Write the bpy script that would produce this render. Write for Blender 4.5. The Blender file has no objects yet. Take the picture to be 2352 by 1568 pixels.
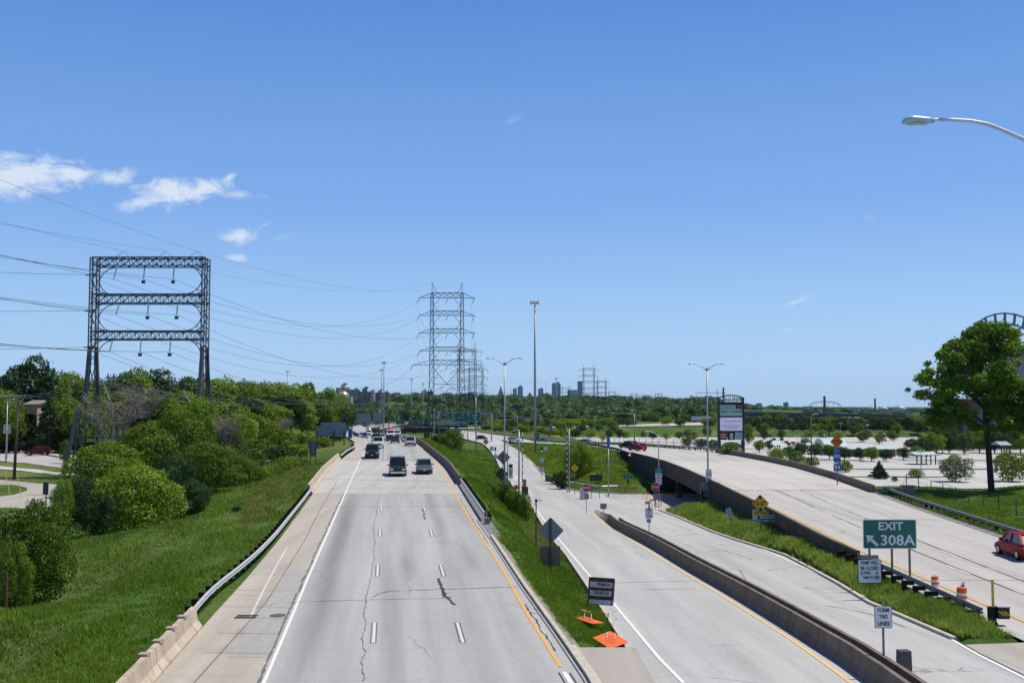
import bpy, math, random
import numpy as np
from mathutils import Vector, Matrix
random.seed(7); rng = np.random.default_rng(7)
scene = bpy.context.scene
R = math.radians
# ---------------------------------------------------------------- camera
CAMZ = 10.5
FPX = 2460.0            # focal length for a picture 2352 wide
PITCH = math.atan(151/2460)
cam_d = bpy.data.cameras.new('camera'); cam = bpy.data.objects.new('camera', cam_d)
scene.collection.objects.link(cam); scene.camera = cam
cam.location = (0, 0, CAMZ); cam.rotation_euler = (R(90)+PITCH, 0, 0)
cam_d.sensor_width = 36; cam_d.lens = 36*FPX/2352; cam_d.clip_end = 40000; cam_d.clip_start = 0.5
# ---------------------------------------------------------------- sun + sky
SUN_EL, SUN_AZ = R(64), R(78)        # azimuth clockwise from the view axis (+Y)
sv = Vector((math.sin(SUN_AZ)*math.cos(SUN_EL), math.cos(SUN_AZ)*math.cos(SUN_EL), math.sin(SUN_EL)))
sd = bpy.data.lights.new('sun', 'SUN'); sd.energy = 5.0; sd.angle = R(0.53); sd.color = (1.0, 0.945, 0.85)
sun = bpy.data.objects.new('sun', sd); scene.collection.objects.link(sun)
sun.rotation_euler = sv.to_track_quat('Z', 'Y').to_euler()
w = bpy.data.worlds.new("World"); scene.world = w; w.use_nodes = True
def px_dir(px, py):
    u = (px-1176)/FPX; v = (784-py)/FPX; c, s = math.cos(PITCH), math.sin(PITCH)
    return Vector((u, c - v*s, s + v*c)).normalized()
def build_world():
    nt = w.node_tree; N = nt.nodes; L = nt.links; N.clear()
    out = N.new('ShaderNodeOutputWorld'); bg = N.new('ShaderNodeBackground'); L.new(bg.outputs[0], out.inputs[0])
    sky = N.new('ShaderNodeTexSky'); sky.sky_type = 'NISHITA'; sky.sun_disc = False
    sky.sun_elevation = SUN_EL; sky.sun_rotation = SUN_AZ; sky.altitude = 100
    sky.air_density = 1.0; sky.dust_density = 0.35; sky.ozone_density = 2.2
    hs = N.new('ShaderNodeHueSaturation'); hs.inputs['Saturation'].default_value = 1.12; hs.inputs['Value'].default_value = 1.0
    L.new(sky.outputs[0], hs.inputs['Color'])
    bg.inputs[1].default_value = 0.135
    tc = N.new('ShaderNodeTexCoord'); sp = N.new('ShaderNodeSeparateXYZ'); L.new(tc.outputs['Generated'], sp.inputs[0])
    def m(op, a, b=None, clamp=False):
        n = N.new('ShaderNodeMath'); n.operation = op; n.use_clamp = clamp
        for i, v in enumerate((a, b)):
            if v is None: continue
            if isinstance(v, (int, float)): n.inputs[i].default_value = v
            else: L.new(v, n.inputs[i])
        return n.outputs[0]
    az = m('ARCTAN2', sp.outputs[0], sp.outputs[1]); el = m('ARCSINE', sp.outputs[2])
    cmb = N.new('ShaderNodeCombineXYZ'); L.new(az, cmb.inputs[0]); L.new(m('MULTIPLY', el, 1.7), cmb.inputs[1])
    n1 = N.new('ShaderNodeTexNoise'); n1.inputs['Scale'].default_value = 34; n1.inputs['Detail'].default_value = 11; n1.inputs['Roughness'].default_value = 0.72
    n1.inputs['Distortion'].default_value = 1.2
    L.new(cmb.outputs[0], n1.inputs['Vector'])
    n2 = N.new('ShaderNodeTexNoise'); n2.inputs['Scale'].default_value = 8; n2.inputs['Detail'].default_value = 4
    L.new(cmb.outputs[0], n2.inputs['Vector'])
    noise = m('ADD', m('MULTIPLY', m('SUBTRACT', n1.outputs[0], 0.5), 2.5), m('MULTIPLY', m('SUBTRACT', n2.outputs[0], 0.5), 0.8))
    total = None
    # px, py, half width, half height (in picture pixels), density, tilt
    clouds = [(70,395,98,36,1.25,0), (5,415,66,34,1.25,0), (150,400,66,28,1.15,0), (250,410,56,19,.85,-.2), (395,440,78,30,1.15,-.1), (320,466,62,17,.8,-.25), (470,435,68,24,1.15,-.35), (520,412,36,12,.8,-.6), (545,448,48,11,.7,0),
              (558,542,44,19,.95,-.1), (545,591,24,8,.7,0), (605,518,22,5,.4,-.5), (1180,276,24,8,.15,-.3), (1830,692,30,7,.5,-.4), (1808,758,14,5,.35,0), (1998,500,14,8,.2,0), (650,545,34,8,.28,-.2)]
    for (px, py, hw, hh, den, tilt) in clouds:
        d = px_dir(px, py); a0 = math.atan2(d.x, d.y); e0 = math.asin(d.z)
        dx = m('DIVIDE', m('SUBTRACT', az, a0), hw*1.15/FPX)
        e1 = m('SUBTRACT', m('SUBTRACT', el, e0), m('MULTIPLY', m('SUBTRACT', az, a0), -tilt))
        dy = m('DIVIDE', e1, hh*1.15/FPX)
        rr = m('SQRT', m('ADD', m('POWER', m('ABSOLUTE', dx), 2.0), m('POWER', m('ABSOLUTE', dy), 2.0)))
        v = m('MULTIPLY', m('ADD', m('MULTIPLY', m('SUBTRACT', 1.0, rr), 1.15), m('MULTIPLY', noise, 1.25)), den, True)
        # fade everything out well away from the cloud
        v = m('MULTIPLY', v, m('MULTIPLY', m('SUBTRACT', 2.1, rr, True), 1.6, True))
        total = v if total is None else m('MAXIMUM', total, v)
    total = m('POWER', total, 1.1, True)
    mx = N.new('ShaderNodeMix'); mx.data_type = 'RGBA'
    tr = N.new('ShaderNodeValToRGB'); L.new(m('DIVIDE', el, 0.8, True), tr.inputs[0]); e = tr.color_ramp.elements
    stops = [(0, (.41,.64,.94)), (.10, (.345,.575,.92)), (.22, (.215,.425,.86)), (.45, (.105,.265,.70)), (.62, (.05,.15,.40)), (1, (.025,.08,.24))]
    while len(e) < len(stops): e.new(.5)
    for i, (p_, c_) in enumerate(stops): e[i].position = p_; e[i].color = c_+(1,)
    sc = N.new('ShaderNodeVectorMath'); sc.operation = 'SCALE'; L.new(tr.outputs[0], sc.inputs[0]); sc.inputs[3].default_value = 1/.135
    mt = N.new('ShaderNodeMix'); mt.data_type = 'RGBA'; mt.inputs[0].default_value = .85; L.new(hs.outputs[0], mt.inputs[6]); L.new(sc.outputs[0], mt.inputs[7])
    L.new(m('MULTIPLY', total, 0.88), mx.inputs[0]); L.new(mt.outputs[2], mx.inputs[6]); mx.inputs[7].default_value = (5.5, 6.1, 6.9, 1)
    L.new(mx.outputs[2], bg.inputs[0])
build_world()
vs = scene.view_settings; vs.view_transform = 'Standard'; vs.look = 'None'; vs.exposure = 0.0; vs.gamma = 1
scene.render.engine = 'CYCLES'
cy = scene.cycles; cy.max_bounces = 6; cy.transparent_max_bounces = 6; cy.volume_bounces = 0; cy.diffuse_bounces = 3; cy.glossy_bounces = 2; cy.transmission_bounces = 3

# ---------------------------------------------------------------- pixel -> place helpers (layout only)
K = 10/2460.0                        # the ground rises gently away from the bridge
def zi(tab):
    ys = [a for a, b in tab]; zs = [b for a, b in tab]
    return lambda Y: float(np.interp(Y, ys, zs)) + K*Y
def ray(px, py):
    d = px_dir(px, py); return d/d.y
def atY(px, py, Y):
    d = ray(px, py); return Vector((d.x*Y, Y, CAMZ + d.z*Y))
def wx(px, Y, py=935): return atY(px, py, Y).x
def wz(py, Y, px=1176): return atY(px, py, Y).z
def onsurf(px, py, zf, y0=18.0, y1=3000.0):
    d = ray(px, py); Y = y0; prev = y0
    f = lambda Y: CAMZ + d.z*Y - zf(Y)
    while Y < y1 and f(Y) > 0: prev = Y; Y *= 1.02
    a, b = prev, Y
    for _ in range(30):
        c = (a+b)/2
        if f(c) > 0: a = c
        else: b = c
    return Vector((d.x*b, b, CAMZ + d.z*b))
zF = zi([(0,0),(150,2.5),(185,2.75),(230,2.0),(300,.3),(400,-2.4),(480,-4.3),(700,-6),(1000,-7),(1500,-8)])     # main freeway
zR = zi([(0,1.6),(40,.4),(90,-1.1),(120,-2.1),(150,-3.1),(200,-3.9),(262,-4.6),(350,-4.1),(450,-4.1),(600,-5)])  # ramp and junction
zB = zi([(0,.2),(50,.3),(100,.6),(150,.9),(210,1.1),(260,.3),(320,-1.6),(404,-4),(450,-4.1),(600,-5)])           # bridge roadway
zS = zi([(0,.8),(400,.8)])
# ---------------------------------------------------------------- materials
MATS = {}
def rgb(h):
    h = h.lstrip('#'); c = [int(h[i:i+2],16)/255 for i in (0,2,4)]
    return tuple(((x/12.92) if x <= .04045 else ((x+.055)/1.055)**2.4) for x in c)+(1,)
def mat(name, col, rough=.7, metal=0.0, var=.15, scale=6.0, spec=.4, emit=0, coat=0, bump=0):
    if name in MATS: return MATS[name]
    if isinstance(col, str): col = rgb(col)
    if len(col) == 3: col = tuple(col)+(1,)
    m = bpy.data.materials.new(name); m.use_nodes = True; nt = m.node_tree; N = nt.nodes; L = nt.links
    b = N['Principled BSDF']; b.inputs['Roughness'].default_value = rough; b.inputs['Metallic'].default_value = metal
    b.inputs['Specular IOR Level'].default_value = spec
    if coat: b.inputs['Coat Weight'].default_value = coat; b.inputs['Coat Roughness'].default_value = .05
    tc = N.new('ShaderNodeTexCoord'); nz = N.new('ShaderNodeTexNoise'); nz.inputs['Scale'].default_value = scale; nz.inputs['Detail'].default_value = 4
    L.new(tc.outputs['Object'], nz.inputs['Vector'])
    cr = N.new('ShaderNodeValToRGB'); cr.color_ramp.elements[0].position = .3; cr.color_ramp.elements[1].position = .7
    cr.color_ramp.elements[0].color = tuple(c*(1-var) for c in col[:3])+(1,); cr.color_ramp.elements[1].color = tuple(min(1,c*(1+var*.7)) for c in col[:3])+(1,)
    L.new(nz.outputs[0], cr.inputs[0]); L.new(cr.outputs[0], b.inputs['Base Color'])
    if emit: L.new(cr.outputs[0], b.inputs['Emission Color']); b.inputs['Emission Strength'].default_value = emit
    if bump:
        bp = N.new('ShaderNodeBump'); bp.inputs['Strength'].default_value = bump; bp.inputs['Distance'].default_value = .05
        L.new(nz.outputs[0], bp.inputs['Height']); L.new(bp.outputs[0], b.inputs['Normal'])
    MATS[name] = m; return m
class NT:
    """small helper for writing node materials"""
    def __init__(s, name):
        s.m = bpy.data.materials.new(name); s.m.use_nodes = True; s.N = s.m.node_tree.nodes; s.L = s.m.node_tree.links
        s.b = s.N['Principled BSDF']; s.out = s.N['Material Output']
        g = s.N.new('ShaderNodeNewGeometry'); s.pos = g.outputs['Position']; s.geo = g; MATS[name] = s.m
    def math(s, op, a, b=None, clamp=False):
        n = s.N.new('ShaderNodeMath'); n.operation = op; n.use_clamp = clamp
        for i, v in enumerate((a, b)):
            if v is None: continue
            if isinstance(v, (int, float)): n.inputs[i].default_value = v
            else: s.L.new(v, n.inputs[i])
        return n.outputs[0]
    def xyz(s, v=None):
        n = s.N.new('ShaderNodeSeparateXYZ'); s.L.new(v or s.pos, n.inputs[0]); return n.outputs
    def scaled(s, sx, sy, sz, v=None):
        n = s.N.new('ShaderNodeVectorMath'); n.operation = 'MULTIPLY'; s.L.new(v or s.pos, n.inputs[0]); n.inputs[1].default_value = (sx, sy, sz); return n.outputs[0]
    def noise(s, v, scale=1, detail=4, rough=.55, dist=0):
        n = s.N.new('ShaderNodeTexNoise'); n.inputs['Scale'].default_value = scale; n.inputs['Detail'].default_value = detail
        n.inputs['Roughness'].default_value = rough; n.inputs['Distortion'].default_value = dist
        s.L.new(v or s.pos, n.inputs['Vector']); return n.outputs[0]
    def ramp(s, f, stops, interp='LINEAR'):
        n = s.N.new('ShaderNodeValToRGB'); e = n.color_ramp.elements; n.color_ramp.interpolation = interp
        while len(e) < len(stops): e.new(.5)
        for i, (p, c) in enumerate(stops):
            if isinstance(c, (int, float)): c = (c, c, c)
            e[i].position = p; e[i].color = tuple(c[:3])+(1,)
        s.L.new(f, n.inputs[0]); return n.outputs[0]
    def mix(s, f, a, b, blend='MIX'):
        n = s.N.new('ShaderNodeMix'); n.data_type = 'RGBA'; n.blend_type = blend
        for i, v in ((0, f), (6, a), (7, b)):
            if isinstance(v, (int, float)) and i == 0: n.inputs[0].default_value = v
            elif isinstance(v, (tuple, list)): n.inputs[i].default_value = tuple(v[:3])+(1,)
            elif isinstance(v, (int, float)): n.inputs[i].default_value = (v, v, v, 1)
            else: s.L.new(v, n.inputs[i])
        return n.outputs[2]
    def bump(s, h, strength=.3, dist=.05):
        n = s.N.new('ShaderNodeBump'); n.inputs['Strength'].default_value = strength; n.inputs['Distance'].default_value = dist
        s.L.new(h, n.inputs['Height']); s.L.new(n.outputs[0], s.b.inputs['Normal'])
    def done(s, col, rough=.85, spec=.25):
        s.L.new(col, s.b.inputs['Base Color']); s.b.inputs['Roughness'].default_value = rough; s.b.inputs['Specular IOR Level'].default_value = spec
        return s.m
def concrete_road(name, c0, c1, joint=4.57, warm=0.0, tyre=0.0, slope=0.0, spacing=3.66, off=0.0, stains=(), crack=.5):
    t = NT(name); X, Y, Z = t.xyz()
    if off:
        cv = t.N.new('ShaderNodeCombineXYZ'); t.L.new(t.math('ADD', X, t.math('MULTIPLY', Y, off)), cv.inputs[0]); t.L.new(Y, cv.inputs[1]); t.L.new(Z, cv.inputs[2]); t.pos = cv.outputs[0]; X = t.xyz()[0]
    base = t.ramp(t.noise(t.scaled(.9, .045, .5), 1, 5, .6), [(.28, c0), (.72, c1)])
    fine = t.noise(t.scaled(6, 2.0, 3), 1, 4, .75)
    col = t.mix(.7, base, t.ramp(fine, [(.3, .82), (.75, 1.0)]), 'MULTIPLY')
    spk = t.noise(t.pos, 3.4, 5, .8)
    col = t.mix(t.math('MULTIPLY', t.math('GREATER_THAN', spk, .67), .3), col, (.16,.155,.15))
    big = t.noise(t.scaled(.05,.02,.05), 1, 3)
    col = t.mix(.8, col, t.ramp(big, [(.3, .86), (.7, 1.0)]), 'MULTIPLY')
    dv = t.N.new('ShaderNodeVectorMath'); dv.operation = 'ADD'; nz3 = t.N.new('ShaderNodeTexNoise'); nz3.inputs['Scale'].default_value = .9; nz3.inputs['Detail'].default_value = 5; t.L.new(t.pos, nz3.inputs['Vector']); t.L.new(t.pos, dv.inputs[0]); t.L.new(nz3.outputs['Color'], dv.inputs[1])
    vo = t.N.new('ShaderNodeTexVoronoi'); vo.feature = 'DISTANCE_TO_EDGE'; vo.inputs['Scale'].default_value = .13; t.L.new(dv.outputs[0], vo.inputs['Vector'])
    ck = t.math('MULTIPLY', t.math('LESS_THAN', vo.outputs['Distance'], .0035), t.ramp(t.noise(t.pos, .11, 3), [(.5, 0), (.6, crack)])); col = t.mix(ck, col, (.09,.088,.085))
    # transverse and longitudinal tooling joints
    jn = t.math('ABSOLUTE', t.math('SUBTRACT', t.math('FRACT', t.math('DIVIDE', t.math('ADD', Y, t.math('MULTIPLY', X, slope)), joint)), .5))
    jm = t.math('MULTIPLY', t.math('LESS_THAN', jn, .0055), .28)
    col = t.mix(jm, col, (.12,.115,.11))
    # soft oil / tyre bands that run along the lanes
    if tyre:
        xr = t.math('ADD', X, t.math('MULTIPLY', t.noise(t.scaled(.03,.02,.03),1,2), .8))
        sn = t.math('SINE', t.math('MULTIPLY', xr, 2*math.pi/1.83))
        s2 = t.math('SINE', t.math('MULTIPLY', xr, 2*math.pi/3.66))
        band = t.math('ADD', t.math('MULTIPLY', sn, .5), t.math('MULTIPLY', s2, .6))
        bm = t.math('MULTIPLY', t.math('MULTIPLY', t.math('ADD', band, .1, True), t.ramp(t.noise(t.scaled(.3,.03,.3),1,3), [(.35,0),(.65,1.0)])), tyre)
        col = t.mix(bm, col, (.17,.165,.16))
    for sx_, sy_, rx_, ry_, st_ in stains:
        dx = t.math('DIVIDE', t.math('SUBTRACT', X, sx_+sy_*off), rx_); dy = t.math('DIVIDE', t.math('SUBTRACT', Y, sy_), ry_)
        rr = t.math('ADD', t.math('ADD', t.math('MULTIPLY', dx, dx), t.math('MULTIPLY', dy, dy)), t.math('MULTIPLY', t.math('SUBTRACT', big, .5), .8))
        e_ = t.math('POWER', 2.718, t.math('MULTIPLY', rr, -1.0)); col = t.mix(t.math('MULTIPLY', e_, st_, True), col, (.10,.097,.095))
    t.bump(fine, .25, .02)
    return t.done(col, .85, .25)
G = bpy.data.collections
# ---------------------------------------------------------------- mesh helpers
class MB:
    def __init__(s): s.v = []; s.f = []
    def quad(s, a, b, c, d):
        n = len(s.v); s.v += [tuple(a), tuple(b), tuple(c), tuple(d)]; s.f.append((n, n+1, n+2, n+3)); return s
    def poly(s, pts):
        n = len(s.v); s.v += [tuple(p) for p in pts]; s.f.append(tuple(range(n, n+len(pts)))); return s
    def box(s, c, size, rz=0, top=None):
        cx, cyy, cz = c; hx, hy, hz = size[0]/2, size[1]/2, size[2]/2; tx, ty = (top or (1, 1)); n = len(s.v)
        cr, sr = math.cos(rz), math.sin(rz)
        for z, kx, ky in ((-hz, 1, 1), (hz, tx, ty)):
            for x, y in ((-hx*kx, -hy*ky), (hx*kx, -hy*ky), (hx*kx, hy*ky), (-hx*kx, hy*ky)):
                s.v.append((cx + x*cr - y*sr, cyy + x*sr + y*cr, cz + z))
        for q in ((0,3,2,1), (4,5,6,7), (0,1,5,4), (1,2,6,5), (2,3,7,6), (3,0,4,7)): s.f.append(tuple(n+i for i in q))
        return s
    def tube(s, pts, r, k=6, caps=True, flat=1.0):
        pts = [Vector(p) for p in pts]; rs = r if isinstance(r, (list, tuple)) else [r]*len(pts); n0 = len(s.v)
        for i, p in enumerate(pts):
            t = (pts[min(i+1, len(pts)-1)] - pts[max(i-1, 0)]).normalized()
            up = Vector((0, 0, 1)) if abs(t.z) < .9 else Vector((0, 1, 0))
            a = t.cross(up).normalized(); b = a.cross(t).normalized()
            for j in range(k):
                th = 2*math.pi*(j+.5)/k; q = p + (a*math.cos(th) + b*math.sin(th)*flat)*rs[i]; s.v.append(tuple(q))
        for i in range(len(pts)-1):
            for j in range(k):
                a0 = n0 + i*k + j; a1 = n0 + i*k + (j+1) % k; s.f.append((a0, a1, a1+k, a0+k))
        if caps: s.f.append(tuple(n0+j for j in range(k))[::-1]); s.f.append(tuple(n0+(len(pts)-1)*k+j for j in range(k)))
        return s
    def bar(s, p, q, w_, k=4): return s.tube([p, q], w_*.707 if k == 4 else w_*.5, k)
    def prism(s, pts, y0, y1):
        """polygon in x,z extruded along y"""
        n = len(s.v); m_ = len(pts)
        s.v += [(p[0], y0, p[1]) for p in pts] + [(p[0], y1, p[1]) for p in pts]
        s.f.append(tuple(range(n, n+m_))); s.f.append(tuple(range(n+2*m_-1, n+m_-1, -1)))
        for i in range(m_): j = (i+1) % m_; s.f.append((n+i, n+m_+i, n+m_+j, n+j))
        return s
    def prismx(s, pts, x0, x1):
        n = len(s.v); m_ = len(pts)
        s.v += [(x0, p[0], p[1]) for p in pts] + [(x1, p[0], p[1]) for p in pts]
        s.f.append(tuple(range(n, n+m_))); s.f.append(tuple(range(n+2*m_-1, n+m_-1, -1)))
        for i in range(m_): j = (i+1) % m_; s.f.append((n+i, n+m_+i, n+m_+j, n+j))
        return s
    def disc(s, c, r, axis='y', k=20, h=.02):
        a = [(r*math.cos(2*math.pi*i/k), r*math.sin(2*math.pi*i/k)) for i in range(k)]; n = len(s.v)
        for d in (-h/2, h/2):
            for u, v in a:
                p = {'y': (u, d, v), 'x': (d, u, v), 'z': (u, v, d)}[axis]; s.v.append((c[0]+p[0], c[1]+p[1], c[2]+p[2]))
        s.f.append(tuple(range(n, n+k))); s.f.append(tuple(range(n+2*k-1, n+k-1, -1)))
        for i in range(k): j = (i+1) % k; s.f.append((n+i, n+k+i, n+k+j, n+j))
        return s
    def loft(s, rings, closed=True, caps=True):
        n0 = len(s.v); k = len(rings[0])
        for r_ in rings: s.v += [tuple(p) for p in r_]
        for i in range(len(rings)-1):
            for j in range(k if closed else k-1):
                a0 = n0+i*k+j; a1 = n0+i*k+(j+1) % k; s.f.append((a0, a1, a1+k, a0+k))
        if caps and closed: s.f.append(tuple(n0+j for j in range(k))[::-1]); s.f.append(tuple(n0+(len(rings)-1)*k+j for j in range(k)))
        return s
    def mesh(s, name):
        me = bpy.data.meshes.new(name); me.from_pydata(s.v, [], s.f); me.update(); return me
    def build(s, name, m, parent=None, loc=(0,0,0), rz=0, smooth=False, rot=None):
        me = s.mesh(name); me.materials.append(m)
        import bmesh
        bm = bmesh.new(); bm.from_mesh(me); bmesh.ops.recalc_face_normals(bm, faces=bm.faces); bm.to_mesh(me); bm.free()
        if smooth: me.shade_smooth()
        o = bpy.data.objects.new(name, me); scene.collection.objects.link(o); o.parent = parent; o.location = loc
        o.rotation_euler = rot if rot else (0, 0, rz)
        return o
def tag(o, label=None, cat=None, group=None, kind=None):
    if label: o['label'] = label
    if cat: o['category'] = cat
    if group: o['group'] = group
    if kind: o['kind'] = kind
    return o
def thing(name, label, cat, loc=(0,0,0), rz=0, group=None):
    o = bpy.data.objects.new(name, None); o.empty_display_size = .3; scene.collection.objects.link(o)
    o.location = loc; o.rotation_euler = (0, 0, rz); return tag(o, label, cat, group)
def children_of(o): return list(KIDS.get(o.name, []))
KIDC = {}
def kids(o):
    if o.name not in KIDC: KIDC[o.name] = list(o.children)
    return KIDC[o.name]
def copy_tree(o, parent=None, label=None, group=None):
    c = o.copy(); scene.collection.objects.link(c); c.parent = parent
    if label: c['label'] = label
    if group: c['group'] = group
    ks = kids(o); KIDC[c.name] = [copy_tree(ch, c) for ch in ks]
    return c
def npmesh(name, V, F, m, parent=None, smooth=False):
    """V (n,3), F (m,k) numpy arrays -> one mesh object"""
    me = bpy.data.meshes.new(name); V = np.asarray(V, dtype=np.float32); F = np.asarray(F, dtype=np.int32); k = F.shape[1]
    me.vertices.add(len(V)); me.vertices.foreach_set('co', V.ravel())
    me.loops.add(F.size); me.loops.foreach_set('vertex_index', F.ravel())
    me.polygons.add(len(F)); me.polygons.foreach_set('loop_start', np.arange(0, F.size, k, dtype=np.int32)); me.polygons.foreach_set('loop_total', np.full(len(F), k, dtype=np.int32))
    me.update(calc_edges=True); me.validate(); me.materials.append(m)
    if smooth: me.shade_smooth()
    o = bpy.data.objects.new(name, me); scene.collection.objects.link(o); o.parent = parent; return o
_tc = {}
def text_mesh(s, size, bold=.012, m=None):
    """flat lettering in the x,z plane facing -y, centred"""
    key = (s, round(size, 3), bold)
    if key not in _tc:
        cu = bpy.data.curves.new('lettering', 'FONT'); cu.body = s; cu.size = size; cu.align_x = 'CENTER'; cu.align_y = 'CENTER'
        cu.offset = bold*size; cu.extrude = 0.004; cu.resolution_u = 2
        o = bpy.data.objects.new('tmp', cu); scene.collection.objects.link(o)
        dg = bpy.context.evaluated_depsgraph_get(); me = bpy.data.meshes.new_from_object(o.evaluated_get(dg))
        bpy.data.objects.remove(o); me.name = 'lettering'; _tc[key] = me
    return _tc[key].copy()
def lettering(s, size, loc, m, parent, width=None, rot=None, bold=.012):
    me = text_mesh(s, size, bold); me.materials.clear(); me.materials.append(m)
    o = bpy.data.objects.new('lettering', me); scene.collection.objects.link(o); o.parent = parent; o.location = loc; o.rotation_euler = rot or (R(90), 0, 0)
    if width:
        xs = [v.co.x for v in me.vertices]; 
        if xs: o.scale = (width/(max(xs)-min(xs)), 1, 1)
    return o
# ================================================================ ROADS
def edge_fn(px_pts, zf, extra):
    pts = [onsurf(x, y, zf) for x, y in px_pts]; ys = [p.y for p in pts] + [e[0] for e in extra]; xs = [p.x for p in pts] + [e[1] for e in extra]
    o = np.argsort(ys); ys = np.array(ys)[o]; xs = np.array(xs)[o]
    return lambda Y: float(np.interp(Y, ys, xs))
def xw(px, Y): return (px-1176)/2460*Y
FARL = [(300,xw(808,300)),(400,xw(800,400)),(480,xw(796,480)),(600,xw(797,600)),(700,xw(798,700)),(850,xw(799,850)),(1000,xw(797,1000)),(1200,xw(788,1200)),(1500,xw(760,1500))]
FARR = [(230,xw(957,230)),(300,xw(943,300)),(400,xw(925,400)),(480,xw(912,480)),(600,xw(870,600)),(700,xw(845,700)),(850,xw(826,850)),(1000,xw(822,1000)),(1200,xw(810,1200)),(1500,xw(776,1500))]
FL = edge_fn([(300,1640),(352,1568),(500,1400),(560,1335),(640,1240),(700,1160),(750,1088),(798,1043),(815,1033)], zF, [(20,-13.2),(230,xw(817,230))]+FARL)
FR = edge_fn([(1355,1568),(1290,1472),(1200,1345),(1130,1238),(1105,1203),(1060,1130),(1026,1077),(985,1040),(975,1032)], zF, [(15,4.2)]+FARR)
RL = edge_fn([(1497,1568),(1452,1500),(1395,1411),(1348,1340),(1303,1275),(1272,1240),(1258,1222),(1238,1188),(1228,1172),(1205,1155),(1189,1129),(1172,1104),(1154,1080),(1142,1055),(1125,1032),(1109,1018)], zR, [(15,5.6),(450,xw(1060,450)),(600,xw(1000,600))])
RR = edge_fn([(2420,1568),(2250,1500),(2198,1474),(2053,1411),(1991,1385),(1919,1340),(1800,1275),(1686,1240),(1634,1222),(1555,1188),(1508,1170),(1494,1161),(1462,1136),(1392,1133),(1338,1129),(1292,1123),(1269,1108),(1246,1088),(1220,1061),(1195,1039),(1164,1020)], zR, [(15,20.5),(25,20),(470,xw(1140,470)),(600,xw(1040,600))])
BLt = [(15,22.2),(50,22.0),(75,21.8),(91,22.4),(120,23.2),(144,23.5),(163,23.3),(175,22.6),(190,21.2),(210,20.6),(235,19.6),(270,16.5),(300,13.2),(366,5.0),(390,1.0),(450,-8),(600,-38)]
BRt = [(15,33),(50,34.5),(80,36.2),(104,37.9),(120,39.6),(136,41),(160,42),(176,41.5),(190,40.5),(205,38.7),(235,33.5),(262,27.5),(300,21.5),(350,15.5),(404,9.0),(450,3),(600,-26)]
BL = lambda Y: float(np.interp(Y, [a for a,b in BLt], [b for a,b in BLt])); BR = lambda Y: float(np.interp(Y, [a for a,b in BRt], [b for a,b in BRt]))
def ribbon(name, fl, fr, zf, y0, y1, m, nx=6, lift=0.0, step=None, zr=None):
    ys = [y0]
    while ys[-1] < y1: ys.append(min(y1, ys[-1] + (step or max(1.0, ys[-1]*.018))))
    V = []; F = []
    for i, Y in enumerate(ys):
        a, b = fl(Y), fr(Y)
        for j in range(nx+1):
            t = j/nx; z0 = zf(Y); z1 = (zr or zf)(Y); V.append((a+(b-a)*t, Y, z0+(z1-z0)*t + lift))
    for i in range(len(ys)-1):
        for j in range(nx): k = i*(nx+1)+j; F.append((k, k+1, k+nx+2, k+nx+1))
    return tag(npmesh(name, V, F, m), kind='structure')
m_road = concrete_road('freeway_concrete', (.335,.332,.325), (.45,.445,.432), tyre=.46, off=.115, stains=[(onsurf(x,y,zF).x, onsurf(x,y,zF).y, rx, ry, s) for x, y, rx, ry, s in ((770,1290,.6,24,.38),(800,1180,.6,16,.28),(937,1297,.45,5,.48),(940,1240,.5,9,.22),(1072,1278,.6,6,.32),(1060,1180,.5,14,.2),(735,1420,.5,9,.2))])
m_ramp = concrete_road('ramp_concrete', (.385,.38,.37), (.51,.50,.485), tyre=.16, slope=.12, joint=6.1, off=.044, crack=.75, stains=[(onsurf(x,y,zR).x, onsurf(x,y,zR).y, rx, ry, s) for x, y, rx, ry, s in ((1700,1520,.5,5,.18),(1250,1110,1.5,9,.25),(1500,1400,.6,12,.12),(1240,1075,1.0,14,.15))])
m_bridge = concrete_road('bridge_road_concrete', (.42,.39,.36), (.52,.495,.46), tyre=.34, slope=.1, joint=9.1)
m_shoulder = concrete_road('shoulder_concrete', (.38,.34,.29), (.49,.445,.385), joint=4.57, slope=.05, crack=.6, stains=[(onsurf(x,y,zF).x, onsurf(x,y,zF).y, rx, ry, s) for x, y, rx, ry, s in ((575,1450,.8,1.2,.35),(605,1385,.25,2.2,.3),(520,1490,1.2,.6,.2),(640,1300,.9,2.5,.18))])
m_gore = concrete_road('gore_concrete', (.35,.315,.275), (.45,.41,.36), joint=3.2)
m_lot = concrete_road('parking_concrete', (.44,.43,.41), (.56,.545,.52), joint=12)
m_street = concrete_road('street_concrete', (.36,.34,.32), (.47,.45,.43), joint=5)
def lerpf(f, g, t): return lambda Y: f(Y) + (g(Y)-f(Y))*t
# white edge line of the freeway separates shoulder from lanes
FOG = edge_fn([(560,1640),(598,1568),(658,1430),(700,1332),(805,1100),(836,1038),(842,1030)], zF, [(230,xw(842,230)),(300,xw(836,300)),(400,xw(822,400)),(480,xw(812,480)),(600,xw(806,600)),(700,xw(804,700)),(1000,xw(801,1000)),(1500,xw(762,1500)),(15,-9.2)])
YEL = edge_fn([(1312,1568),(1280,1520),(1205,1400),(1150,1300),(1090,1208),(1040,1125),(1012,1077),(985,1042),(970,1030)], zF, [(230,xw(952,230)),(300,xw(938,300)),(400,xw(918,400)),(480,xw(905,480)),(600,xw(866,600)),(1000,xw(820,1000)),(1500,xw(775,1500)),(15,3.0)])
ribbon('freeway_shoulder', FL, FOG, zF, 18, 1500, m_shoulder)
ribbon('freeway_road', lambda Y: FOG(Y)-.0, FR, zF, 18, 1500, m_road, nx=8)
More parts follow.
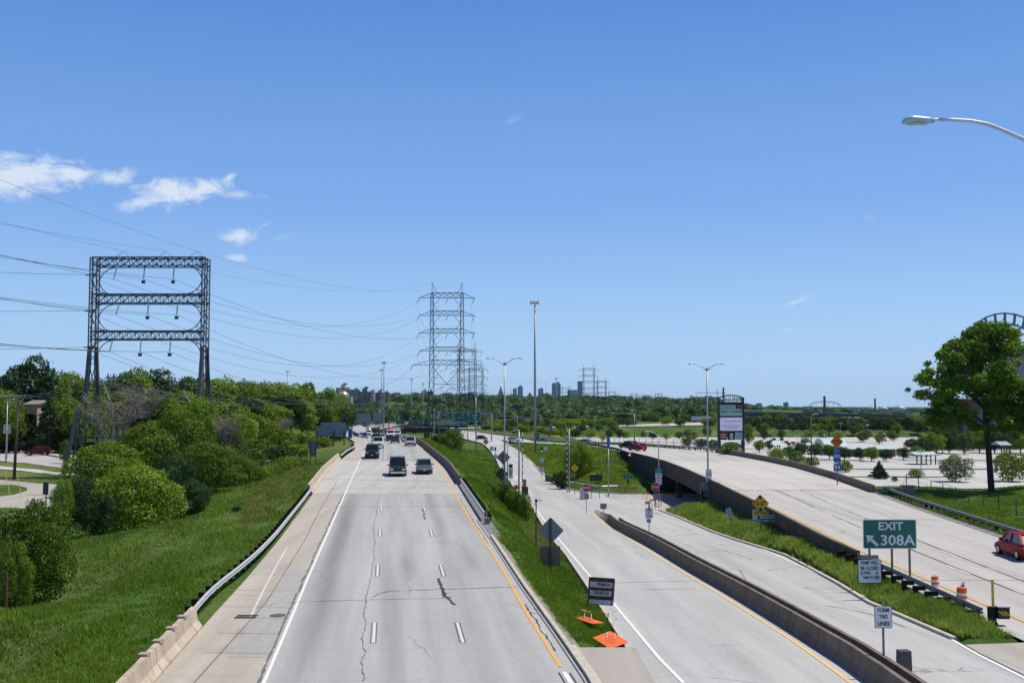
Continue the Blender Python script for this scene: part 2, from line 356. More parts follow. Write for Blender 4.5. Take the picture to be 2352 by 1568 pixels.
ribbon('ramp_road', RL, RR, zR, 18, 600, m_ramp, nx=10)
ribbon('bridge_road', BL, BR, zB, 18, 600, m_bridge, nx=8, lift=.006)
ribbon('gore_pavement', lambda Y: RR(Y)-.02, lambda Y: BL(Y)+.02, lambda Y: zR(Y)-.01, 18, 46.5, m_gore, zr=lambda Y: zB(Y)-.005)
# pavement joint edges: patches of different age
def patch(name, fl, fr, zf, y0, y1, m, lift): return ribbon(name, fl, fr, zf, y0, y1, m, nx=3, lift=lift, step=2)
patch('bridge_deck_slab', BL, lambda Y: BL(Y)+(BR(Y)-BL(Y)), zB, 121, 176, concrete_road('deck_slab_concrete', (.47,.435,.40), (.56,.53,.49), joint=55, tyre=.2), .012)
patch('shoulder_patch', lambda Y: FL(Y)+2.0, FOG, zF, 42, 62, concrete_road('patch_concrete', (.33,.315,.295), (.42,.405,.385), joint=4.6), .006)
patch('freeway_bridge_slab', FL, FR, zF, 104, 148, concrete_road('freeway_slab_concrete', (.42,.40,.375), (.50,.48,.455), joint=44, tyre=.12), .012)
# gore at the foot of the median
patch('median_gore', lambda Y: FR(Y)+.35, lambda Y: RL(Y), lambda Y: max(zF(Y), zR(Y))+.03, 18, 43.5, m_gore, 0)
# cross street below the bridge
XS = zi([(0,-3.0),(200,-3.2)])
cs = MB(); 
for a, b in ((14, 24), (24, 36), (36, 60), (60, 90), (90, 140)):
    cs.quad((a,131,-3.12+K*131),(b,131+ (b-14)*.05,-3.15+K*131-.02*(b>36)),(b,162+(b-14)*.05,-3.2+K*162),(a,162,-3.17+K*162))
tag(cs.build('cross_street', m_street), kind='structure')
# ================================================================ TERRAIN
S = []
def sample(fl, zf, y0, y1, dz=-.06):
    Y = y0
    while Y < y1: S.append((fl(Y), Y, zf(Y)+dz)); Y *= 1.035
sample(lambda Y: FL(Y)-.2, zF, 18, 1500); sample(lambda Y: FR(Y)+.2, zF, 18, 1500)
sample(lambda Y: RL(Y)-.1, zR, 18, 600); 
sample(lambda Y: RR(Y)+.1, zR, 45, 131, .02); sample(lambda Y: RR(Y)+.1, zR, 165, 380)
sample(lambda Y: BR(Y)+.2, zB, 18, 600); sample(lambda Y: BL(Y)-.2, zB, 18, 70, -.1); sample(lambda Y: BL(Y)-.2, zB, 200, 380)
C0 = [(20.5,126,-1.5),(12,168,-3.3),
 (-21,44,-1.1),(-22,36,-1.2),(-26,62,-1.8),(-30,66,-1.4),(-35,92,-.8),(-34,100,-.4),(-40,80,-.6),(-46,104,.8),(-60,106,.8),(-50,125,.8),(-50,140,.8),(-60,140,.8),(-75,120,.8),(-90,160,.8),(-70,180,.8),(-55,160,.8),(-45,170,1.0),(-45,200,1.2),
 (-80,205,.9),(-100,205,.9),(-60,210,1.2),(-90,240,3),(-140,240,4),(-120,300,10),(-80,300,7),(-60,260,3.5),(-75,400,3),(-100,400,9),(-200,400,14),(-150,600,4),(-250,700,8),(-250,1000,8),(-400,1000,10),(-38,133,.4),(-33,133,.8),(-30,150,1.2),(-36,180,1.2),
 (45,90,.1),(44,70,.1),(50,100,.8),(60,120,1.0),(46,125,.8),(80,125,1.3),(100,125,1.3),(120,130,1.0),(47,138,-.8),(60,143,-1.2),(90,146,-1.8),(120,146,-1.8),(46,150,-3),(46.5,165,-5),(46,180,-6.5),(58,165,-7),(60,180,-8),(70,170,-6.5),(60,200,-8),(50,200,-7.5),(80,195,-8),(60,250,-8),(45,225,-7.5),(100,200,-8),(130,200,-8),
 (50,300,-7),(150,300,-8),(200,500,-8),(100,500,-8),(60,400,-7),(100,600,-8),(250,400,-8),(300,300,-8),(200,250,-8),(300,600,-9),(200,700,-6.5),(60,560,-6),
 (20,600,-6),(0,800,-7),(-50,800,-7),(120,800,-3.5),(250,900,-9),(400,900,-10),(0,1000,-6),(-100,1000,-3),(150,1000,-4.5),(100,1300,3),(-100,1300,6),(-250,1300,9),(-350,1480,11),(-250,1480,12.5),(-150,1480,12.5),(-50,1500,10),(-100,1700,12),(100,1700,11),(250,1700,7),(300,1300,-9),(400,1500,-10),
 (-200,2000,16),(0,2000,12),(200,2000,11),(400,2000,0),(600,2000,-15),(1000,2000,-19),(0,3000,14),(500,3000,2),(750,3000,-16),(1500,3000,-26),(-1000,3000,14),(0,5000,8),(1000,5000,-14),(1500,5000,-34),(3000,5000,-40),(-2000,5000,10),(0,9000,0),(2500,9000,-22),(5000,9000,-22),(-4000,9000,0),(0,14000,-20),(4000,14000,-40),(9000,14000,-40),(-9000,14000,-20)]
for x, y, z in C0: S.append((x, y, z + K*y))
for tab in ([(68,21.35,.2),(72,21.4,.15),(80,21.5,0.0),(93,22.1,-.35),(108,22.5,-.9),(118,22.75,-1.1),(125,22.8,-1.35),(128.5,22.9,-2.1)],[(168,20.5,-2.8),(175,21.3,-2.2),(185,20.8,-1.4),(195,20.4,-.4),(203,20.2,.2)]):
    for Y in np.arange(tab[0][0], tab[-1][0]+.1, 1.3): S.append((float(np.interp(Y,[a[0] for a in tab],[a[1] for a in tab])), Y, float(np.interp(Y,[a[0] for a in tab],[a[2] for a in tab]))+K*Y))
S = np.array(S)
NTX, NTY = 340, 400
tt = np.linspace(-1.15, 1.15, NTX); YY = np.exp(np.linspace(math.log(14), math.log(14000), NTY))
TX = (YY[:, None]*tt[None, :]); TY = np.repeat(YY[:, None], NTX, 1)
def idw(X, Y):
    X = X.ravel(); Y = Y.ravel(); out = np.empty_like(X)
    for i in range(0, len(X), 8000):
        d2 = (X[i:i+8000, None]-S[None, :, 0])**2 + (Y[i:i+8000, None]-S[None, :, 1])**2
        wgt = 1/(d2 + .15 + 1e-6*Y[i:i+8000, None]**2)**1.75; out[i:i+8000] = (wgt*S[None, :, 2]).sum(1)/wgt.sum(1)
    return out
TZ = idw(TX, TY).reshape(TX.shape)
hn = (np.sin(TX*.9+np.sin(TY*.7))*.04 + np.sin(TX*.31+1)*np.sin(TY*.27)*.09)
TZ += hn*(TY < 400)
for i, Y in enumerate(YY):
    mg = .0045*Y
    for fl, fr, zf, y0, y1 in ((FL,FR,zF,10,1500),(RL,RR,zR,10,600),(BL,BR,zB,10,129),(BL,BR,zB,168,600)):
        if not (y0 <= Y <= y1): continue
        a, b, z = fl(Y), fr(Y), zf(Y)
        ins = (TX[i] > a-mg) & (TX[i] < b+mg); inn = (TX[i] > a+.25) & (TX[i] < b-.25)
        TZ[i, ins] = np.minimum(TZ[i, ins], z-.09-.0008*Y); TZ[i, inn] = np.minimum(TZ[i, inn], z-.22-.001*Y)
    if 42 < Y < 82:
        s_ = (TX[i] > FR(Y)-.3) & (TX[i] < FR(Y)+1.15); TZ[i, s_] = np.minimum(TZ[i, s_], zF(Y)-.14)
    if Y < 47:
        s_ = (TX[i] > RR(Y)-.5) & (TX[i] < BL(Y)+.5); TZ[i, s_] = np.minimum(TZ[i, s_], min(zR(Y), zB(Y))-.2)
    if Y < 43.6:
        s_ = (TX[i] > FR(Y)) & (TX[i] < RL(Y)+.2); TZ[i, s_] = np.minimum(TZ[i, s_], zR(Y)-.1)
    if 190 < Y < 580:            # the paved flat beyond the freeway
        lo = max(float(np.interp(Y,[190,235,276,327,360,420,580],[58,62,60,54,44,30,14])), BR(Y)+9)
        s_ = (TX[i] > lo); TZ[i, s_] = -8+K*Y
    if 126.5 < Y < 171:          # the underpass is open ground under the deck
        s_ = (TX[i] > 21.5) & (TX[i] < 60); TZ[i, s_] = np.minimum(TZ[i, s_], -3.6+K*Y)
    if 130 < Y < 164:
        s_ = (TX[i] > 12) & (TX[i] <= 60); TZ[i, s_] = np.minimum(TZ[i, s_], -3.45+K*Y)
def ground(x, y):
    fy = np.interp(y, YY, np.arange(NTY)); i = int(min(NTY-2, fy)); g = fy-i
    t = x/y; fx = (t+1.15)/2.3*(NTX-1); fx = min(max(fx, 0), NTX-1.001); j = int(fx); h = fx-j
    return float((TZ[i,j]*(1-h)+TZ[i,j+1]*h)*(1-g) + (TZ[i+1,j]*(1-h)+TZ[i+1,j+1]*h)*g)
def onground(px, py, y0=20, y1=6000):
    d = ray(px, py); Y = y0; prev = y0
    while Y < y1 and CAMZ + d.z*Y > ground(d.x*Y, Y): prev = Y; Y *= 1.01
    a, b = prev, Y
    for _ in range(20):
        c = (a+b)/2
        if CAMZ + d.z*c > ground(d.x*c, c): a = c
        else: b = c
    return Vector((d.x*b, b, ground(d.x*b, b)))
def base(px, Y): x = wx(px, Y); return Vector((x, Y, ground(x, Y)))
def groundv(X, Yv):
    fy = np.interp(Yv, YY, np.arange(NTY)); i = np.minimum(NTY-2, fy.astype(int)); g = fy-i
    fx = np.clip((X/Yv+1.15)/2.3*(NTX-1), 0, NTX-1.001); j = fx.astype(int); h = fx-j
    return (TZ[i,j]*(1-h)+TZ[i,j+1]*h)*(1-g) + (TZ[i+1,j]*(1-h)+TZ[i+1,j+1]*h)*g
def grass_material():
    t = NT('grass_ground')
    n1 = t.noise(t.scaled(.12,.07,.1), 1, 5, .6); n2 = t.noise(t.pos, 1.6, 6, .75); n3 = t.noise(t.scaled(.03,.012,.03), 1, 3)
    c = t.ramp(n1, [(.25,(.034,.072,.012)),(.5,(.062,.118,.02)),(.75,(.12,.165,.038))])
    c = t.mix(.75, c, t.ramp(n2, [(.25,.35),(.7,1.2)]), 'MULTIPLY')
    dry = t.ramp(t.math('ADD', n3, t.math('MULTIPLY', t.math('SUBTRACT', n2, .5), .35)), [(.52,0),(.68,1)])
    c = t.mix(t.math('MULTIPLY', dry, .55), c, (.24,.215,.09))
    dirt = t.ramp(t.noise(t.pos, .55, 6, .7), [(.68,0),(.74,1)])
    c = t.mix(t.math('MULTIPLY', dirt, .5), c, (.2,.16,.11))
    t.bump(n2, .8, .25)
    return t.done(c, .95, .1)
m_grass = grass_material()
idx = np.arange(NTX*NTY).reshape(NTY, NTX)
TFc = np.stack([idx[:-1,:-1], idx[:-1,1:], idx[1:,1:], idx[1:,:-1]], -1).reshape(-1, 4)
gnd = tag(npmesh('ground', np.stack([TX, TY, TZ], -1).reshape(-1, 3), TFc, m_grass, smooth=True), kind='structure')
# sheets draped over the ground
def drape(name, pts, m, lift=.05, n=40, zfix=None, kind='structure'):
    """strip: pts is a list of ((xl,yl),(xr,yr)) in world metres, draped over the ground"""
    V = []; F = []; nx = 6; rows = []
    L = len(pts)
    for i in range(L-1):
        for k in range(n if i == L-2 else n):
            t = k/n; rows.append([(pts[i][s][c]*(1-t)+pts[i+1][s][c]*t) for s in (0,1) for c in (0,1)])
    rows.append([pts[-1][0][0], pts[-1][0][1], pts[-1][1][0], pts[-1][1][1]])
    for r_ in rows:
        for j in range(nx+1):
            t = j/nx; x = r_[0]*(1-t)+r_[2]*t; y = r_[1]*(1-t)+r_[3]*t
            z = zfix if zfix is not None else max(ground(x+dx, y+dy) for dx, dy in ((0,0),(.01*y,0),(-.01*y,0)))
            V.append((x, y, z+lift))
    for i in range(len(rows)-1):
        for j in range(nx): k = i*(nx+1)+j; F.append((k, k+1, k+nx+2, k+nx+1))
    return tag(npmesh(name, V, F, m), kind=kind)
def pg(px, py): p = onground(px, py); return (p.x, p.y)
def drape_px(name, pairs, m, lift=.05, n=12): return drape(name, [(pg(*a), pg(*b)) for a, b in pairs], m, lift, n)
# ================================================================ MARKINGS, CRACKS, BARRIERS, RAILS, KERBS
m_white = mat('white_road_paint', (.66,.655,.635), .8, var=.12, scale=9, spec=.2)
m_yellow = mat('yellow_road_paint', (.66,.36,.075), .8, var=.12, scale=9, spec=.2)
m_tar = mat('crack_sealant', (.045,.045,.047), .6, var=.3, scale=14)
m_tar2 = mat('faded_crack_sealant', (.13,.128,.125), .7, var=.3, scale=14)
def barrier_mat(name, c0, c1, grime, seg=6.1):
    t = NT(name); X, Y, Z = t.xyz(); c = t.ramp(t.noise(t.pos, .8, 5, .65), [(.3, c0), (.7, c1)])
    st = t.noise(t.scaled(2.2, 2.2, .18), 1, 4, .7); c = t.mix(t.math('MULTIPLY', t.ramp(st, [(.48, 0), (.66, 1)]), grime), c, (.09,.075,.06))
    sp = t.noise(t.pos, 7, 4, .8); c = t.mix(t.math('MULTIPLY', t.math('GREATER_THAN', sp, .68), .4), c, (.12,.10,.09))
    jn = t.math('ABSOLUTE', t.math('SUBTRACT', t.math('FRACT', t.math('DIVIDE', Y, seg)), .5)); c = t.mix(t.math('MULTIPLY', t.math('LESS_THAN', jn, .006), .75), c, (.04,.035,.03))
    t.bump(sp, .3, .02); return t.done(c, .88, .2)
m_conc = barrier_mat('barrier_concrete', (.40,.33,.25), (.53,.445,.34), .35)
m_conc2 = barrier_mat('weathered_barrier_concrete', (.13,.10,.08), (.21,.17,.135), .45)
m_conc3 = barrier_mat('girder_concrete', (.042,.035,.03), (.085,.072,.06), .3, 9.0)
m_kerb = mat('kerb_concrete', (.47,.42,.345), .85, var=.15, scale=2)
m_galv = mat('galvanised_steel', (.47,.475,.48), .5, .3, var=.12, scale=3)
m_galvd = mat('weathered_steel', (.26,.26,.265), .5, .5, var=.2, scale=3)
m_wood = mat('creosoted_wood', (.03,.024,.019), .95, var=.3, scale=5, spec=.1)
m_dark = mat('dark_grey_metal', (.06,.062,.066), .55, .3, var=.2)
m_gray = mat('sign_back_aluminium', (.21,.212,.22), .5, .35, var=.08, scale=2)
m_bluegrey = mat('faded_aluminium_panel', (.20,.25,.31), .5, .3, var=.08, scale=.4)
m_pole = mat('pole_steel', (.33,.34,.35), .45, .6, var=.1, scale=2)
def marking(name, fc, zf, y0, y1, width, m, lift=.016, dash=None, step=1.5, wob=0, seed=0):
    V = []; F = []; r_ = random.Random(seed)
    segs = [(y0, y1)] if not dash else [(y, min(y+dash[0], y1)) for y in np.arange(y0, y1, dash[1])]
    for a, b in segs:
        n = max(1, int((b-a)/step)); k0 = len(V); px_ = 0
        for i in range(n+1):
            Y = a+(b-a)*i/n; wv = width*(1 if not wob else r_.uniform(.25, 1.5)); 
            if wob: px_ = px_*.75 + r_.uniform(-wob, wob)
            x = fc(Y)+px_; V += [(x-wv/2, Y, zf(Y)+lift), (x+wv/2, Y, zf(Y)+lift)]
        for i in range(n): k = k0+2*i; F.append((k, k+1, k+3, k+2))
    return tag(npmesh(name, V, F, m), kind='structure')
def pxline(name, pts, zf, width, m, lift=.018, wob=0, seed=1, taper=False):
    """marking laid along a polyline on a road surface"""
    P = [onsurf(x, y, zf) for x, y in pts]; r_ = random.Random(seed); Q = []
    for a, b in zip(P[:-1], P[1:]):
        n = max(1, int((b-a).length/ (.35 if wob else 2)))
        for i in range(n): Q.append(a.lerp(b, i/n))
    Q.append(P[-1]); V = []; F = []
    for i, q in enumerate(Q):
        t = (Q[min(i+1, len(Q)-1)]-Q[max(i-1, 0)]); t.z = 0; t.normalize(); s = Vector((-t.y, t.x, 0))
        wv = width*(r_.uniform(.4, 1.5) if wob else 1); off = s*r_.uniform(-wob, wob) if wob else Vector((0,0,0))
        for sg in (-.5, .5): c = q+off+s*wv*sg; V.append((c.x, c.y, zf(c.y)+lift))
    for i in range(len(Q)-1): F.append((2*i, 2*i+1, 2*i+3, 2*i+2))
    return tag(npmesh(name, V, F, m), kind='structure')
marking('white_edge_line', lambda Y: FOG(Y)+.12, zF, 18, 700, .13, m_white)
marking('edge_joint_seal', lambda Y: FOG(Y)-.08, zF, 18, 103, .10, m_tar2, wob=.03, step=.4, seed=3)
marking('yellow_edge_line', YEL, zF, 40.6, 700, .135, m_yellow)
marking('white_edge_line', YEL, zF, 18, 39.9, .17, m_white)
LA = lambda Y: FOG(Y)+(YEL(Y)-FOG(Y))*.365 if Y > 185 else onA(Y)
_A = [onsurf(893-.060*(y-884), y, zF) for y in (1640,1568,1430,1300,1200,1128,1080,1050,1035)]; _B = [onsurf(893+.288*(y-884), y, zF) for y in (1640,1568,1430,1300,1200,1128,1080,1050,1035)]
def mkline(P, frac):
    ys = [p.y for p in P]; xs = [p.x for p in P]
    for Y in (230,300,400,480,600,700): ys.append(Y); xs.append(FOG(Y)+(YEL(Y)-FOG(Y))*frac)
    ys = [15]+ys; xs = [P[0].x+(P[0].x-P[1].x)*1.2]+xs
    return lambda Y: float(np.interp(Y, ys, xs))
LA = mkline(_A, .36); LB = mkline(_B, .68)
for fn, nm in ((LA,0), (LB,1)):
    marking('lane_dash', fn, zF, 44.3-30.48, 480, .115, mat('faded_white_paint', (.56,.555,.54), .85, var=.12, scale=7), dash=(3.7, 15.24), lift=.022)
    marking('lane_dash_border', lambda Y: fn(Y)-.11, zF, 44.3-30.48, 260, .036, m_tar2, dash=(3.8, 15.24), lift=.02)
    marking('lane_dash_border', lambda Y: fn(Y)+.11, zF, 44.3-30.48, 260, .036, m_tar2, dash=(3.8, 15.24), lift=.02)
for dx in (-.2, .2): marking('line_border', lambda Y: YEL(Y)+dx, zF, 18, 39.8, .05, m_tar, lift=.02)
marking('sealed_crack', lambda Y: LA(Y)-.42+.1*math.sin(Y*.21), zF, 38.7, 58, .042, m_tar2, wob=.05, step=.22, seed=5, lift=.014)
marking('sealed_crack', lambda Y: LA(Y)-.38+.1*math.sin(Y*.21), zF, 58, 104, .038, m_tar2, wob=.04, step=.35, seed=6, lift=.014)
marking('sealed_crack', lambda Y: LA(Y)-.2, zF, 150, 190, .08, m_tar2, wob=.06, step=.8, seed=9)
marking('sealed_crack', lambda Y: YEL(Y)+.2, zF, 43, 52, .06, m_tar, wob=.05, step=.3, seed=11, lift=.012)
marking('sealed_crack', lambda Y: YEL(Y)+.15, zF, 72, 100, .06, m_tar2, wob=.05, step=.5, seed=12, lift=.012)
marking('pavement_joint', lambda Y: FR(Y)-.16, zF, 18, 84, .05, m_tar, lift=.012)
cs_ = [([(1007,1328),(1012,1342),(1017,1358),(1020,1366),(1030,1376),(1040,1384),(1046,1388)],.14,m_tar),([(1014,1356),(1024,1363),(1019,1372)],.1,m_tar),([(1017,1364),(1032,1361)],.06,m_tar),
 ([(657,1383),(760,1379),(852,1377),(930,1375),(1010,1374),(1040,1369)],.045,m_tar2),([(856,1371),(872,1362),(896,1357),(1016,1353),(1110,1350),(1198,1347)],.05,m_tar),
 ([(742,1163),(900,1163),(1062,1162)],.07,m_tar2),([(975,1187),(1073,1186)],.06,m_tar2),([(970,1170),(975,1180),(974,1184),(977,1193)],.13,m_tar2),([(952,1122),(953,1117),(958,1116),(1030,1116)],.07,m_tar2),([(1000,1127),(1020,1127)],.06,m_tar2)]
for i, (p_, wd, mm_) in enumerate(cs_): pxline('sealed_crack', p_, zF, wd, mm_, wob=.015 if wd < .1 else .05, seed=i)
for y, x0, x1 in ((1089,772,1022),(1083,815,1022)): pxline('expansion_joint', [(x0,y),(x1,y)], zF, .10, m_tar2, lift=.02)
pxline('expansion_joint', [(735,1100),(905,1103),(1000,1105),(1035,1106)], zF, .16, m_tar, lift=.02)
pxline('expansion_joint', [(775,1054),(900,1055),(990,1057)], zF, .25, m_tar2, lift=.02)
pxline('lane_arrow_line', [(573,1420),(610,1345),(640,1290),(660,1256)], zF, .10, mat('worn_white_paint', (.55,.53,.50), .9, var=.2), lift=.012)
pxline('shoulder_joint', [(445,1568),(560,1440),(610,1385),(700,1240),(735,1170),(775,1104)], zF, .05, m_tar2, lift=.012)
for y, a, b in ((1394,497,660),(1356,530,672),(1420,545,655),(1455,500,637),(1500,470,615),(1320,560,690)): pxline('shoulder_joint', [(a,y-2),(b,y)], zF, .03, m_tar2, lift=.012)
# ramp markings
pxline('white_edge_line', [(1570,1568),(1515,1512),(1400,1375),(1340,1305),(1285,1240),(1232,1170),(1215,1150)], zR, .16, m_white)
pxline('yellow_edge_line', [(2080,1650),(1955,1568),(1900,1527),(1820,1470),(1700,1393),(1600,1332),(1530,1290),(1450,1240),(1390,1203),(1345,1172)], zR, .15, mat('pale_yellow_paint', (.70,.47,.19), .8, var=.1))
pxline('white_edge_line', [(2470,1620),(2352,1556),(2250,1505),(2175,1462),(2060,1405),(1880,1318),(1720,1246),(1640,1215),(1560,1186),(1500,1164)], zR, .17, m_white)
pxline('line_border', [(2470,1614),(2352,1550),(2250,1500),(2175,1457)], zR, .05, m_tar)
pxline('white_edge_line', [(1320,1123),(1290,1118),(1240,1080),(1205,1045),(1170,1026)], zR, .3, m_white)
pxline('lane_line', [(1175,1086),(1203,1108)], zR, .18, m_white); pxline('lane_line', [(1560,1150),(1640,1180),(1700,1205)], zR, .12, mat('worn_white_paint', (.55,.53,.50)))
for p_ in ([(1563,1249),(1592,1254)],[(1573,1244),(1581,1249)],[(1646,1250),(1690,1251)],[(1646,1250),(1652,1245)]): pxline('lane_arrow', p_, zR, .14, mat('worn_white_paint', (.55,.53,.50)))
pxline('painted_arrow', [(1166,1077),(1176,1080)], zR, .5, m_white); pxline('painted_arrow', [(1180,1100),(1190,1097)], zR, .4, m_white)
marking('yellow_gore_edge', lambda Y: RL(Y)+.05, zR, 30, 41.3, .2, mat('mustard_paint', (.55,.33,.05), .8), lift=.03)
for i, pl in enumerate([[(1400,1338),(1480,1336),(1570,1334),(1640,1334)],[(1480,1353),(1600,1351)],[(1393,1256),(1465,1255)],[(1290,1190),(1445,1190)],[(1600,1270),(1660,1262),(1730,1285)],[(1640,1300),(1700,1310),(1720,1340)],[(1555,1230),(1600,1226)],
    [(1840,1350),(1940,1352),(2000,1350)],[(1760,1310),(1830,1300),(1880,1312)],[(1900,1390),(2000,1410),(2080,1440)],[(1560,1157),(1600,1160),(1640,1178)],[(1460,1137),(1560,1142)],[(1380,1166),(1425,1166)],[(1240,1173),(1330,1172)],[(1215,1125),(1290,1125)]]):
    pxline('pavement_crack', pl, zR, .05 if i > 1 else .06, m_tar2, wob=.03 if i > 3 else 0, seed=20+i)
# bridge roadway markings
def bfr(t): return lambda Y: BL(Y)+(BR(Y)-BL(Y))*t
marking('yellow_edge_line', lambda Y: BL(Y)+1.9, zB, 42, 120, .17, m_yellow, lift=.03); marking('white_edge_line', lambda Y: BL(Y)+1.9, zB, 18, 41, .17, m_white, lift=.03)
for k, t_ in enumerate((.36,.58)):
    fb = lambda Y, t_=t_: BL(Y)+1.9+(BR(Y)-3.2-BL(Y)-1.9)*t_*1.06
    marking('lane_joint_seal', lambda Y: fb(Y)+.25, zB, 30, 121, .07, m_tar, lift=.026, wob=.02, step=1, seed=k)
    marking('lane_dash', fb, zB, 18+6*k, 120, .15, m_white, dash=(3.7,15.24), lift=.032); marking('lane_dash', fb, zB, 182, 400, .15, m_white, dash=(3.7,15.24), lift=.032)
marking('white_edge_line', lambda Y: BR(Y)-3.0, zB, 18, 121, .17, m_white, lift=.032); marking('lane_joint_seal', lambda Y: BR(Y)-2.85, zB, 18, 121, .06, m_tar, lift=.026)
marking('white_edge_line', lambda Y: BR(Y)-2.2, zB, 182, 500, .17, m_white, lift=.03)
for Y in (62, 92, 121, 176): 
    q = MB(); a, b = BL(Y), BR(Y); n = 8
    for i in range(n):
        x0 = a+(b-a)*i/n; x1 = a+(b-a)*(i+1)/n; wv = .05 if Y < 100 else .14; q.quad((x0,Y,zB(Y)+.022),(x1,Y,zB(Y)+.022),(x1,Y+wv,zB(Y)+.022),(x0,Y+wv,zB(Y)+.022))
    tag(q.build('expansion_joint', m_tar), kind='structure')
# asphalt strip outside the right shoulder
ribbon('asphalt_strip', lambda Y: BR(Y)-.02, lambda Y: BR(Y)+1.1, lambda Y: zB(Y)-.01, 18, 122, mat('grey_asphalt', (.19,.185,.18), .9, var=.2, scale=2), nx=2)
ribbon('asphalt_strip', lambda Y: FR(Y)-.01, lambda Y: FR(Y)+.9, lambda Y: zF(Y)-.01, 74, 122, MATS['grey_asphalt'], nx=2)
ribbon('gravel_verge', lambda Y: FR(Y)-.01, lambda Y: FR(Y)+.62, lambda Y: zF(Y)-.015, 43, 80, zr=lambda Y: zF(Y)-.05, m= mat('gravel_dirt', (.25,.22,.18), .95, var=.35, scale=9), nx=2)
# slotted joints across the asphalt strip
q = MB()
for Y in np.arange(40, 122, 2.0):
    a = BR(Y); z = zB(Y)+.012; q.quad((a+.1,Y,z),(a+1.1,Y+.5,z),(a+1.1,Y+.57,z),(a+.1,Y+.07,z))
tag(q.build('pavement_joint', m_tar), kind='structure')
# ---- solid walls that follow an edge
def wall(name, label, fx, zf, y0, y1, prof, m, ends=True, cat='barrier', step=3.0, group=None):
    """prof: list of (dx, dz) cross-section, clockwise"""
    n = max(1, int((y1-y0)/step)); mb = MB(); rings = []
    for i in range(n+1):
        Y = y0+(y1-y0)*i/n; x = fx(Y); z = zf(Y); rings.append([(x+dx, Y, z+dz) for dx, dz in prof])
    mb.loft(rings); o = mb.build(name, m); return tag(o, label, cat, group)
JER = [(-.30,-.5),(-.30,.08),(-.14,.33),(-.09,.84),(.09,.84),(.14,.33),(.30,.08),(.30,-.5)]
JERL = [(0.05,-.9),(0.05,.12),(-.16,.38),(-.24,.92),(-.46,.92),(-.46,-.9)]      # face towards +x
def wposts(root, fx, zf, ys, z_top, m, side):
    pass
w1 = wall('concrete_barrier', 'cream concrete barrier wall at the lower left edge of the freeway shoulder', lambda Y: FL(Y)-.02, zF, 18, 47.0, JERL, m_conc)
for Y in (38.6, 40.6, 42.7, 44.8): q = MB(); q.box((FL(Y)-.38, Y, zF(Y)+.95), (.34,.4,.12)); q.build('barrier_lug', mat('lug_concrete', (.33,.27,.22), .9), w1)
w2 = wall('concrete_barrier', 'cream concrete barrier between two steel guardrails left of the freeway', lambda Y: FL(Y)-.05, zF, 104, 152, JERL, m_conc)
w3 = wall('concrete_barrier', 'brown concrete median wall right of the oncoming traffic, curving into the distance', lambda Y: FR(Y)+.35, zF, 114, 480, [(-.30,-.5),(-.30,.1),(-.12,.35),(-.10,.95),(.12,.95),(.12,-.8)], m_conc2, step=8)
# ramp barrier
P1 = [(2130,1640),(2037,1568),(1960,1512),(1880,1462),(1800,1412),(1700,1352),(1600,1296),(1500,1236),(1420,1195)]
rbp = [onsurf(x, y+20, zR) for x, y in P1]; RBY = [p.y for p in rbp][::-1]; RBX = [p.x for p in rbp][::-1]
_o = np.argsort(RBY); RBY = np.array(RBY)[_o]; RBX = np.array(RBX)[_o]
RBF = lambda Y: float(np.interp(Y, RBY, RBX))
P2_ = lambda Y: RBF(Y)+.62
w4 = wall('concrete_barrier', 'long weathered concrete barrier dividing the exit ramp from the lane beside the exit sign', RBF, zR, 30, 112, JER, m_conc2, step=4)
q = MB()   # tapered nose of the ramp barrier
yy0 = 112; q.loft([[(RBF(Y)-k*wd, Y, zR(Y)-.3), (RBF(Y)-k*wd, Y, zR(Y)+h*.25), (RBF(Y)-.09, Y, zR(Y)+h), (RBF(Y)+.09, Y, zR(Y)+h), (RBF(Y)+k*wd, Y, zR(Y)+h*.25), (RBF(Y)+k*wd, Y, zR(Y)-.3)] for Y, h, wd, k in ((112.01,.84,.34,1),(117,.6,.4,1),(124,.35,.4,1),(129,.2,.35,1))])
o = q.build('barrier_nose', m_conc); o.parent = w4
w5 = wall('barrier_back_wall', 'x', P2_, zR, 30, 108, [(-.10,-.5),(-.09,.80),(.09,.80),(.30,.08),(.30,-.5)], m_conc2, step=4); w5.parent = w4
for k_ in ('label', 'category'): del w5[k_]
# bridge deck: parapets, girder, abutments, pier
PAR = [(.02,-.2),(.02,.82),(-.24,.82),(-.24,-.2)]
br = thing('road_bridge', 'dark sided concrete bridge carrying the curved roadway over the cross street', 'bridge', (0,0,0))
def bwall(name, fx, zf, y0, y1, prof, m, step=3):
    n = max(1, int((y1-y0)/step)); mb = MB()
    mb.loft([[(fx(Y)+dx, Y, zf(Y)+dz) for dx, dz in prof] for Y in [y0+(y1-y0)*i/n for i in range(n+1)]]); o = mb.build(name, m, br); return o
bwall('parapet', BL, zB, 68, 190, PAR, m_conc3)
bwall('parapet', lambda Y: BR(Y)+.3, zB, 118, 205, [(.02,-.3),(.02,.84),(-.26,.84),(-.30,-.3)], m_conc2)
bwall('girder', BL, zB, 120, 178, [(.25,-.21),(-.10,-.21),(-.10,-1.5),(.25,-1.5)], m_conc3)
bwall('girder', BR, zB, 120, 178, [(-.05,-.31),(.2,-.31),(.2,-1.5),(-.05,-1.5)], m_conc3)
q = MB(); q.loft([[(BL(Y)+.1,Y,zB(Y)-.02),(BR(Y)-.1,Y,zB(Y)-.02),(BR(Y)-.1,Y,zB(Y)-.9),(BL(Y)+.1,Y,zB(Y)-.9)] for Y in (121,135,150,165,177)]); q.build('deck', m_conc3, br)
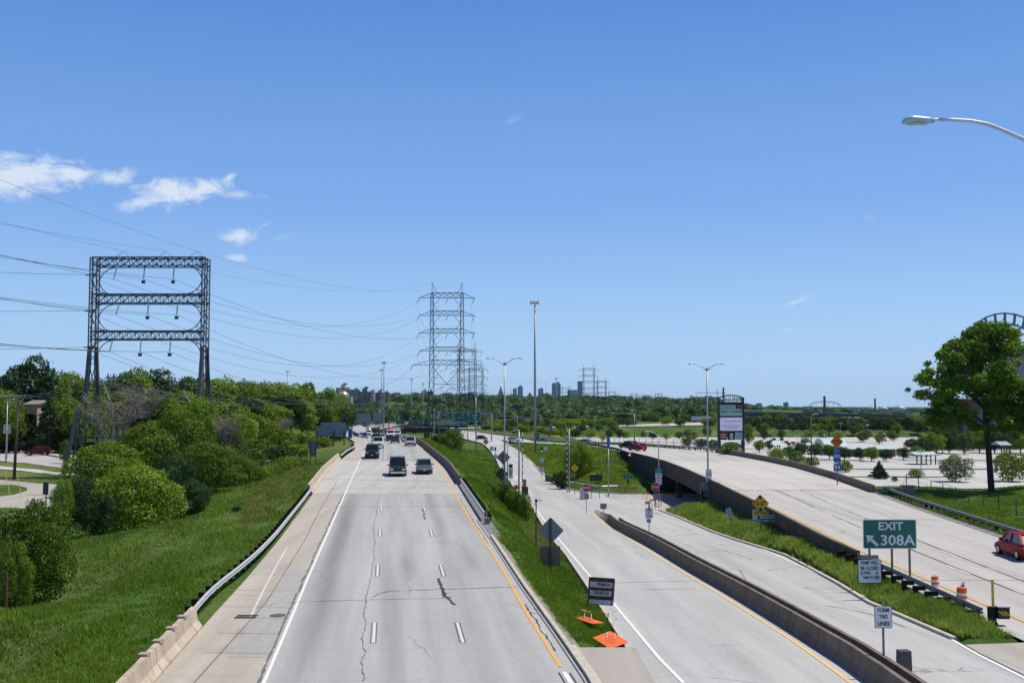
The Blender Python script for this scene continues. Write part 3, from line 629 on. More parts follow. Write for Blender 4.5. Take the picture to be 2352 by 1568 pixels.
bwall('wing_wall', BL, zB, 68, 121, [(.2,-.21),(-.03,-.21),(-.03,-4.0),(.2,-4.0)], m_conc3)
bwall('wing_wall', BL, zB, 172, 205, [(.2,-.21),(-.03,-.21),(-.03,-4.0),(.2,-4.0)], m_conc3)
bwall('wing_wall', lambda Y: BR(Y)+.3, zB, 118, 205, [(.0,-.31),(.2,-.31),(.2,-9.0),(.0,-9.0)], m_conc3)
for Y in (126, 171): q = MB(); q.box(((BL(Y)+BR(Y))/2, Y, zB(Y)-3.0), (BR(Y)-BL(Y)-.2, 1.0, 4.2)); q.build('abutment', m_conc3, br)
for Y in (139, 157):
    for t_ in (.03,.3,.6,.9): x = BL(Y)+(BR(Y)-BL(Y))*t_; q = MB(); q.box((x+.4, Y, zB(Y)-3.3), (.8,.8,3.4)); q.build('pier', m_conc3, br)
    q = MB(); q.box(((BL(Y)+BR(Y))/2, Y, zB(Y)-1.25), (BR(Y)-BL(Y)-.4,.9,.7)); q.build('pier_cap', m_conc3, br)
# ---- steel guardrails
def guardrail(label, fx, zf, ys, side, off=0, posts_every=1.6, block=.24, zoff=0, beam_m=None, h=.72, group=None, double=False):
    y0, y1 = ys; root = thing('guardrail', label, 'guardrail', (fx(y0), y0, zf(y0)), 0, group)
    ox, oy, oz = root.location; n = max(2, int((y1-y0)/2.0)); mb = MB(); pr = [(0,-.14),(.08,-.10),(.08,-.05),(-.01,0),(.08,.05),(.08,.10),(0,.14),(-.03,.14),(-.03,-.14)]
    mb.loft([[(fx(Y)+off-side*dx-ox, Y-oy, zf(Y)+zoff+h-.16+dz-oz) for dx, dz in pr] for Y in [y0+(y1-y0)*i/n for i in range(n+1)]])
    mb.build('beam', beam_m or m_galv, root)
    if double:
        mb = MB(); mb.loft([[(fx(Y)+off-side*dx-ox, Y-oy, zf(Y)+zoff+.28+dz-oz) for dx, dz in pr] for Y in [y0+(y1-y0)*i/n for i in range(n+1)]]); mb.build('beam', m_galv, root)
    pm = MB(); pm.box((side*(.16+block/2), 0, .20), (.34+block, .22, .22)); pm.box((side*(.2+block), 0, -.45), (.2,.2,1.3)); first = pm.build('post', m_wood, root)
    Y = y0+.3; k = 0; me = first.data
    while Y < y1 and k < 99:
        o = first if k == 0 else bpy.data.objects.new('post', me)
        if k: scene.collection.objects.link(o); o.parent = root
        o.location = (fx(Y)+off-ox, Y-oy, zf(Y)+zoff+h-.5-oz); Y += posts_every*(1 if Y < 200 else 2); k += 1
    return root
guardrail('bright steel guardrail on wooden posts beside the grassy slope, left of the freeway shoulder', lambda Y: FL(Y)-.1-.55*math.exp(-((Y-52)/9)**2), zF, (47.2,104), -1)
guardrail('short steel guardrail beyond the cream barrier, left of the freeway', lambda Y: FL(Y)-.1, zF, (152,196), -1)
guardrail('steel guardrail on wooden posts right of the yellow line, ending above the median grass', lambda Y: FR(Y)+.42, zF, (83.5,116), 1)
guardrail('long weathered guardrail along the right edge of the bridge roadway beside the lawn', lambda Y: BR(Y)+1.3, zB, (50,118), 1, beam_m=m_galvd)
guardrail('dark guardrail seen from behind, ending at the striped marker by the exit sign', lambda Y: BL(Y)-.15, zB, (50.5,70), -1, beam_m=m_galvd, block=.3)
guardrail('distant guardrail on the outside of the curve beyond the bridge', lambda Y: BR(Y)+.25, zB, (205,330), 1, beam_m=m_galvd)
guardrail('distant guardrail where the ramp meets the curved road, before the billboard', lambda Y: BR(Y)+.4, zB, (332,560), 1, beam_m=m_galvd)
guardrail('short guardrail on the inside of the curve just past the bridge', lambda Y: BL(Y)-.2, zB, (191,262), -1, beam_m=m_galvd)
# curved rail at the junction corner
def railpath(label, pts, z, h=.75):
    root = thing('guardrail', label, 'guardrail', pts[0]+(z,)); ox, oy = pts[0]; mb = MB(); mb.tube([(x-ox, y-oy, h-.15) for x, y in pts], .16, 6, flat=1); mb.build('beam', m_galv, root)
    for x, y in pts[::2]: q = MB(); q.box((x-ox, y-oy+.15, .25), (.18,.18,1.0)); q.build('post', m_wood, root)
    return root
jr = [onsurf(x, y, zR) for x, y in ((1289,1118),(1310,1121),(1345,1126),(1385,1130),(1420,1129))]
railpath('low bright guardrail at the junction corner behind the grey cabinet', [(p.x, p.y+.6) for p in jr], max(p.z for p in jr)+.22)
# ---- kerbs
def kerb(name, fx, zf, y0, y1, w_=.18, h=.13, m=m_kerb, step=2.0, side=-1):
    n = max(2, int((y1-y0)/step)); mb = MB()
    mb.loft([[(fx(Y), Y, zf(Y)-.25), (fx(Y), Y, zf(Y)+h), (fx(Y)+side*w_, Y, zf(Y)+h+.01), (fx(Y)+side*w_, Y, zf(Y)-.25)] for Y in [y0+(y1-y0)*i/n for i in range(n+1)]])
    return tag(mb.build(name, m), kind='structure')
kerb('kerb', lambda Y: FR(Y)+.02, zF, 43.5, 75, side=1); kerb('kerb', lambda Y: FR(Y)+.02, zF, 18, 43.5, side=1, w_=.35)
kerb('kerb', lambda Y: RL(Y)-.02, zR, 43.5, 128, side=-1, w_=.15, h=.1); 
kerb('kerb', lambda Y: RR(Y)+.02, zR, 47.5, 130.5, side=1, w_=.2); kerb('kerb', lambda Y: RR(Y)+.02, zR, 164, 400, side=1, w_=.25, h=.16, step=4); kerb('kerb', lambda Y: RL(Y)-.02, zR, 170, 400, side=-1, w_=.25, h=.16, step=4)
kp = [onsurf(x, y, zR) for x, y in ((1292,1123),(1338,1128.5),(1392,1132.5),(1462,1134.5))]; q = MB(); q.tube([(p.x, p.y+.1, p.z+.02) for p in kp]+[(30, kp[-1].y+.3, kp[-1].z)], .13, 4); tag(q.build('kerb', m_kerb), kind='structure')
# drain and manhole in the shoulder
p = onsurf(566, 1416, zF); q = MB()
for i in range(7): q.box((-.42+i*.14, 0, 0), (.06,.55,.03))
q.box((0,.28,0),(.95,.06,.03)); q.box((0,-.28,0),(.95,.06,.03)); o = q.build('drain_grate', m_dark, loc=(p.x,p.y,p.z+.03)); tag(o, 'rectangular iron drain grate set in the left shoulder', 'drain grate')
p = onsurf(638, 1413, zF)
q = MB(); q.disc((0,0,0), .36, 'z', 24, .03); o = q.build('manhole_cover', mat('rusty_iron', (.10,.09,.08), .8), loc=(p.x,p.y,p.z+.012)); tag(o, 'round dark manhole cover between the drain grate and the white line', 'manhole cover')
# ---- pale pavements beyond: parking lots, streets on the left
def lotpoly(name, pts, z, m):
    V = [(x, y, z) for x, y in pts]; o = MB().poly(V).build(name, m); return tag(o, kind='structure')
V = []; F = []; ys = np.linspace(196, 575, 44)
for Y in ys:
    lo = max(float(np.interp(Y,[190,235,276,327,360,420,580],[58,62,60,54,44,30,14])), BR(Y)+9)+4
    for k in range(9): V.append((lo+(Y*.62+60-lo)*k/8, Y, -8+K*Y+.12))
for i in range(43):
    for k in range(8): a = i*9+k; F.append((a, a+1, a+10, a+9))
tag(npmesh('parking_lot', V, F, m_lot), kind='structure')
V = []; F = []; g_ = random.Random(5)
for Y in np.arange(262, 560, 17):
    lo = max(float(np.interp(Y,[190,235,276,327,360,420,580],[58,62,60,54,44,30,14])), BR(Y)+9)+8
    for x in np.arange(lo, Y*.6+40, 3.0):
        if int(x/60) % 3 == 2: continue
        z = -8+K*(Y)+.14; n_ = len(V); V += [(x,Y,z),(x+.14,Y,z),(x+.14,Y+5,z+.02),(x,Y+5,z+.02)]; F.append((n_,n_+1,n_+2,n_+3))
tag(npmesh('parking_lines', V, F, mat('stall_paint', (.62,.61,.58), .8)), kind='structure')
for (x, Y, lx, ly) in ((95,268,40,1.6),(120,300,60,2.0),(88,345,50,1.8),(150,345,50,1.8),(70,430,70,2),(160,420,70,2),(110,500,120,2.4),(185,300,40,2.2),(140,262,36,1.4)):
    V = []; n_ = 14
    for k in range(n_): a = 6.283*k/n_; V.append((x+lx/2*max(-1,min(1,1.15*math.cos(a))), Y+ly*math.sin(a), -8+K*(Y+ly*math.sin(a))+.2))
    tag(MB().poly(V).build('planted_island', m_grass), kind='structure')
for (x0, y0_, x1, y1_) in ((60,330,190,338),(70,290,170,300),(90,400,260,396),(100,262,200,258)):
    q = MB(); q.quad((x0,y0_,-8+K*y0_+.15),(x1,y1_,-8+K*y1_+.15),(x1,y1_+.5,-8+K*y1_+.15),(x0,y0_+.5,-8+K*y0_+.15)); tag(q.build('pavement_joint', m_tar2), kind='structure')
drape_px('left_street', [((-60,1052),(-60,1028)),((60,1064),(60,1040)),((170,1079),(150,1056)),((260,1092),(240,1068))], m_street, .06)
drape_px('driveway', [((-60,1195),(-60,1098)),((60,1190),(60,1108)),((120,1175),(120,1112)),((260,1150),(230,1121))], m_gore, .05)
drape_px('footpath', [((-60,1072),(-60,1066)),((80,1085),(80,1078)),((240,1106),(240,1098))], m_lot, .06); drape_px('footpath', [((-40,1022),(-40,1017)),((30,1030),(30,1025)),((130,1024),(130,1020)),((190,1023),(190,1020))], m_lot, .06)
drape_px('footpath', [((-20,1031),(-20,1025)),((120,1046),(120,1040)),((190,1058),(190,1051))], m_lot, .05)
drape_px('lawn_island', [((-60,1145),(-60,1118)),((30,1137),(30,1115)),((62,1128),(62,1122))], m_grass, .12)
drape_px('side_street', [((556,1047),(560,1034)),((600,1040),(600,1026)),((660,1036),(650,1022))], m_lot, .05)
# stadium service road and highway on the far grass bank
drape('valley_highway', [((-60,640),(-60,668)),((60,700),(60,728)),((200,760),(200,790)),((420,800),(420,830)),((700,820),(700,850))], m_lot, .4, 20)
# ================================================================ VEGETATION
def foliage(name, dark, light, tip=None, trans=.27, sc=.45):
    t = NT(name); N, L = t.N, t.L
    oi = N.new('ShaderNodeObjectInfo'); tc = N.new('ShaderNodeTexCoord')
    n1 = t.noise(tc.outputs['Object'], sc, 2, .5); n2 = t.noise(t.pos, 5.5, 1, .5)
    f = t.math('ADD', t.math('ADD', t.math('MULTIPLY', n1, .75), t.math('MULTIPLY', n2, .45)), t.math('MULTIPLY', t.math('SUBTRACT', oi.outputs['Random'], .5), .30))
    c = t.ramp(f, [(.38, dark), (.72, light), (.95, tip or light)])
    d = N.new('ShaderNodeBsdfDiffuse'); tr = N.new('ShaderNodeBsdfTranslucent'); mx = N.new('ShaderNodeMixShader'); mx.inputs[0].default_value = trans
    gl = N.new('ShaderNodeBsdfGlossy'); gl.inputs['Roughness'].default_value = .45; gl.inputs['Color'].default_value = (.8,.85,.8,1); m2 = N.new('ShaderNodeMixShader'); m2.inputs[0].default_value = .012
    c2 = t.mix(1.0, c, (1.15,1.25,.45), 'MULTIPLY')
    L.new(c, d.inputs[0]); L.new(c2, tr.inputs[0]); L.new(d.outputs[0], mx.inputs[1]); L.new(tr.outputs[0], mx.inputs[2])
    L.new(mx.outputs[0], m2.inputs[1]); L.new(gl.outputs[0], m2.inputs[2]); N.remove(t.b); L.new(m2.outputs[0], t.out.inputs[0]); return t.m
LM = dict(
 mid=foliage('leaf_mid_green', (.05,.10,.011), (.175,.255,.026), (.28,.35,.05)),
 bright=foliage('leaf_bright_green', (.06,.125,.011), (.19,.295,.026), (.29,.38,.05)),
 yellow=foliage('leaf_yellow_green', (.07,.13,.014), (.19,.27,.03), (.28,.34,.05)),
 dark=foliage('leaf_dark_green', (.014,.034,.010), (.045,.09,.022), (.07,.12,.03), trans=.2),
 blue=foliage('leaf_blue_green', (.022,.055,.022), (.06,.125,.045), (.11,.19,.08)),
 conifer=foliage('needle_dark', (.012,.022,.010), (.04,.06,.022), (.07,.085,.035), trans=.05),
 olive=foliage('leaf_olive', (.035,.058,.016), (.10,.135,.045), (.15,.19,.075)),
 grey=foliage('leaf_grey_green', (.07,.10,.05), (.20,.24,.15), (.30,.33,.24)))
m_bark = mat('bark', (.075,.06,.045), .95, var=.35, scale=5); m_barkg = mat('grey_bark', (.235,.20,.165), .95, var=.3, scale=5)
def leaves(blobs, n, size, seed, up=.25, flat=.55, shell=.30, fuzz=.10):
    g = np.random.default_rng(seed); B = np.array([[*c, *(r if isinstance(r, (tuple, list)) else (r, r, r))] for c, r in blobs])
    wt = (B[:,3]*B[:,4]*B[:,5])**(2/3); ix = g.choice(len(B), n, p=wt/wt.sum())
    d = g.normal(size=(n, 3)); d /= np.linalg.norm(d, axis=1)[:, None]
    low = d[:, 2] < -.35; d[low & (g.random(n) < .45), 2] *= -1
    # small sprays of leaves: jitter around shared directions for a clumpy surface
    q = g.normal(size=(n, 3))*.05; rad = 1 - shell*g.random(n)**1.6 + g.normal(size=n)*fuzz
    P = B[ix, :3] + (d*rad[:, None]+q)*B[ix, 3:6]
    # drop leaves buried in neighbouring lobes
    keep = np.ones(n, bool)
    for b in B:
        s_ = (((P-b[:3])/b[3:6])**2).sum(1); keep &= ~((s_ < .36) )
    P = P[keep]; d = d[keep]; n = len(P)
    nrm = d*.75 + g.normal(size=(n, 3))*flat + np.array([0, 0, up]); nrm /= np.linalg.norm(nrm, axis=1)[:, None]
    a = np.cross(nrm, g.normal(size=(n, 3))); a /= np.linalg.norm(a, axis=1)[:, None]; b = np.cross(nrm, a)
    s1 = size*(.55+.9*g.random(n))[:, None]; s2 = s1*(.55+.3*g.random(n))[:, None]
    V = np.stack([P-a*s1*.5, P-b*s2*.5, P+a*s1*.5, P+b*s2*.5], 1).reshape(-1, 3); F = np.arange(4*n).reshape(n, 4)
    return V, F
def lobes(rx, ry, z0, z1, n, r0, r1, seed, shape=1.0):
    """lobed crown: blobs spread over an ellipsoid"""
    g = random.Random(seed); out = []; cz = (z0+z1)/2; rz = (z1-z0)/2; ga = math.pi*(3-5**.5)
    for i in range(n):
        v = 1-2*(i+.5)/n; h = math.sqrt(1-v*v); th = ga*i+g.uniform(-.5, .5); k = g.uniform(.5, .85); r = g.uniform(r0, r1)
        tap = 1 - (shape-1)*.5*(v+1)*.5
        out.append(((rx*k*h*math.cos(th)*tap, ry*k*h*math.sin(th)*tap, cz+rz*k*v), (r*min(rx,ry)*1.0, r*min(rx,ry), r*min(rx,ry)*.85)))
    out.append(((0,0,cz), (rx*.55, ry*.55, rz*.6))); return out
def trunk_mb(h, r, blobs, seed, nl=7, k=7):
    g = random.Random(seed); mb = MB(); mb.tube([(0,0,-.4),(0,0,.05*h),(.02*h*g.uniform(-1,1),.02*h*g.uniform(-1,1),h*.45),(0,0,h*.8)], [r*1.5,r*1.05,r*.8,r*.3], k)
    bl = sorted(blobs[:-1], key=lambda b: g.random())[:nl]
    for c, rr in bl:
        c = Vector(c); z = max(.18*h, min(c.z*.6, h*.5)); mb.tube([(0,0,z),(c.x*.45,c.y*.45,z+(c.z-z)*.55),tuple(c)], [r*.45,r*.28,r*.08], 5)
    return mb
def make_tree(name, lab, cat, blobs, n, leaf, mkey, seed, h, tr=.25, limbs=7, bark=None, loc=(0,0,0), **kw):
    root = thing(name, lab, cat, loc)
    trunk_mb(h, tr, blobs, seed, limbs).build('trunk', bark or m_bark, root, smooth=True)
    V, F = leaves(blobs, n, leaf, seed, **kw); npmesh('crown', V, F, LM[mkey], root); return root
def place_tree(proto, used, x, y, h, proto_h, lab, cat='tree', group=None, wscale=1, mkey=None, rz=None, z=None):
    r_ = rng.random() if rz is None else rz/6.283
    if proto.name not in used: o = proto; used.add(proto.name)
    else: o = copy_tree(proto)
    s = h/proto_h; o.location = (x, y, (ground(x, y) if z is None else z)-.05); o.rotation_euler = (0, 0, r_*6.283); o.scale = (s*wscale, s*wscale, s)
    tag(o, lab, cat, group)
    if mkey:
        for c in o.children:
            if c.name.startswith('crown'): c.material_slots[0].link = 'OBJECT'; c.material_slots[0].material = LM[mkey]
    return o
USED = set()
# prototypes (height ~10 m trees, 4 m shrubs)
PT = []
for k in range(3): PT.append(make_tree('deciduous_tree', '-', 'tree', lobes(4.4,4.2,1.6,10,26,.28,.42,40+k), 11000, .34, 'mid', 50+k, 10))
TALL = [make_tree('deciduous_tree', '-', 'tree', lobes(3.2,3.2,1.5,10,26,.30,.46,60+k), 9000, .32, 'mid', 70+k, 10) for k in range(2)]
FAR = [make_tree('deciduous_tree', '-', 'tree', lobes(4.6,4.4,.6,10,16,.30,.48,80+k), 1700, .75, 'mid', 90+k, 10, limbs=3) for k in range(3)]
SH = [make_tree('shrub', '-', 'shrub', lobes(2.4,2.3,.0,4.0,24,.26,.42,100+k), 20000, .115, 'mid', 110+k, 4, tr=.08, limbs=6) for k in range(3)]
SHF = [make_tree('shrub', '-', 'shrub', lobes(2.3,2.2,.0,4.0,14,.30,.46,120+k), 3600, .24, 'mid', 130+k, 4, tr=.08, limbs=3) for k in range(2)]
def conifer_blobs(h, r, seed):
    g = random.Random(seed); out = []
    for i in range(46):
        t = i/45; z = h*(.10+.86*t); rr = r*(1-t)**.85; th = i*2.4+g.uniform(-.3,.3); k = g.uniform(.35,.8)
        out.append(((rr*k*math.cos(th), rr*k*math.sin(th), z), (max(.22,rr*.52), max(.22,rr*.52), max(.22,.055*h*(1-t)+.12))))
    out.append(((0,0,h*.4),(r*.4,r*.4,h*.3))); return out
CO = [make_tree('conifer_tree', '-', 'conifer', conifer_blobs(10,4.3,140+k), 14000, .36, 'conifer', 150+k, 10, limbs=4, flat=.8) for k in range(2)]
for p_ in PT+TALL+FAR+SH+SHF+CO: p_.location = (0,-400,-60)
def tp(protos, px, ytop, Y, lab, w=None, mkey=None, cat='tree', group=None, H=10, hmin=2):
    """tree whose top stands at picture row ytop and which grows at distance Y"""
    b = base(px, Y); top = wz(ytop, Y, px); h = max(hmin, top-b.z); pr = protos[int(rng.integers(len(protos)))]
    ws = 1
    if w: ws = (w/2460*Y)/(.88*H*(h/H)) if protos is not SH and protos is not SHF else (w/2460*Y)/(1.2*h)
    return place_tree(pr, USED, b.x, Y, h, H if protos not in (SH, SHF) else 4, lab, cat, group, max(.45, min(2.4, ws)), mkey)
# --- shrubs and hedge on the left bank
NEARSH = [
 (88,1140,64,185,'mid','tall leafy green bush at the far left, in front of the driveway'),
 (222,1128,86,120,'dark','dark bushy shrub between the tall left bush and the round green bush'),
 (318,1062,92,215,'mid','large round green bush in the middle of the left shrubbery'),
 (445,1100,103,95,'blue','low bluish green bush at the right foot of the round bush'),
 (245,1010,112,190,'mid','tall green bush behind the round bush, next to the leaning pole'),
 (345,965,120,170,'mid','tall bush under the bare grey branches'),
 (410,930,122,150,'yellow','yellow green tall bush in the middle of the left shrubbery'),
 (465,905,128,130,'bright','bright green bush with the highest top in the left shrubbery'),
 (478,1010,112,150,'mid','leafy bush on the right side of the left shrubbery above the grass'),
 (530,985,122,110,'olive','olive green bush near the right end of the left shrubbery'),
 (540,1040,118,110,'mid','rounded bush at the right end of the left shrubbery, above the dry grass'),
 (400,1040,106,130,'blue','dense bush between the round bush and the right end of the shrubbery'),
 (570,1065,124,80,'mid','small bush at the right foot of the shrubbery beside the thin yellow rod'),
 (195,1090,98,90,'blue','blue green bush right of the dark grey square sign'),
 (150,1095,96,40,'bright','small bright bush behind the tall left bush'),
 (300,1050,108,110,'mid','leafy bush rising directly behind the round bush')]
for px, yt, Y, w_, mk, lab in NEARSH: tp(SH, px, yt, Y, lab, w_, mk, 'bush')
b = base(30, 60)
for px, yt, Y, w_, mk, lab in ((38,1235,60,80,'yellow','yellow green vine bush at the left edge beside the rusty post'),(-12,1150,70,90,'mid','green bush cut off by the left edge of the picture'),(150,1375,60,90,'bright','low leafy weeds on the slope below the tall left bush'),(95,1430,57,70,'bright','low leafy weeds at the lower left of the slope'),
  (548,1205,92,26,'blue','small lone bluish weed clump on the grass slope left of the guardrail'),(8,1390,57,50,'mid','low green weeds at the lower left corner')):
    tp(SH, px, yt, Y, lab, w_, mk, 'bush', hmin=.5)
for px, yt, Y, w_, mk, lab in [
 (640,1022,160,95,'dark','dark round bush behind the small grey diamond sign back'),(600,1005,175,80,'mid','green bush left of the dark round bush beside the side street'),
 (690,1028,168,90,'mid','green bush between the dark round bush and the square sign back'),(655,985,190,70,'bright','bright bush above the side street'),(700,990,200,70,'mid','bush left of the large blue grey sign back'),
 (745,1018,205,60,'mid','low bush under the large blue grey sign back'),(590,1035,150,60,'mid','bush right of the side street end'),(770,1000,260,50,'dark','low dark shrubs behind the sign posts')]:
    tp(SHF, px, yt, Y, lab, w_, mk, 'bush')
# clipped hedge with yellow green tips
hb = []; g_ = random.Random(3)
for i in range(34):
    t = i/33; px = 596+(700-596)*t; Y = 128+22*t; p = base(px, Y); hb.append(((p.x, Y, p.z+.75), (1.15, 1.0, g_.uniform(.8,1.0))))
hb.append(((hb[0][0][0],hb[0][0][1],hb[0][0][2]),(1,1,.8)))
hd = thing('hedge', 'long low hedge with yellow green leaves above the dry grass on the left', 'hedge'); V, F = leaves(hb, 26000, .16, 5); npmesh('crown', V, F, LM['yellow'], hd)
q = MB()
for c, r in hb[::4]: q.tube([(c[0],c[1],c[2]-1.2),(c[0],c[1],c[2])], .05, 4)
tag(q.build('stem', m_bark, hd), kind='stuff')
# bare grey shrubs
def bare(px, ybase, ytop, Y, lab, w_, seed, n=420):
    b = base(px, Y); z0 = wz(ybase, Y); h = wz(ytop, Y)-z0; rw = w_/2460*Y/2; g = random.Random(seed); mb = MB()
    for i in range(26):
        th = g.uniform(0, 6.283); rr = rw*math.sqrt(g.random()); tip = Vector((rr*math.cos(th), rr*math.sin(th)*.7, h*g.uniform(.55,1))); o_ = Vector((rr*.25*math.cos(th), rr*.25*math.sin(th), 0))
        mid = o_.lerp(tip, .5)+Vector((g.uniform(-.4,.4), g.uniform(-.4,.4), .3)); mb.tube([o_, mid, tip], [.06,.04,.015], 4, caps=False)
        for k in range(n//26):
            t = g.uniform(.3, 1); s_ = mid.lerp(tip, (t-.5)*2) if t > .5 else o_.lerp(mid, t*2); e = s_+Vector((g.gauss(0,.6), g.gauss(0,.6), g.uniform(-.1,.9))); e2 = e+Vector((g.gauss(0,.3), g.gauss(0,.3), g.uniform(-.1,.5)))
            mb.tube([s_, e, e2], [.022,.016,.008], 3, caps=False)
    r_ = thing('bare_shrub', lab, 'bare shrub', (b.x, Y, z0)); tag(mb.build('branches', m_barkg, r_), kind='stuff'); return r_
bare(262,1010,905,116,'bare grey branches above the left shrubbery, under the lattice gantry', 170, 1, 420)
bare(330,960,880,126,'thin bare grey twigs at the top of the left shrubbery', 120, 2, 260)
bare(520,1020,950,121,'bare grey twigs at the right side of the left shrubbery', 80, 3, 200)
bare(655,990,960,215,'small bare tree at the foot of the wooded hillside', 50, 4, 200)
# --- wooded hillside on the left
kinds = {'mid':'mid green','bright':'bright green','yellow':'yellow green','dark':'dark green','olive':'olive green','blue':'bluish green'}
HILL = [(8,848,225,80,'dark'),(70,814,240,95,'dark'),(125,850,250,80,'mid'),(168,850,232,80,'yellow'),(212,868,238,70,'bright'),(255,862,262,70,'olive'),(305,840,250,95,'mid'),(352,850,262,90,'dark'),(395,872,262,60,'olive'),(445,858,262,85,'mid'),
 (500,862,275,80,'bright'),(545,870,280,80,'mid'),(590,873,292,70,'bright'),(630,878,300,70,'mid'),(668,880,312,70,'yellow'),(705,872,325,60,'mid'),(738,888,345,60,'bright'),(768,900,370,55,'mid'),(792,916,400,42,'dark'),
 (-30,870,215,80,'mid'),(20,900,205,60,'mid'),(150,905,212,70,'yellow'),(185,915,205,60,'mid'),(510,915,222,90,'mid'),(565,905,235,85,'dark'),(612,915,245,75,'bright'),(655,905,262,75,'dark'),(695,912,275,60,'yellow'),(728,918,300,60,'mid'),(765,930,335,55,'dark'),
 (490,950,200,60,'mid'),(545,950,208,65,'bright'),(600,950,222,55,'mid'),(640,958,232,45,'bright'),(745,945,300,45,'mid'),(780,950,365,35,'bright'),(330,890,240,90,'mid'),(400,900,240,80,'bright'),(270,895,238,80,'mid'),(225,900,225,60,'yellow'),(455,900,245,70,'dark')]
for i, (px, yt, Y, w_, mk) in enumerate(HILL):
    if i == 1: lab = 'tall dark green tree with the highest crown at the far left skyline'
    elif i == 18: lab = 'dark green tree at the right end of the wooded hillside beside the far freeway'
    else: lab = kinds[mk]+' leafy tree in the wood covering the left hillside'
    tp(PT if i % 3 else TALL, px, yt, Y, lab, w_*1.55, mk, 'tree', kinds[mk]+' trees of the left hillside')
for px, yt, Y, w_, lab in [(112,895,206,75,'dark conifer with drooping branches left of the gantry foot'),(60,936,206,62,'dark conifer in front of the brick house at the far left'),(10,955,206,60,'dark conifer cut off by the left edge of the picture'),(172,905,206,60,'dark conifer directly behind the gantry foot'),(35,955,208,36,'slim dark conifer between the lamp post and the brick house'),(140,945,208,45,'short dark conifer behind the red car on the left street')]:
    tp(CO, px, yt, Y, lab, w_, None, 'conifer')
tp(SHF, 152, 1008, 172, 'small round green tree beside the left street', 28, 'mid', 'bush')
# --- near the ramps
tp(SH, 1327, 1010, 190, 'round leafy tree on the embankment above the junction', 84, 'mid', 'tree', hmin=4)
tp(SHF, 1291, 1080, 176, 'dark bush behind the striped poles at the junction', 50, 'dark', 'bush')
tp(SH, 1037, 985, 240, 'green bushy tree beside the median wall below the big pylon', 66, 'mid', 'tree'); tp(PT, 1010, 996, 260, 'smaller tree left of the tree below the big pylon', 40, 'dark', 'tree')
for i in range(9): px = 1095+i*14; tp(SHF, px, 1094+4.6*i, 138-3.2*i, ('leafy weed bush on the median bank along the wire fence','yellowish weed bush on the median bank along the wire fence')[i%2], 22, ('mid','yellow')[i%2], 'bush', ('green weeds on the median bank','yellowish weeds on the median bank')[i%2], hmin=.8)
for px, yt, Y, w_, mk, lab in [(1160,1108,122,34,'yellow','leafy bush around the foot of the double-armed lamp left of the ramp'),(1175,1120,116,30,'mid','low bush beside the signal pole left of the ramp')]: tp(SHF, px, yt, Y, lab, w_, mk, 'bush', hmin=1)
# yellow flowering weeds below the bridge end
g_ = random.Random(8); wb = []
for i in range(44):
    px = g_.uniform(1335,1440); Y = g_.uniform(172,200); b = base(px, Y); wb.append(((b.x, Y, b.z+.1), (1.0, 1.0, .42)))
V, F = leaves(wb, 9000, .2, 9, up=.5); o = npmesh('flowering_weeds', V, F, foliage('weeds_yellow', (.10,.17,.015), (.30,.34,.03), (.55,.48,.03))); tag(o, kind='stuff'); o['label'] = 'yellow flowering weeds on the bank left of the underpass'
# --- the large tree on the right
TY_ = 120; bb = base(2272, TY_)
def C6(x, y): return ((2060+x/3.136)/1.0884, (750+y/3.136)/1.0884)
cl = [(1350,245,105),(1210,270,90),(1270,330,110),(1430,300,95),(1160,330,80),(1040,345,62),(1100,390,90),(985,400,60),(1200,420,120),(1330,420,110),(1430,400,90),(905,445,42),(960,480,80),(1060,500,100),(1180,520,105),(1300,560,100),(1420,500,75),
 (900,560,50),(980,580,70),(800,620,65),(860,660,75),(760,660,40),(780,745,60),(850,760,60),(940,690,80),(1040,660,85),(1140,640,80),(1250,640,95),(1370,640,110),(1480,640,95),(1560,680,90),(1200,720,80),(1320,740,110),(1440,760,110),(1560,790,100),
 (1650,700,100),(1700,800,110),(1650,880,90),(1000,780,80),(920,800,60),(1060,850,70),(880,850,50),(820,880,45),(900,930,70),(980,920,70),(850,960,50),(1060,950,60),(1330,860,80),(1420,880,90),(1520,900,90),(1380,950,60),(1470,980,60),(1600,960,80),(1550,1010,50),(1700,940,90),(1130,900,50),(930,990,40),(1150,960,40),(1200,1000,50),(1310,1010,45),(1400,1010,50)]
bt = thing('broadleaf_tree', 'large broadleaf tree with dark trunk standing on the lawn at the right edge', 'tree', tuple(bb))
g_ = random.Random(11); BBL = []
for x, y, r in cl:
    u, v = C6(x, y); p = atY(u, v, TY_); rr = r/3.136/1.0884/2460*TY_
    half = 3.4*max(.15, 1-abs(y-600)/520)
    BBL.append(((p.x-bb.x, g_.uniform(-half, half), p.z-bb.z), (rr*1.0, rr*1.15, rr*.72)))
for i in range(60):
    c, r_ = BBL[g_.randrange(len(cl))]; k = g_.uniform(.35,.8); BBL.append(((c[0]+g_.uniform(-1.5,1.5), g_.uniform(-4,4), c[2]+g_.uniform(-.8,.8)), (k,k,k*.7)))
BBL = [(c, tuple(v*.98 for v in r)) for c, r in BBL]; V, F = leaves(BBL, 100000, .28, 12, up=.45, flat=.6, shell=.8, fuzz=.2); npmesh('crown', V, F, foliage('leaf_maple', (.06,.13,.012), (.20,.30,.028), (.30,.39,.05)), bt)
q = MB(); H_ = wz(800, TY_, 2290)-bb.z
def C6w(x, y, dy=0): u, v = C6(x, y); p = atY(u, v, TY_); return (p.x-bb.x, dy, p.z-bb.z)
q.tube([(0,0,-.6),(0,0,.4),C6w(1288,1150),C6w(1272,980),C6w(1262,850),C6w(1240,740)], [.5,.36,.31,.30,.27,.2], 12)
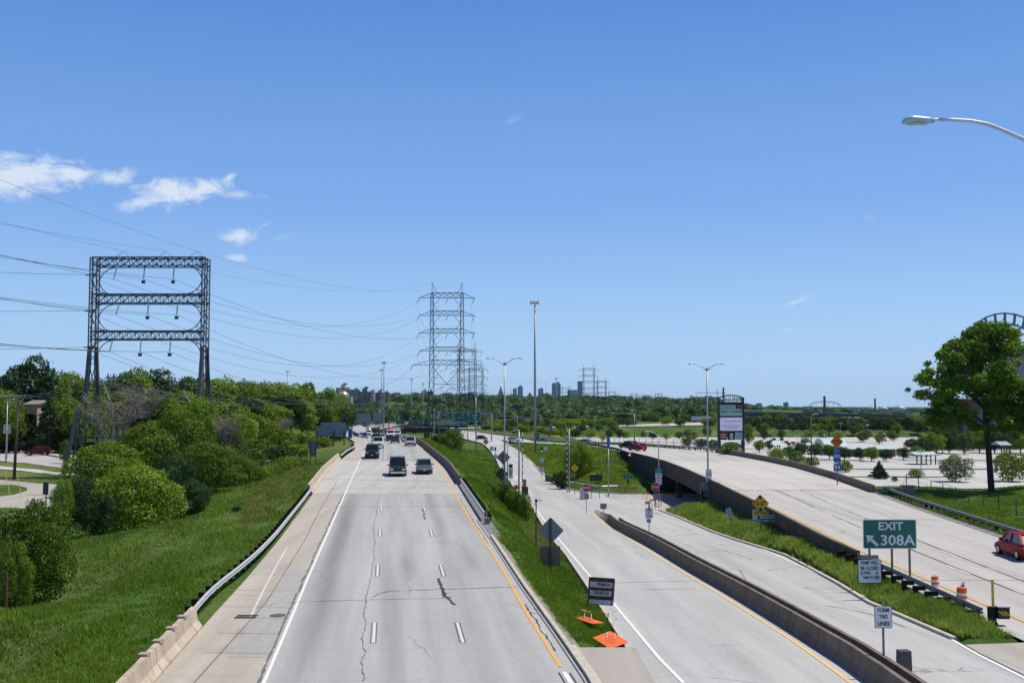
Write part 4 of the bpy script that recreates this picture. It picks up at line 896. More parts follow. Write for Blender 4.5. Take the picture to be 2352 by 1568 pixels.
for pts, rs in [([C6w(1240,740),C6w(1210,620,.3),C6w(1260,430,-.3),C6w(1330,280)],[.22,.17,.11,.05]),([C6w(1262,850),C6w(1160,740,.5),C6w(1040,640,.8),C6w(900,600,.9)],[.2,.15,.09,.04]),([C6w(1272,980),C6w(1150,890,-.4),C6w(1000,900,-.8),C6w(880,980,-.8)],[.16,.11,.08,.04]),
   ([C6w(1262,840),C6w(1340,740,-.4),C6w(1480,660,-.8),C6w(1620,640,-.8)],[.2,.15,.1,.05]),([C6w(1272,960),C6w(1360,900,.6),C6w(1500,840,1),C6w(1650,800,1)],[.16,.12,.08,.04]),([C6w(1280,1040),C6w(1200,985,.4),C6w(1120,960,.7)],[.1,.07,.03]),([C6w(1240,740),C6w(1330,600,.5),C6w(1400,420,.8)],[.16,.1,.04]),([C6w(1210,640),C6w(1120,520,-.4),C6w(1010,420,-.6)],[.13,.08,.03])]: q.tube(pts, rs, 6)
q.build('trunk', mat('dark_bark', (.035,.028,.022), .95, var=.3), bt, smooth=True)
# right lawn shrubs, small trees in the parking area
def pxt(protos, px, yb, yt, w_, mk, lab, cat='tree', group=None, zf=None, hmul=1):
    """tree with its foot and its top at picture rows yb, yt; foot found on the ground"""
    b = onground(px, yb); Y = b.y; h = wz(yt, Y, px)-b.z; pr = protos[int(rng.integers(len(protos)))]; isS = protos in (SH, SHF); H = 4 if isS else 10
    ws = (w_/2460*Y)/((1.2 if isS else .88)*h); return place_tree(pr, USED, b.x, Y, h, H, lab, cat, group, max(.4, min(2.6, ws)), mk)
for a in [(SHF,2195,1107,1043,85,'grey','sparse leafy bush in front of the paved lot, left of the large tree','bush'),(SHF,2325,1106,1035,95,'mid','leafy bush under the large tree at the right edge','bush'),(CO,2020,1100,1055,44,'conifer','small dark spruce beside the grey utility box','conifer'),
  (SHF,2105,1098,1075,38,'bright','bright bush right of the grey utility box','bush'),(SHF,1942,1085,1055,38,'bright','small bush right of the route shield signs','bush'),(SHF,1965+90,1106,1092,16,'blue','tiny bush left of the grey utility box','bush'),
  (SHF,1680,1046,1015,52,'mid','leafy bush in front of the billboard, behind the roadway wall','bush'),(SHF,1785,1062,1028,50,'mid','bush behind the roadway wall right of the billboard','bush'),(SHF,1830,1066,1035,44,'bright','second bush behind the wall right of the billboard','bush'),
  (SHF,1862,1072,1048,44,'mid','third bush behind the wall right of the billboard','bush'),(SHF,1578,1028,1000,30,'olive','bush behind the guardrail left of the yellow merge sign','bush'),(SHF,1610,1030,1006,40,'dark','dark bush beside the yellow merge sign posts','bush'),(SHF,1640,1034,1008,34,'olive','olive bush behind the right lamp post','bush'),
  (PT,1624,1008,978,26,'mid','small round tree in the paved lot left of the billboard','tree'),(SHF,1437,1006,990,24,'bright','low bush in front of the paved lot beside the arrow sign','bush')]: pxt(*a[:-1], cat=a[-1]) if False else pxt(a[0],a[1],a[2],a[3],a[4],a[5],a[6],a[7])
lot = [(2150,1045,990,50),(2180,1042,985,56),(2215,1044,988,50),(2250,1040,985,56),(2285,1042,988,50),(2320,1042,985,60),(2345,1044,990,50),(2125,1040,1000,44),(2095,1035,1005,40),(1745,1040,1010,30),(1768,1035,1008,26),(1850,1030,1004,26),(2020,1020,995,26),(1980,1015,992,26),(2050,1012,990,28),(1925,1010,990,24),(1700,1010,985,26),(1720,1000,980,22),(1890,1008,985,24),(1838,1052,1002,40),(1872,1052,1004,40),(1905,1055,1006,36),(1940,1058,1012,36),(1975,1058,1012,34),(2002,1060,1010,40),(2035,1060,1016,34),(2075,1056,1012,36),(2105,1052,1010,36),(2130,1048,1005,38),(2165,1040,998,36),(1720,1020,985,24),(1755,1012,980,20),(1795,1010,985,20),(1860,1005,985,26),(1812,1055,1010,34),
  (1560,1008,990,22),(1530,1010,992,20),(1500,1008,990,22),(1580,1005,985,20),(1478,1005,988,16),(2200,1032,990,40),(2235,1035,985,40),(2262,1030,990,36),(2150,1030,985,40),(1990,1010,985,26),(2060,1000,972,26),(2110,998,968,30),(1960,1000,975,24),(1905,998,970,26)]
for i, (px, yb, yt, w_) in enumerate(lot):
    if yb >= 1046 and px < 2110: yt += 14
    pxt(PT if yb > 1030 else FAR, px, yb, yt, w_, ('mid','dark','olive')[i%3], 'small '+('mid green','dark green','olive green')[i%3]+' tree planted on the paved lot', 'tree', ('mid green','dark green','olive green')[i%3]+' lot trees')
# --- valley woods: individual trees in belts
cnt = 0
def belt(n, x0, x1, yt0, yt1, Y0, Y1, mks, group, hmin=5, hmax=15, seed=1):
    global cnt
    g = random.Random(seed)
    for i in range(n):
        px = x0+(x1-x0)*(i+g.uniform(0,1))/n; t = g.random(); Y = Y0+(Y1-Y0)*t; yt = yt0+(yt1-yt0)*t+g.uniform(-3,3); b = base(px, Y); top = wz(yt, Y, px); h = min(hmax, max(hmin, top-b.z)); mk = mks[g.randrange(len(mks))]
        gx = (b.x, Y)
        if (FL(Y)-6 < b.x < FR(Y)+6 and Y < 1500) or (Y < 600 and RL(Y)-5 < b.x < BR(Y)+8): continue
        place_tree(FAR[g.randrange(3)], USED, b.x, Y, h, 10, kinds[mk]+' tree '+group, 'tree', kinds[mk]+' trees '+group, g.uniform(1.1,1.7), mk); cnt += 1
belt(16, 1130, 1300, 990, 978, 470, 560, ['yellow','bright','mid'], 'right of the sign gantry, behind the ramp', 4, 8, 21)
belt(22, 1120, 1430, 988, 976, 560, 690, ['mid','dark','bright','olive'], 'right of the sign gantry, behind the ramp', 5, 9, 29)
belt(12, 1060, 1260, 985, 970, 560, 640, ['mid','yellow','bright'], 'right of the sign gantry, behind the ramp', 4, 9, 22)
belt(60, 1090, 1660, 966, 950, 700, 900, ['mid','dark','mid','olive'], 'in the valley below the pylons', 6, 13, 23)
belt(44, 1380, 1700, 952, 936, 780, 1050, ['mid','dark','bright','mid'], 'in the valley below the pylons', 8, 16, 24)
belt(70, 1700, 2352, 970, 958, 640, 900, ['mid','dark','olive','dark'], 'in the belt behind the paved lot', 8, 15, 25)
belt(26, 2020, 2352, 985, 968, 585, 700, ['dark','mid'], 'in the belt behind the paved lot', 8, 16, 26)
belt(30, 1120, 1420, 975, 962, 640, 760, ['mid','dark','bright'], 'in the valley below the pylons', 6, 12, 28)
belt(14, 1700, 2050, 985, 975, 590, 650, ['mid','dark'], 'in the belt behind the paved lot', 5, 9, 27)
print('valley trees', cnt)
# far wooded bluff: reads as one mass
g = np.random.default_rng(31); fb = []
for i in range(2600):
    Y = math.exp(g.uniform(math.log(820), math.log(3400))); t = g.uniform(-.19, .55); x = t*Y
    if t > .2 and Y < 1350: continue
    if t > .22 and g.random() < .72: continue
    z = float(ground(x, Y)); h = g.uniform(7, 13)*(1+.25*(Y > 2000))*(.6 if t > .2 else 1); r = g.uniform(7, 12)*(Y/1400)**.5; fb.append(((x, Y, z+h*.5), (r, r, h*.62)))
FV = []; FF = []
for c, r in fb:
    n_ = len(FV); jz = [g.uniform(.8, 1.05) for _ in range(18)]
    for k, (t, zz) in enumerate(((1,-.5),(.92,.25),(.5,.72))):
        for j in range(6): a = 6.283*j/6+k*.5; q_ = jz[k*6+j]*.86; FV.append((c[0]+r[0]*t*q_*math.cos(a), c[1]+r[1]*t*q_*math.sin(a), c[2]+r[2]*zz))
    for k in range(2):
        for j in range(6): FF.append((n_+k*6+j, n_+k*6+(j+1)%6, n_+k*6+6+(j+1)%6, n_+k*6+6+j))
    FF.append((n_+12,n_+13,n_+14,n_+15)); FF.append((n_+12,n_+15,n_+16,n_+17))
V, F = leaves(fb, 330000, 1.9, 32, up=.5, shell=.22, flat=.35)
nV = len(FV); V = np.concatenate([np.array(FV), V]); F = np.concatenate([np.array(FF), F+nV])
o = npmesh('distant_wood', V, F, foliage('far_leaves', (.034,.066,.020), (.056,.098,.028), (.075,.122,.038), sc=.015, trans=.15)); tag(o, kind='stuff'); o['label'] = 'wooded bluff and tree belts reaching to the skyline'
# --- grass blades
def blades(name, n, fx0, fx1, Y0, Y1, hh, mcol, seed, wk=1.0, dens=None, lean=.35):
    g = np.random.default_rng(seed); inv = g.random(n)*(1/Y0-1/Y1)+1/Y1; Y = 1/inv
    a = np.array([fx0(y) for y in np.linspace(Y0, Y1, 200)]); b = np.array([fx1(y) for y in np.linspace(Y0, Y1, 200)]); ys = np.linspace(Y0, Y1, 200)
    A = np.interp(Y, ys, a); B = np.interp(Y, ys, b); X = A+(B-A)*g.random(n); ok = (B-A) > .15
    cl = np.sin(X*2.1+np.sin(Y*1.3)*2)*np.sin(Y*1.9+X*.6)+np.sin(X*.7+2)*np.sin(Y*.45); ok &= g.random(n) < (.55+.35*cl)
    X = X[ok]; Y = Y[ok]; cl = cl[ok]; n = len(X); Z = groundv(X, Y)
    h = hh*(.45+.75*g.random(n))*(1+.25*cl); th = g.random(n)*6.283; w_ = (.010+.00042*Y)*wk; dx = np.cos(th); dy = np.sin(th)
    lx = g.normal(size=n)*lean*h; ly = g.normal(size=n)*lean*h
    V = np.stack([np.stack([X-dx*w_, Y-dy*w_, Z-.03], 1), np.stack([X+dx*w_, Y+dy*w_, Z-.03], 1), np.stack([X+lx, Y+ly, Z+h], 1)], 1).reshape(-1, 3)
    o = npmesh(name, V, np.arange(3*n).reshape(n, 3), mcol); tag(o, kind='stuff'); return o
m_b1 = foliage('grass_blades', (.065,.13,.014), (.175,.27,.035), (.32,.36,.09), trans=.4, sc=.16)
m_b2 = foliage('tall_grass_blades', (.12,.185,.035), (.27,.35,.09), (.44,.46,.22), trans=.4, sc=.22)
m_b3 = foliage('dry_grass_blades', (.17,.19,.05), (.32,.32,.11), (.44,.42,.19), trans=.4, sc=.3)
o = blades('grass', 170000, lambda Y: max(-.60*Y, -30-.1*Y), lambda Y: FL(Y)-.7, 38, 150, .22, m_b1, 41)
o = blades('grass', 90000, lambda Y: FR(Y)+.5 if Y < 80 else FR(Y)+1.6, lambda Y: RL(Y)-.35, 45, 130, .26, m_b1, 42)
o = blades('grass', 110000, lambda Y: RR(Y)+.5, lambda Y: BL(Y)-.25, 47.5, 128, .40, m_b2, 43, lean=.3)
o = blades('grass', 24000, lambda Y: BR(Y)+1.3, lambda Y: BR(Y)+5.5, 55, 118, .4, m_b2, 44)
o = blades('dry_grass', 15000, lambda Y: -.20*Y-4.5, lambda Y: FL(Y)-2.2, 82, 142, .26, m_b3, 45)
o = blades('grass', 60000, lambda Y: FR(Y)+1.5, lambda Y: RL(Y)-.5, 130, 330, .45, m_b1, 47, wk=.8)
o = blades('grass', 60000, lambda Y: RR(Y)+.6, lambda Y: BL(Y)-.4, 172, 350, .45, m_b1, 48, wk=.8)
o = blades('grass', 50000, lambda Y: max(BR(Y)+5.5, .25*Y), lambda Y: Y*.5, 85, 142, .16, m_b1, 49, wk=.8)
o = blades('dry_grass', 5000, lambda Y: RL(Y)-2.4, lambda Y: RL(Y)-.3, 84, 104, .45, m_b3, 46)
# ================================================================ SIGNS, POLES, STREET FURNITURE
m_green = mat('sign_green', (.004,.135,.095), .45, var=.06); m_swhite = mat('sign_white', (.68,.70,.72), .5, var=.06); m_sy = mat('sign_yellow', (.72,.42,.012), .5, var=.08); m_or = mat('sign_orange', (.72,.12,.015), .55, var=.1)
m_red = mat('sign_red', (.42,.018,.02), .45, var=.05); m_brown = mat('sign_brown', (.055,.018,.010), .5, var=.1); m_black = mat('sign_black', (.012,.012,.014), .5, var=.1); m_blue = mat('sign_blue', (.03,.12,.42), .5, var=.05); m_post = mat('sign_post_steel', (.16,.155,.15), .6, .4, var=.15)
m_tan = mat('plywood_brown', (.19,.14,.10), .85, var=.15, scale=2); m_screen = mat('dark_display', (.008,.008,.010), .25)
def rrect(w_, h, r, k=4):
    pts = []
    for cx, cz, a0 in ((w_/2-r, h/2-r, 0), (-w_/2+r, h/2-r, 90), (-w_/2+r, -h/2+r, 180), (w_/2-r, -h/2+r, 270)):
        for i in range(k+1): a = R(a0+90*i/k); pts.append((cx+r*math.cos(a), cz+r*math.sin(a)))
    return pts
def dia(s): 
    r = s*.07; out = []
    for x, z in rrect(s, s, r): c = math.sqrt(.5); out.append(((x-z)*c, (x+z)*c))
    return out
def shift(pts, dx, dz, k=1): return [(x*k+dx, z*k+dz) for x, z in pts]
def board(root, shape, cx, cz, w_, h, m, border=None, y=-.04, name='panel', texts=(), roll=0, back=False):
    """flat panel on a thing; texts: (string, height, dx, dz, material, width)"""
    pts = {'rect': rrect(w_, h, min(w_, h)*.06), 'dia': dia(w_), 'oct': [(w_/2*1.0824*math.cos(R(22.5+45*i)), w_/2*1.0824*math.sin(R(22.5+45*i))) for i in range(8)]}[shape]
    e = bpy.data.objects.new(name, None)
    mb = MB(); mb.prism(pts, -.012, .012); o = mb.build(name, border or m, root, loc=(cx, y, cz)); o.rotation_euler = (0, roll, 0)
    if border:
        k = 1-.05*min(1, .9/max(w_, .01)) if shape != 'rect' else None
        pin = [(x*.95, z*.95) for x, z in pts] if shape != 'rect' else rrect(w_-.045*min(w_,h)-.01, h-.045*min(w_,h)-.01, min(w_, h)*.05)
        mb = MB(); mb.prism(pin, -.004, .004); mb.build('face', m, o, loc=(0, -.017, 0))
    for t in texts:
        s_, sz, dx, dz, mm_ = t[:5]; lettering(s_, sz, (dx, -.026, dz), mm_, o, width=t[5] if len(t) > 5 else None, bold=t[6] if len(t) > 6 else .02)
    return o
def arrow_part(parent, pts, m, y=-.026): return MB().prism(pts, y-.003, y+.003).build('arrow', m, parent)
def arrow_pts(L, w_, ang, cx=0, cz=0, head=.42):
    hw = w_*1.6; P = [(-L/2,-w_/2),(L/2-L*head,-w_/2),(L/2-L*head,-hw),(L/2,0),(L/2-L*head,hw),(L/2-L*head,w_/2),(-L/2,w_/2)]; c, s = math.cos(R(ang)), math.sin(R(ang))
    return [(cx+x*c-z*s, cz+x*s+z*c) for x, z in P]
def sign(label, px, pyb, Y, boards, posts=(0,), pw=.07, cat='road sign', name='road_sign', group=None, z=None, pm=None, yaw=0, top=None, wood=False, front=False):
    x = wx(px, Y, pyb); zg = (ground(x, Y) if z is None else z); root = thing(name, label, cat, (x, Y, zg), yaw, group)
    tz = max(wz(b[2] if b[0] != 'dia' else b[2]-b[3]*.5, Y, px) for b in boards) if top is None else wz(top, Y, px)
    for dxp in posts:
        dx = dxp/2460*Y; mb = MB(); mb.box((0,0,(tz-zg)/2-.3), (pw, pw*.7, tz-zg+.6)); mb.build('post', pm or m_post, root, loc=(dx, -.09 if front else 0, 0))
    for bi, b in enumerate(boards):
        shape, cxp, cyp, wp, hp, m_, border, texts = b[:8]; s = Y/2460; arrows = b[8] if len(b) > 8 else ()
        o = board(root, shape, (cxp-px)*s, wz(cyp, Y, px)-zg, wp*s, hp*s, m_, border, y=(-.04+.035*bi if front else -.04-.035*bi), texts=[(t[0], t[1]*s, t[2]*s, t[3]*s, t[4], (t[5]*s if t[5] else None)) + tuple(t[6:]) for t in texts], roll=b[9] if len(b) > 9 else 0)
        for (L, w_, a, cx_, cz_, mm_) in arrows: arrow_part(o, arrow_pts(L*s, w_*s, a, cx_*s, cz_*s), mm_)
    return root
# big exit sign
sign('large green EXIT 308A sign with white arrow on three posts', 2045, 1345, 62, [('rect',2045.5,1225.5,121.5,66,m_green,m_swhite,[('EXIT',25,2,17,m_swhite,56),('308A',33,17,-15,m_swhite,78)],[(36,7,138,-41,-14,m_swhite)])], posts=(-46,5,45), pw=.11)
sign('white RAMP WILL BE CLOSED notice below the green exit sign', 1999, 1367, 59, [('rect',1998,1311,54,54,m_swhite,m_black,[('RAMP WILL',11,0,19,m_black,40),('BE CLOSED',11,0,7,m_black,40),('JUNE-    6',9.5,-1,-3.5,m_black,40),('9AM TO 2PM',9.5,3,-14,m_black,36)]),('rect',1998,1278,40,9,m_gray,None,[])], pw=.07, top=1270)
sign('white FORM TWO LINES sign on the barrier at the lower right', 2030, 1519, 40.2, [('rect',2030,1415.5,39.5,50,m_swhite,m_black,[('FORM',13,0,15,m_black,25),('TWO',13,0,0,m_black,19),('LINES',13,0,-15,m_black,27)])], pw=.07, z=float(zR(40.2)+.8))
sign('white FORM TWO LINES sign with solar panel beyond the barrier, near the junction', 1491, 1223, 97, [('rect',1491,1178,17,23,m_swhite,m_black,[('FORM',6,0,6.5,m_black,11),('TWO',6,0,0,m_black,8.5),('LINES',6,0,-6.5,m_black,12)]),('rect',1490,1195,10,8,m_gray,None,[])], pw=.07, z=float(zR(97)+.75), top=1150)
so = [o for o in bpy.data.objects if o.get('label','').startswith('white FORM TWO LINES sign with solar')][0]
MB().box((0,0,0),(.5,.04,.35)).build('solar_panel', m_gray, so, loc=(-.12,-.1,wz(1153,97)-so.location.z), rot=(R(35),0,R(20)))
MB().box((0,0,0),(.16,.14,.3)).build('control_box', m_post, so, loc=(0,-.12,wz(1165,97)-so.location.z))
# warning sign back on the median
sign('large grey back of a diamond sign with a brown square panel below, on the median', 1264, 1300, 68, [('dia',1265,1217.5,42.5,42.5,m_gray,None,[]),('rect',1263.5,1276,46,45,m_tan,None,[])], pw=.13, top=1190, front=True, pm=m_dark)
# frimon board
fr = thing('message_board', 'tilted brown wooden board reading FRIMON and THURTUE above orange sandbags', 'message board', tuple(base(1366, 51.5)))
s = 51.5/2460; zb_ = wz(1410, 51.5)-fr.location.z; fr.rotation_euler = (0, R(4.5), R(4))
mbo = board(fr, 'rect', (1373-1366)*s, wz(1356,51.5)-fr.location.z, 60*s, 61*s, mat('weathered_brown_board', (.06,.035,.025), .9, var=.3, scale=3), None)
for dz, w_, h_, nm in ((14.5,54,12,'FRIMON'),(-4.5,52,12,'THURTUE'),(-24,56,10,'')):
    o = MB().prism(rrect(w_*s, h_*s, .01), -.008, .008).build('strip', mat('grey_white_strip', (.42,.42,.45), .7, var=.2, scale=4), mbo, loc=(0,-.03,dz*s))
    if nm: lettering(nm, 11*s, (0 if nm == 'THURTUE' else 5*s, -.018, 0), m_black, o, width=(36 if nm == 'THURTUE' else 29)*s)
for dx in (-26, 27): MB().box((0,0,-1.05),(.045,.045,1.15)).build('leg', m_dark, fr, loc=(dx*s, 0, (wz(1382,51.5)-fr.location.z)))
for dx in (-26, 27): MB().box((0,0,0),(.05,.05,1.3)).build('upright', m_dark, fr, loc=((dx+5)*s, -.06, (wz(1356,51.5)-fr.location.z)))
def sandbag(px, py, lab, rz, Y=None):
    p = onground(px, py); mb = MB(); rings = []
    for i in range(7): t = i/6; r = .14*math.sin(math.pi*(.12+.76*t))**.5; rings.append([((t-.5)*.62, r*1.3*math.cos(a), .09+r*.75*math.sin(a)) for a in [2*math.pi*k/10 for k in range(10)]])
    mb.loft(rings); o = mb.build('sandbag', mat('faded_orange_vinyl', (.78,.25,.14), .6, var=.25, scale=8), loc=(p.x,p.y,p.z+.02), rz=rz, smooth=True); return tag(o, lab, 'sandbag', 'orange sandbags on the median')
sandbag(1331, 1409, 'faded orange sandbag left of the foot of the brown board', .2); sandbag(1343, 1412, 'faded orange sandbag on the left foot of the brown board', -.3); sandbag(1386, 1413, 'flat faded orange sandbag at the right foot of the brown board', .1)
# fallen orange diamonds
def fallen(px, py, lab, rz, tilt):
    x, y = pg(px, py); z = max(ground(x, y), zR(y)-.5 if y > 44 else max(zF(y),zR(y))+.03); r = thing('fallen_sign', lab, 'road sign', (x, y, z+(.10 if y < 44 else .30)), rz); mb = MB(); mb.prism(dia(1.08), -.01, .01); o = mb.build('panel', m_or, r, rot=(R(-90)+tilt+R(5), 0, 0), loc=(0,0,.05))
    gx_ = (ground(x+.6,y)-ground(x-.6,y))/1.2 if y > 44 else 0; r.rotation_euler = (0, -math.atan(gx_)*.5, rz)
    for dz in (.28,.1,-.08,-.26): MB().prism(rrect(.5 if abs(dz) < .2 else .3,.07,.01),-.003,.003).build('faded_legend', mat('faded_red_legend', (.55,.07,.015), .6), o, loc=(0,-.014,dz))
    for dx in (-.16,.16): MB().tube([(dx,.05,.0),(dx+.02,.42,.28)],.022,6).build('brace', m_galv, r)
    return r
fallen(1351, 1441, 'orange diamond sign lying flat on the grass below the brown board', R(8), R(-4)); fallen(1402, 1488, 'orange diamond sign lying tilted on the concrete tip of the median', R(-4), R(12))
# signs on the right island
sign('yellow 12-2 low clearance diamond with yellow plate below, on the island', 1747, 1230, 93, [('dia',1747,1155.5,29,29,m_sy,m_black,[('12-2"',12.5,-2,0,m_black,27,.03)],[(9,4.5,90,0,13.5,m_black),(9,4.5,-90,0,-13.5,m_black)]),('rect',1730+17,1177.5,38,9.5,m_sy,m_black,[('NEXT RIGHT',5,0,0,m_black,28)])], posts=(2,), pw=.12)
sign('pale back plate behind the yellow 12-2 clearance sign', 1738, 1228, 93.6, [('rect',1744.5,1181,31,22,m_swhite,None,[])], pw=.08, posts=(2,))
sign('green Mitchell Blvd north south sign with two white arrows', 1771, 1228, 91, [('rect',1771.5,1190.5,64,16.5,m_green,m_swhite,[('Mitchell Blvd',7.2,-2,3.2,m_swhite,46),('NORTH  SOUTH',4.6,-1,-4,m_swhite,38)],[(6,1.8,180,-26,-3.6,m_swhite),(6,1.8,0,26,-3.6,m_swhite)])], posts=(-23,22), pw=.09)
sign('small tilted white notice leaning in the grass of the island', 1681, 1190, 102, [('rect',1680,1177,12,22,m_swhite,None,[('RAMP',3,0,8,m_blue,8),('WILL BE',3,0,4,m_blue,9),('CLOSED',3,0,0,m_blue,9),('JUNE 6',3,0,-4,m_blue,9),('9 TO 2',3,0,-8,m_blue,8)])], pw=.06, yaw=0).rotation_euler = (0, R(-13), 0)
# double-armed lamp posts
def lamp2(label, px, pyb, pyt, Y, half, z=None, r0=.13):
    x = wx(px, Y, pyb); zg = ground(x, Y) if z is None else z; h = wz(pyt, Y, px)-zg; root = thing('street_lamp', label, 'street lamp', (x, Y, zg)); a = half/2460*Y
    MB().tube([(0,0,-.3),(0,0,h-.6)], [r0,r0*.55], 10).build('pole', m_pole, root, smooth=True); MB().tube([(0,0,h-.7),(0,0,h-.45)], [.14,.12], 8).build('cap', m_pole, root)
    for sg in (-1, 1):
        arm = MB().tube([(0,0,h-.85),(sg*a*.18,0,h-.45),(sg*a*.42,0,h-.1),(sg*a*.62,0,h-.0),(sg*a*.75,0,h+.02)], [.06,.055,.05,.045,.045], 7).build('arm', m_galv, root, smooth=True)
        mb = MB(); mb.loft([[(sg*a*(.72+.30*t), r_*math.cos(q_), h+.03+r_*.55*math.sin(q_)) for q_ in [2*math.pi*k/8 for k in range(8)]] for t, r_ in ((0,.06),(.2,.14),(.6,.19),(.9,.16),(1,.05))]); mb.build('luminaire', mat('lamp_head_grey', (.55,.58,.60), .4, .3), root, smooth=True)
    return root
lamp2('tall double-armed street lamp on the median left of the ramp', 1159, 1137, 823, 124, 42)
l2 = lamp2('tall double-armed street lamp carrying the route 175 and park signs', 1627, 1163, 836, 127, 42)
s = 127/2460; zl = l2.location.z
def lb(shape, cx, cy, w_, h_, m_, bd, texts=(), arrows=()):
    o = board(l2, shape, (cx-1627)*s, wz(cy,127)-zl, w_*s, h_*s, m_, bd, y=-.2, texts=[(t[0],t[1]*s,t[2]*s,t[3]*s,t[4],t[5]*s if t[5] else None) for t in texts])
    for (L, w2, a, cx_, cz_, mm_) in arrows: arrow_part(o, arrow_pts(L*s, w2*s, a, cx_*s, cz_*s), mm_)
lb('rect',1628,1080,13.5,7,m_swhite,None,[('TO',4.5,0,0,m_black,6)]); lb('rect',1628,1089,14,11,m_swhite,m_black,[('175',8.5,0,0,m_black,10.5)]); lb('rect',1628,1101,12.5,11.5,m_swhite,None,[],[(8.5,1.6,90,0,0,m_black)])
lb('rect',1630,1114,47.5,13.5,m_green,m_swhite,[('Miller Park',5.2,-6,2.9,m_swhite,30),('VA Center',5.2,-7,-2.9,m_swhite,27)],[(5,1.6,0,18,0,m_swhite)])
lb('rect',1630,1134.5,43,26,m_brown,m_swhite,[('VA National',4.7,0,8.5,m_swhite,33),('Historic',4.7,0,3,m_swhite,21),('Landmark',4.7,0,-2.5,m_swhite,27)],[(12,1.4,0,0,-8.5,m_swhite)])
MB().box((0,0,.35),(.62,.5,1.0)).build('transformer_base', m_dark, l2)
# cobra head lamp at the upper right, seen against the sky
Yc = 20; s = Yc/2460; rt = thing('street_lamp', 'curved-arm street lamp with grey lamp head against the sky at the upper right', 'street lamp', (wx(2530,Yc,300), Yc, ground(wx(2530,Yc,300), Yc)))
def cl_(px, py, dy=0): p = atY(px, py, Yc); return (p.x-rt.location.x, dy, p.z-rt.location.z)
MB().tube([(0,0,-.3),(0,0,cl_(2530,400)[2])], [.16,.10], 12).build('pole', m_pole, rt, smooth=True)
MB().tube([cl_(2530,440),cl_(2500,392),cl_(2450,365),cl_(2380,333),cl_(2310,302),cl_(2270,286),cl_(2230,278),cl_(2190,275.5),cl_(2156,274.5)], [.052,.05,.046,.042,.038,.036,.034,.033,.033], 10).build('arm', m_galv, rt, smooth=True)
MB().tube([cl_(2158,274.5),cl_(2140,274.5)], .022, 8).build('arm_end', m_galv, rt)
hd_ = MB(); rings = []
for px_, zt, zb2, hw in ((2145,272,283,.06),(2130,269.5,285,.10),(2110,267,286,.13),(2095,266,286.5,.15),(2083,268,286.5,.13),(2076,273,286,.09),(2072.5,277,285,.04)):
    t_, b_ = cl_(px_, zt), cl_(px_, zb2); zm = cl_(px_, 277)[2]; rings.append([(t_[0], hw*math.cos(a), (zm+(t_[2]-zm)*math.sin(a) if math.sin(a) >= 0 else zm+(zm-b_[2])*math.sin(a)*.9)) for a in [2*math.pi*k/16 for k in range(16)]])
hd_.loft(rings).build('lamp_head', mat('lamp_casing', (.34,.40,.42), .45, .25, var=.06, scale=9), rt, smooth=True)
rings = [[(cl_(px_,0)[0], hw*math.cos(a)*.8, cl_(px_,283.5)[2]+(.035*math.sin(a))) for a in [2*math.pi*k/12 for k in range(12)]] for px_, hw in ((2122,.02),(2112,.11),(2095,.14),(2084,.12),(2077,.02))]
MB().loft(rings).build('lens', mat('lamp_lens', (.33,.30,.22), .2, var=.2, scale=10, coat=.5), rt, smooth=True)
# high mast poles
def mast(label, px, pyb, pyt, Y, r=.35, heads=6, z=None, group=None):
    x = wx(px, Y, pyb); zg = ground(x, Y) if z is None else z; h = wz(pyt, Y, px)-zg; root = thing('high_mast_light', label, 'mast light', (x, Y, zg), 0, group)
    MB().tube([(0,0,-.5),(0,0,h)], [r,r*.55], 12 if Y < 350 else 6).build('pole', mat('mast_steel_blue', (.30,.34,.36), .5, .3, var=.1), root, smooth=True)
    MB().tube([(0,0,h-.9),(0,0,h-.3)], [.7,.5], 8).build('ring', m_pole, root)
    for k in range(heads): a = 6.283*k/heads+.3; mb = MB(); mb.tube([(.5*math.cos(a),.5*math.sin(a),h-.4),(1.15*math.cos(a),1.15*math.sin(a),h-.45)], .06, 4); mb.tube([(1.15*math.cos(a),1.15*math.sin(a),h-.2),(1.15*math.cos(a),1.15*math.sin(a),h-1.0)], [.22,.42], 8); mb.build('floodlight', m_galv, root)
    return root
mast('tall high mast floodlight pole on the embankment in the centre', 1229, 1028, 690, 300, .42)
for px, pyb, pyt, Y, lab in [(881,992,830,560,'high mast light beside the far traffic, the taller of the close pair'),(876,978,847,640,'high mast light just left of the taller one over the far traffic'),(945,985,869,760,'slim high mast light left of the big pylon'),(972,960,879,900,'distant mast light directly left of the big pylon'),(660,885,851,700,'distant mast light rising over the wooded hillside'),
   (1278,965,867,820,'high mast light before the downtown towers'),(1589,970,907,900,'mast light left of the glass office block'),(1014,905,888,1100,'small distant mast light behind the big pylon')]: mast(lab, px, pyb, pyt, Y, .38, 5)
# plain light poles (single arm) and small poles
def pole1(label, px, pyb, pyt, Y, armpx=0, army=0, r=.11, z=None, col=None, cat='street lamp', name='street_lamp', group=None):
    b = base(px, Y) if z is None else Vector((wx(px,Y), Y, z)); h = wz(pyt, Y, px)-b.z; root = thing(name, label, cat, tuple(b), 0, group); mm_ = col or m_pole
    MB().tube([(0,0,-.3),(0,0,h)], [r,r*.6], 8).build('pole', mm_, root, smooth=True)
    if armpx:
        a = armpx/2460*Y; rise = army/2460*Y; MB().tube([(0,0,h-.1),(a*.35,0,h+rise*.75),(a*.7,0,h+rise),(a,0,h+rise)], [.06,.05,.045,.04], 6).build('arm', m_galv, root, smooth=True)
        MB().tube([(a*.85,0,h+rise+.02),(a*.95,0,h+rise+.04),(a*1.18,0,h+rise),], [.05,.16,.06], 8, flat=.5).build('luminaire', m_galv, root, smooth=True)
    return root
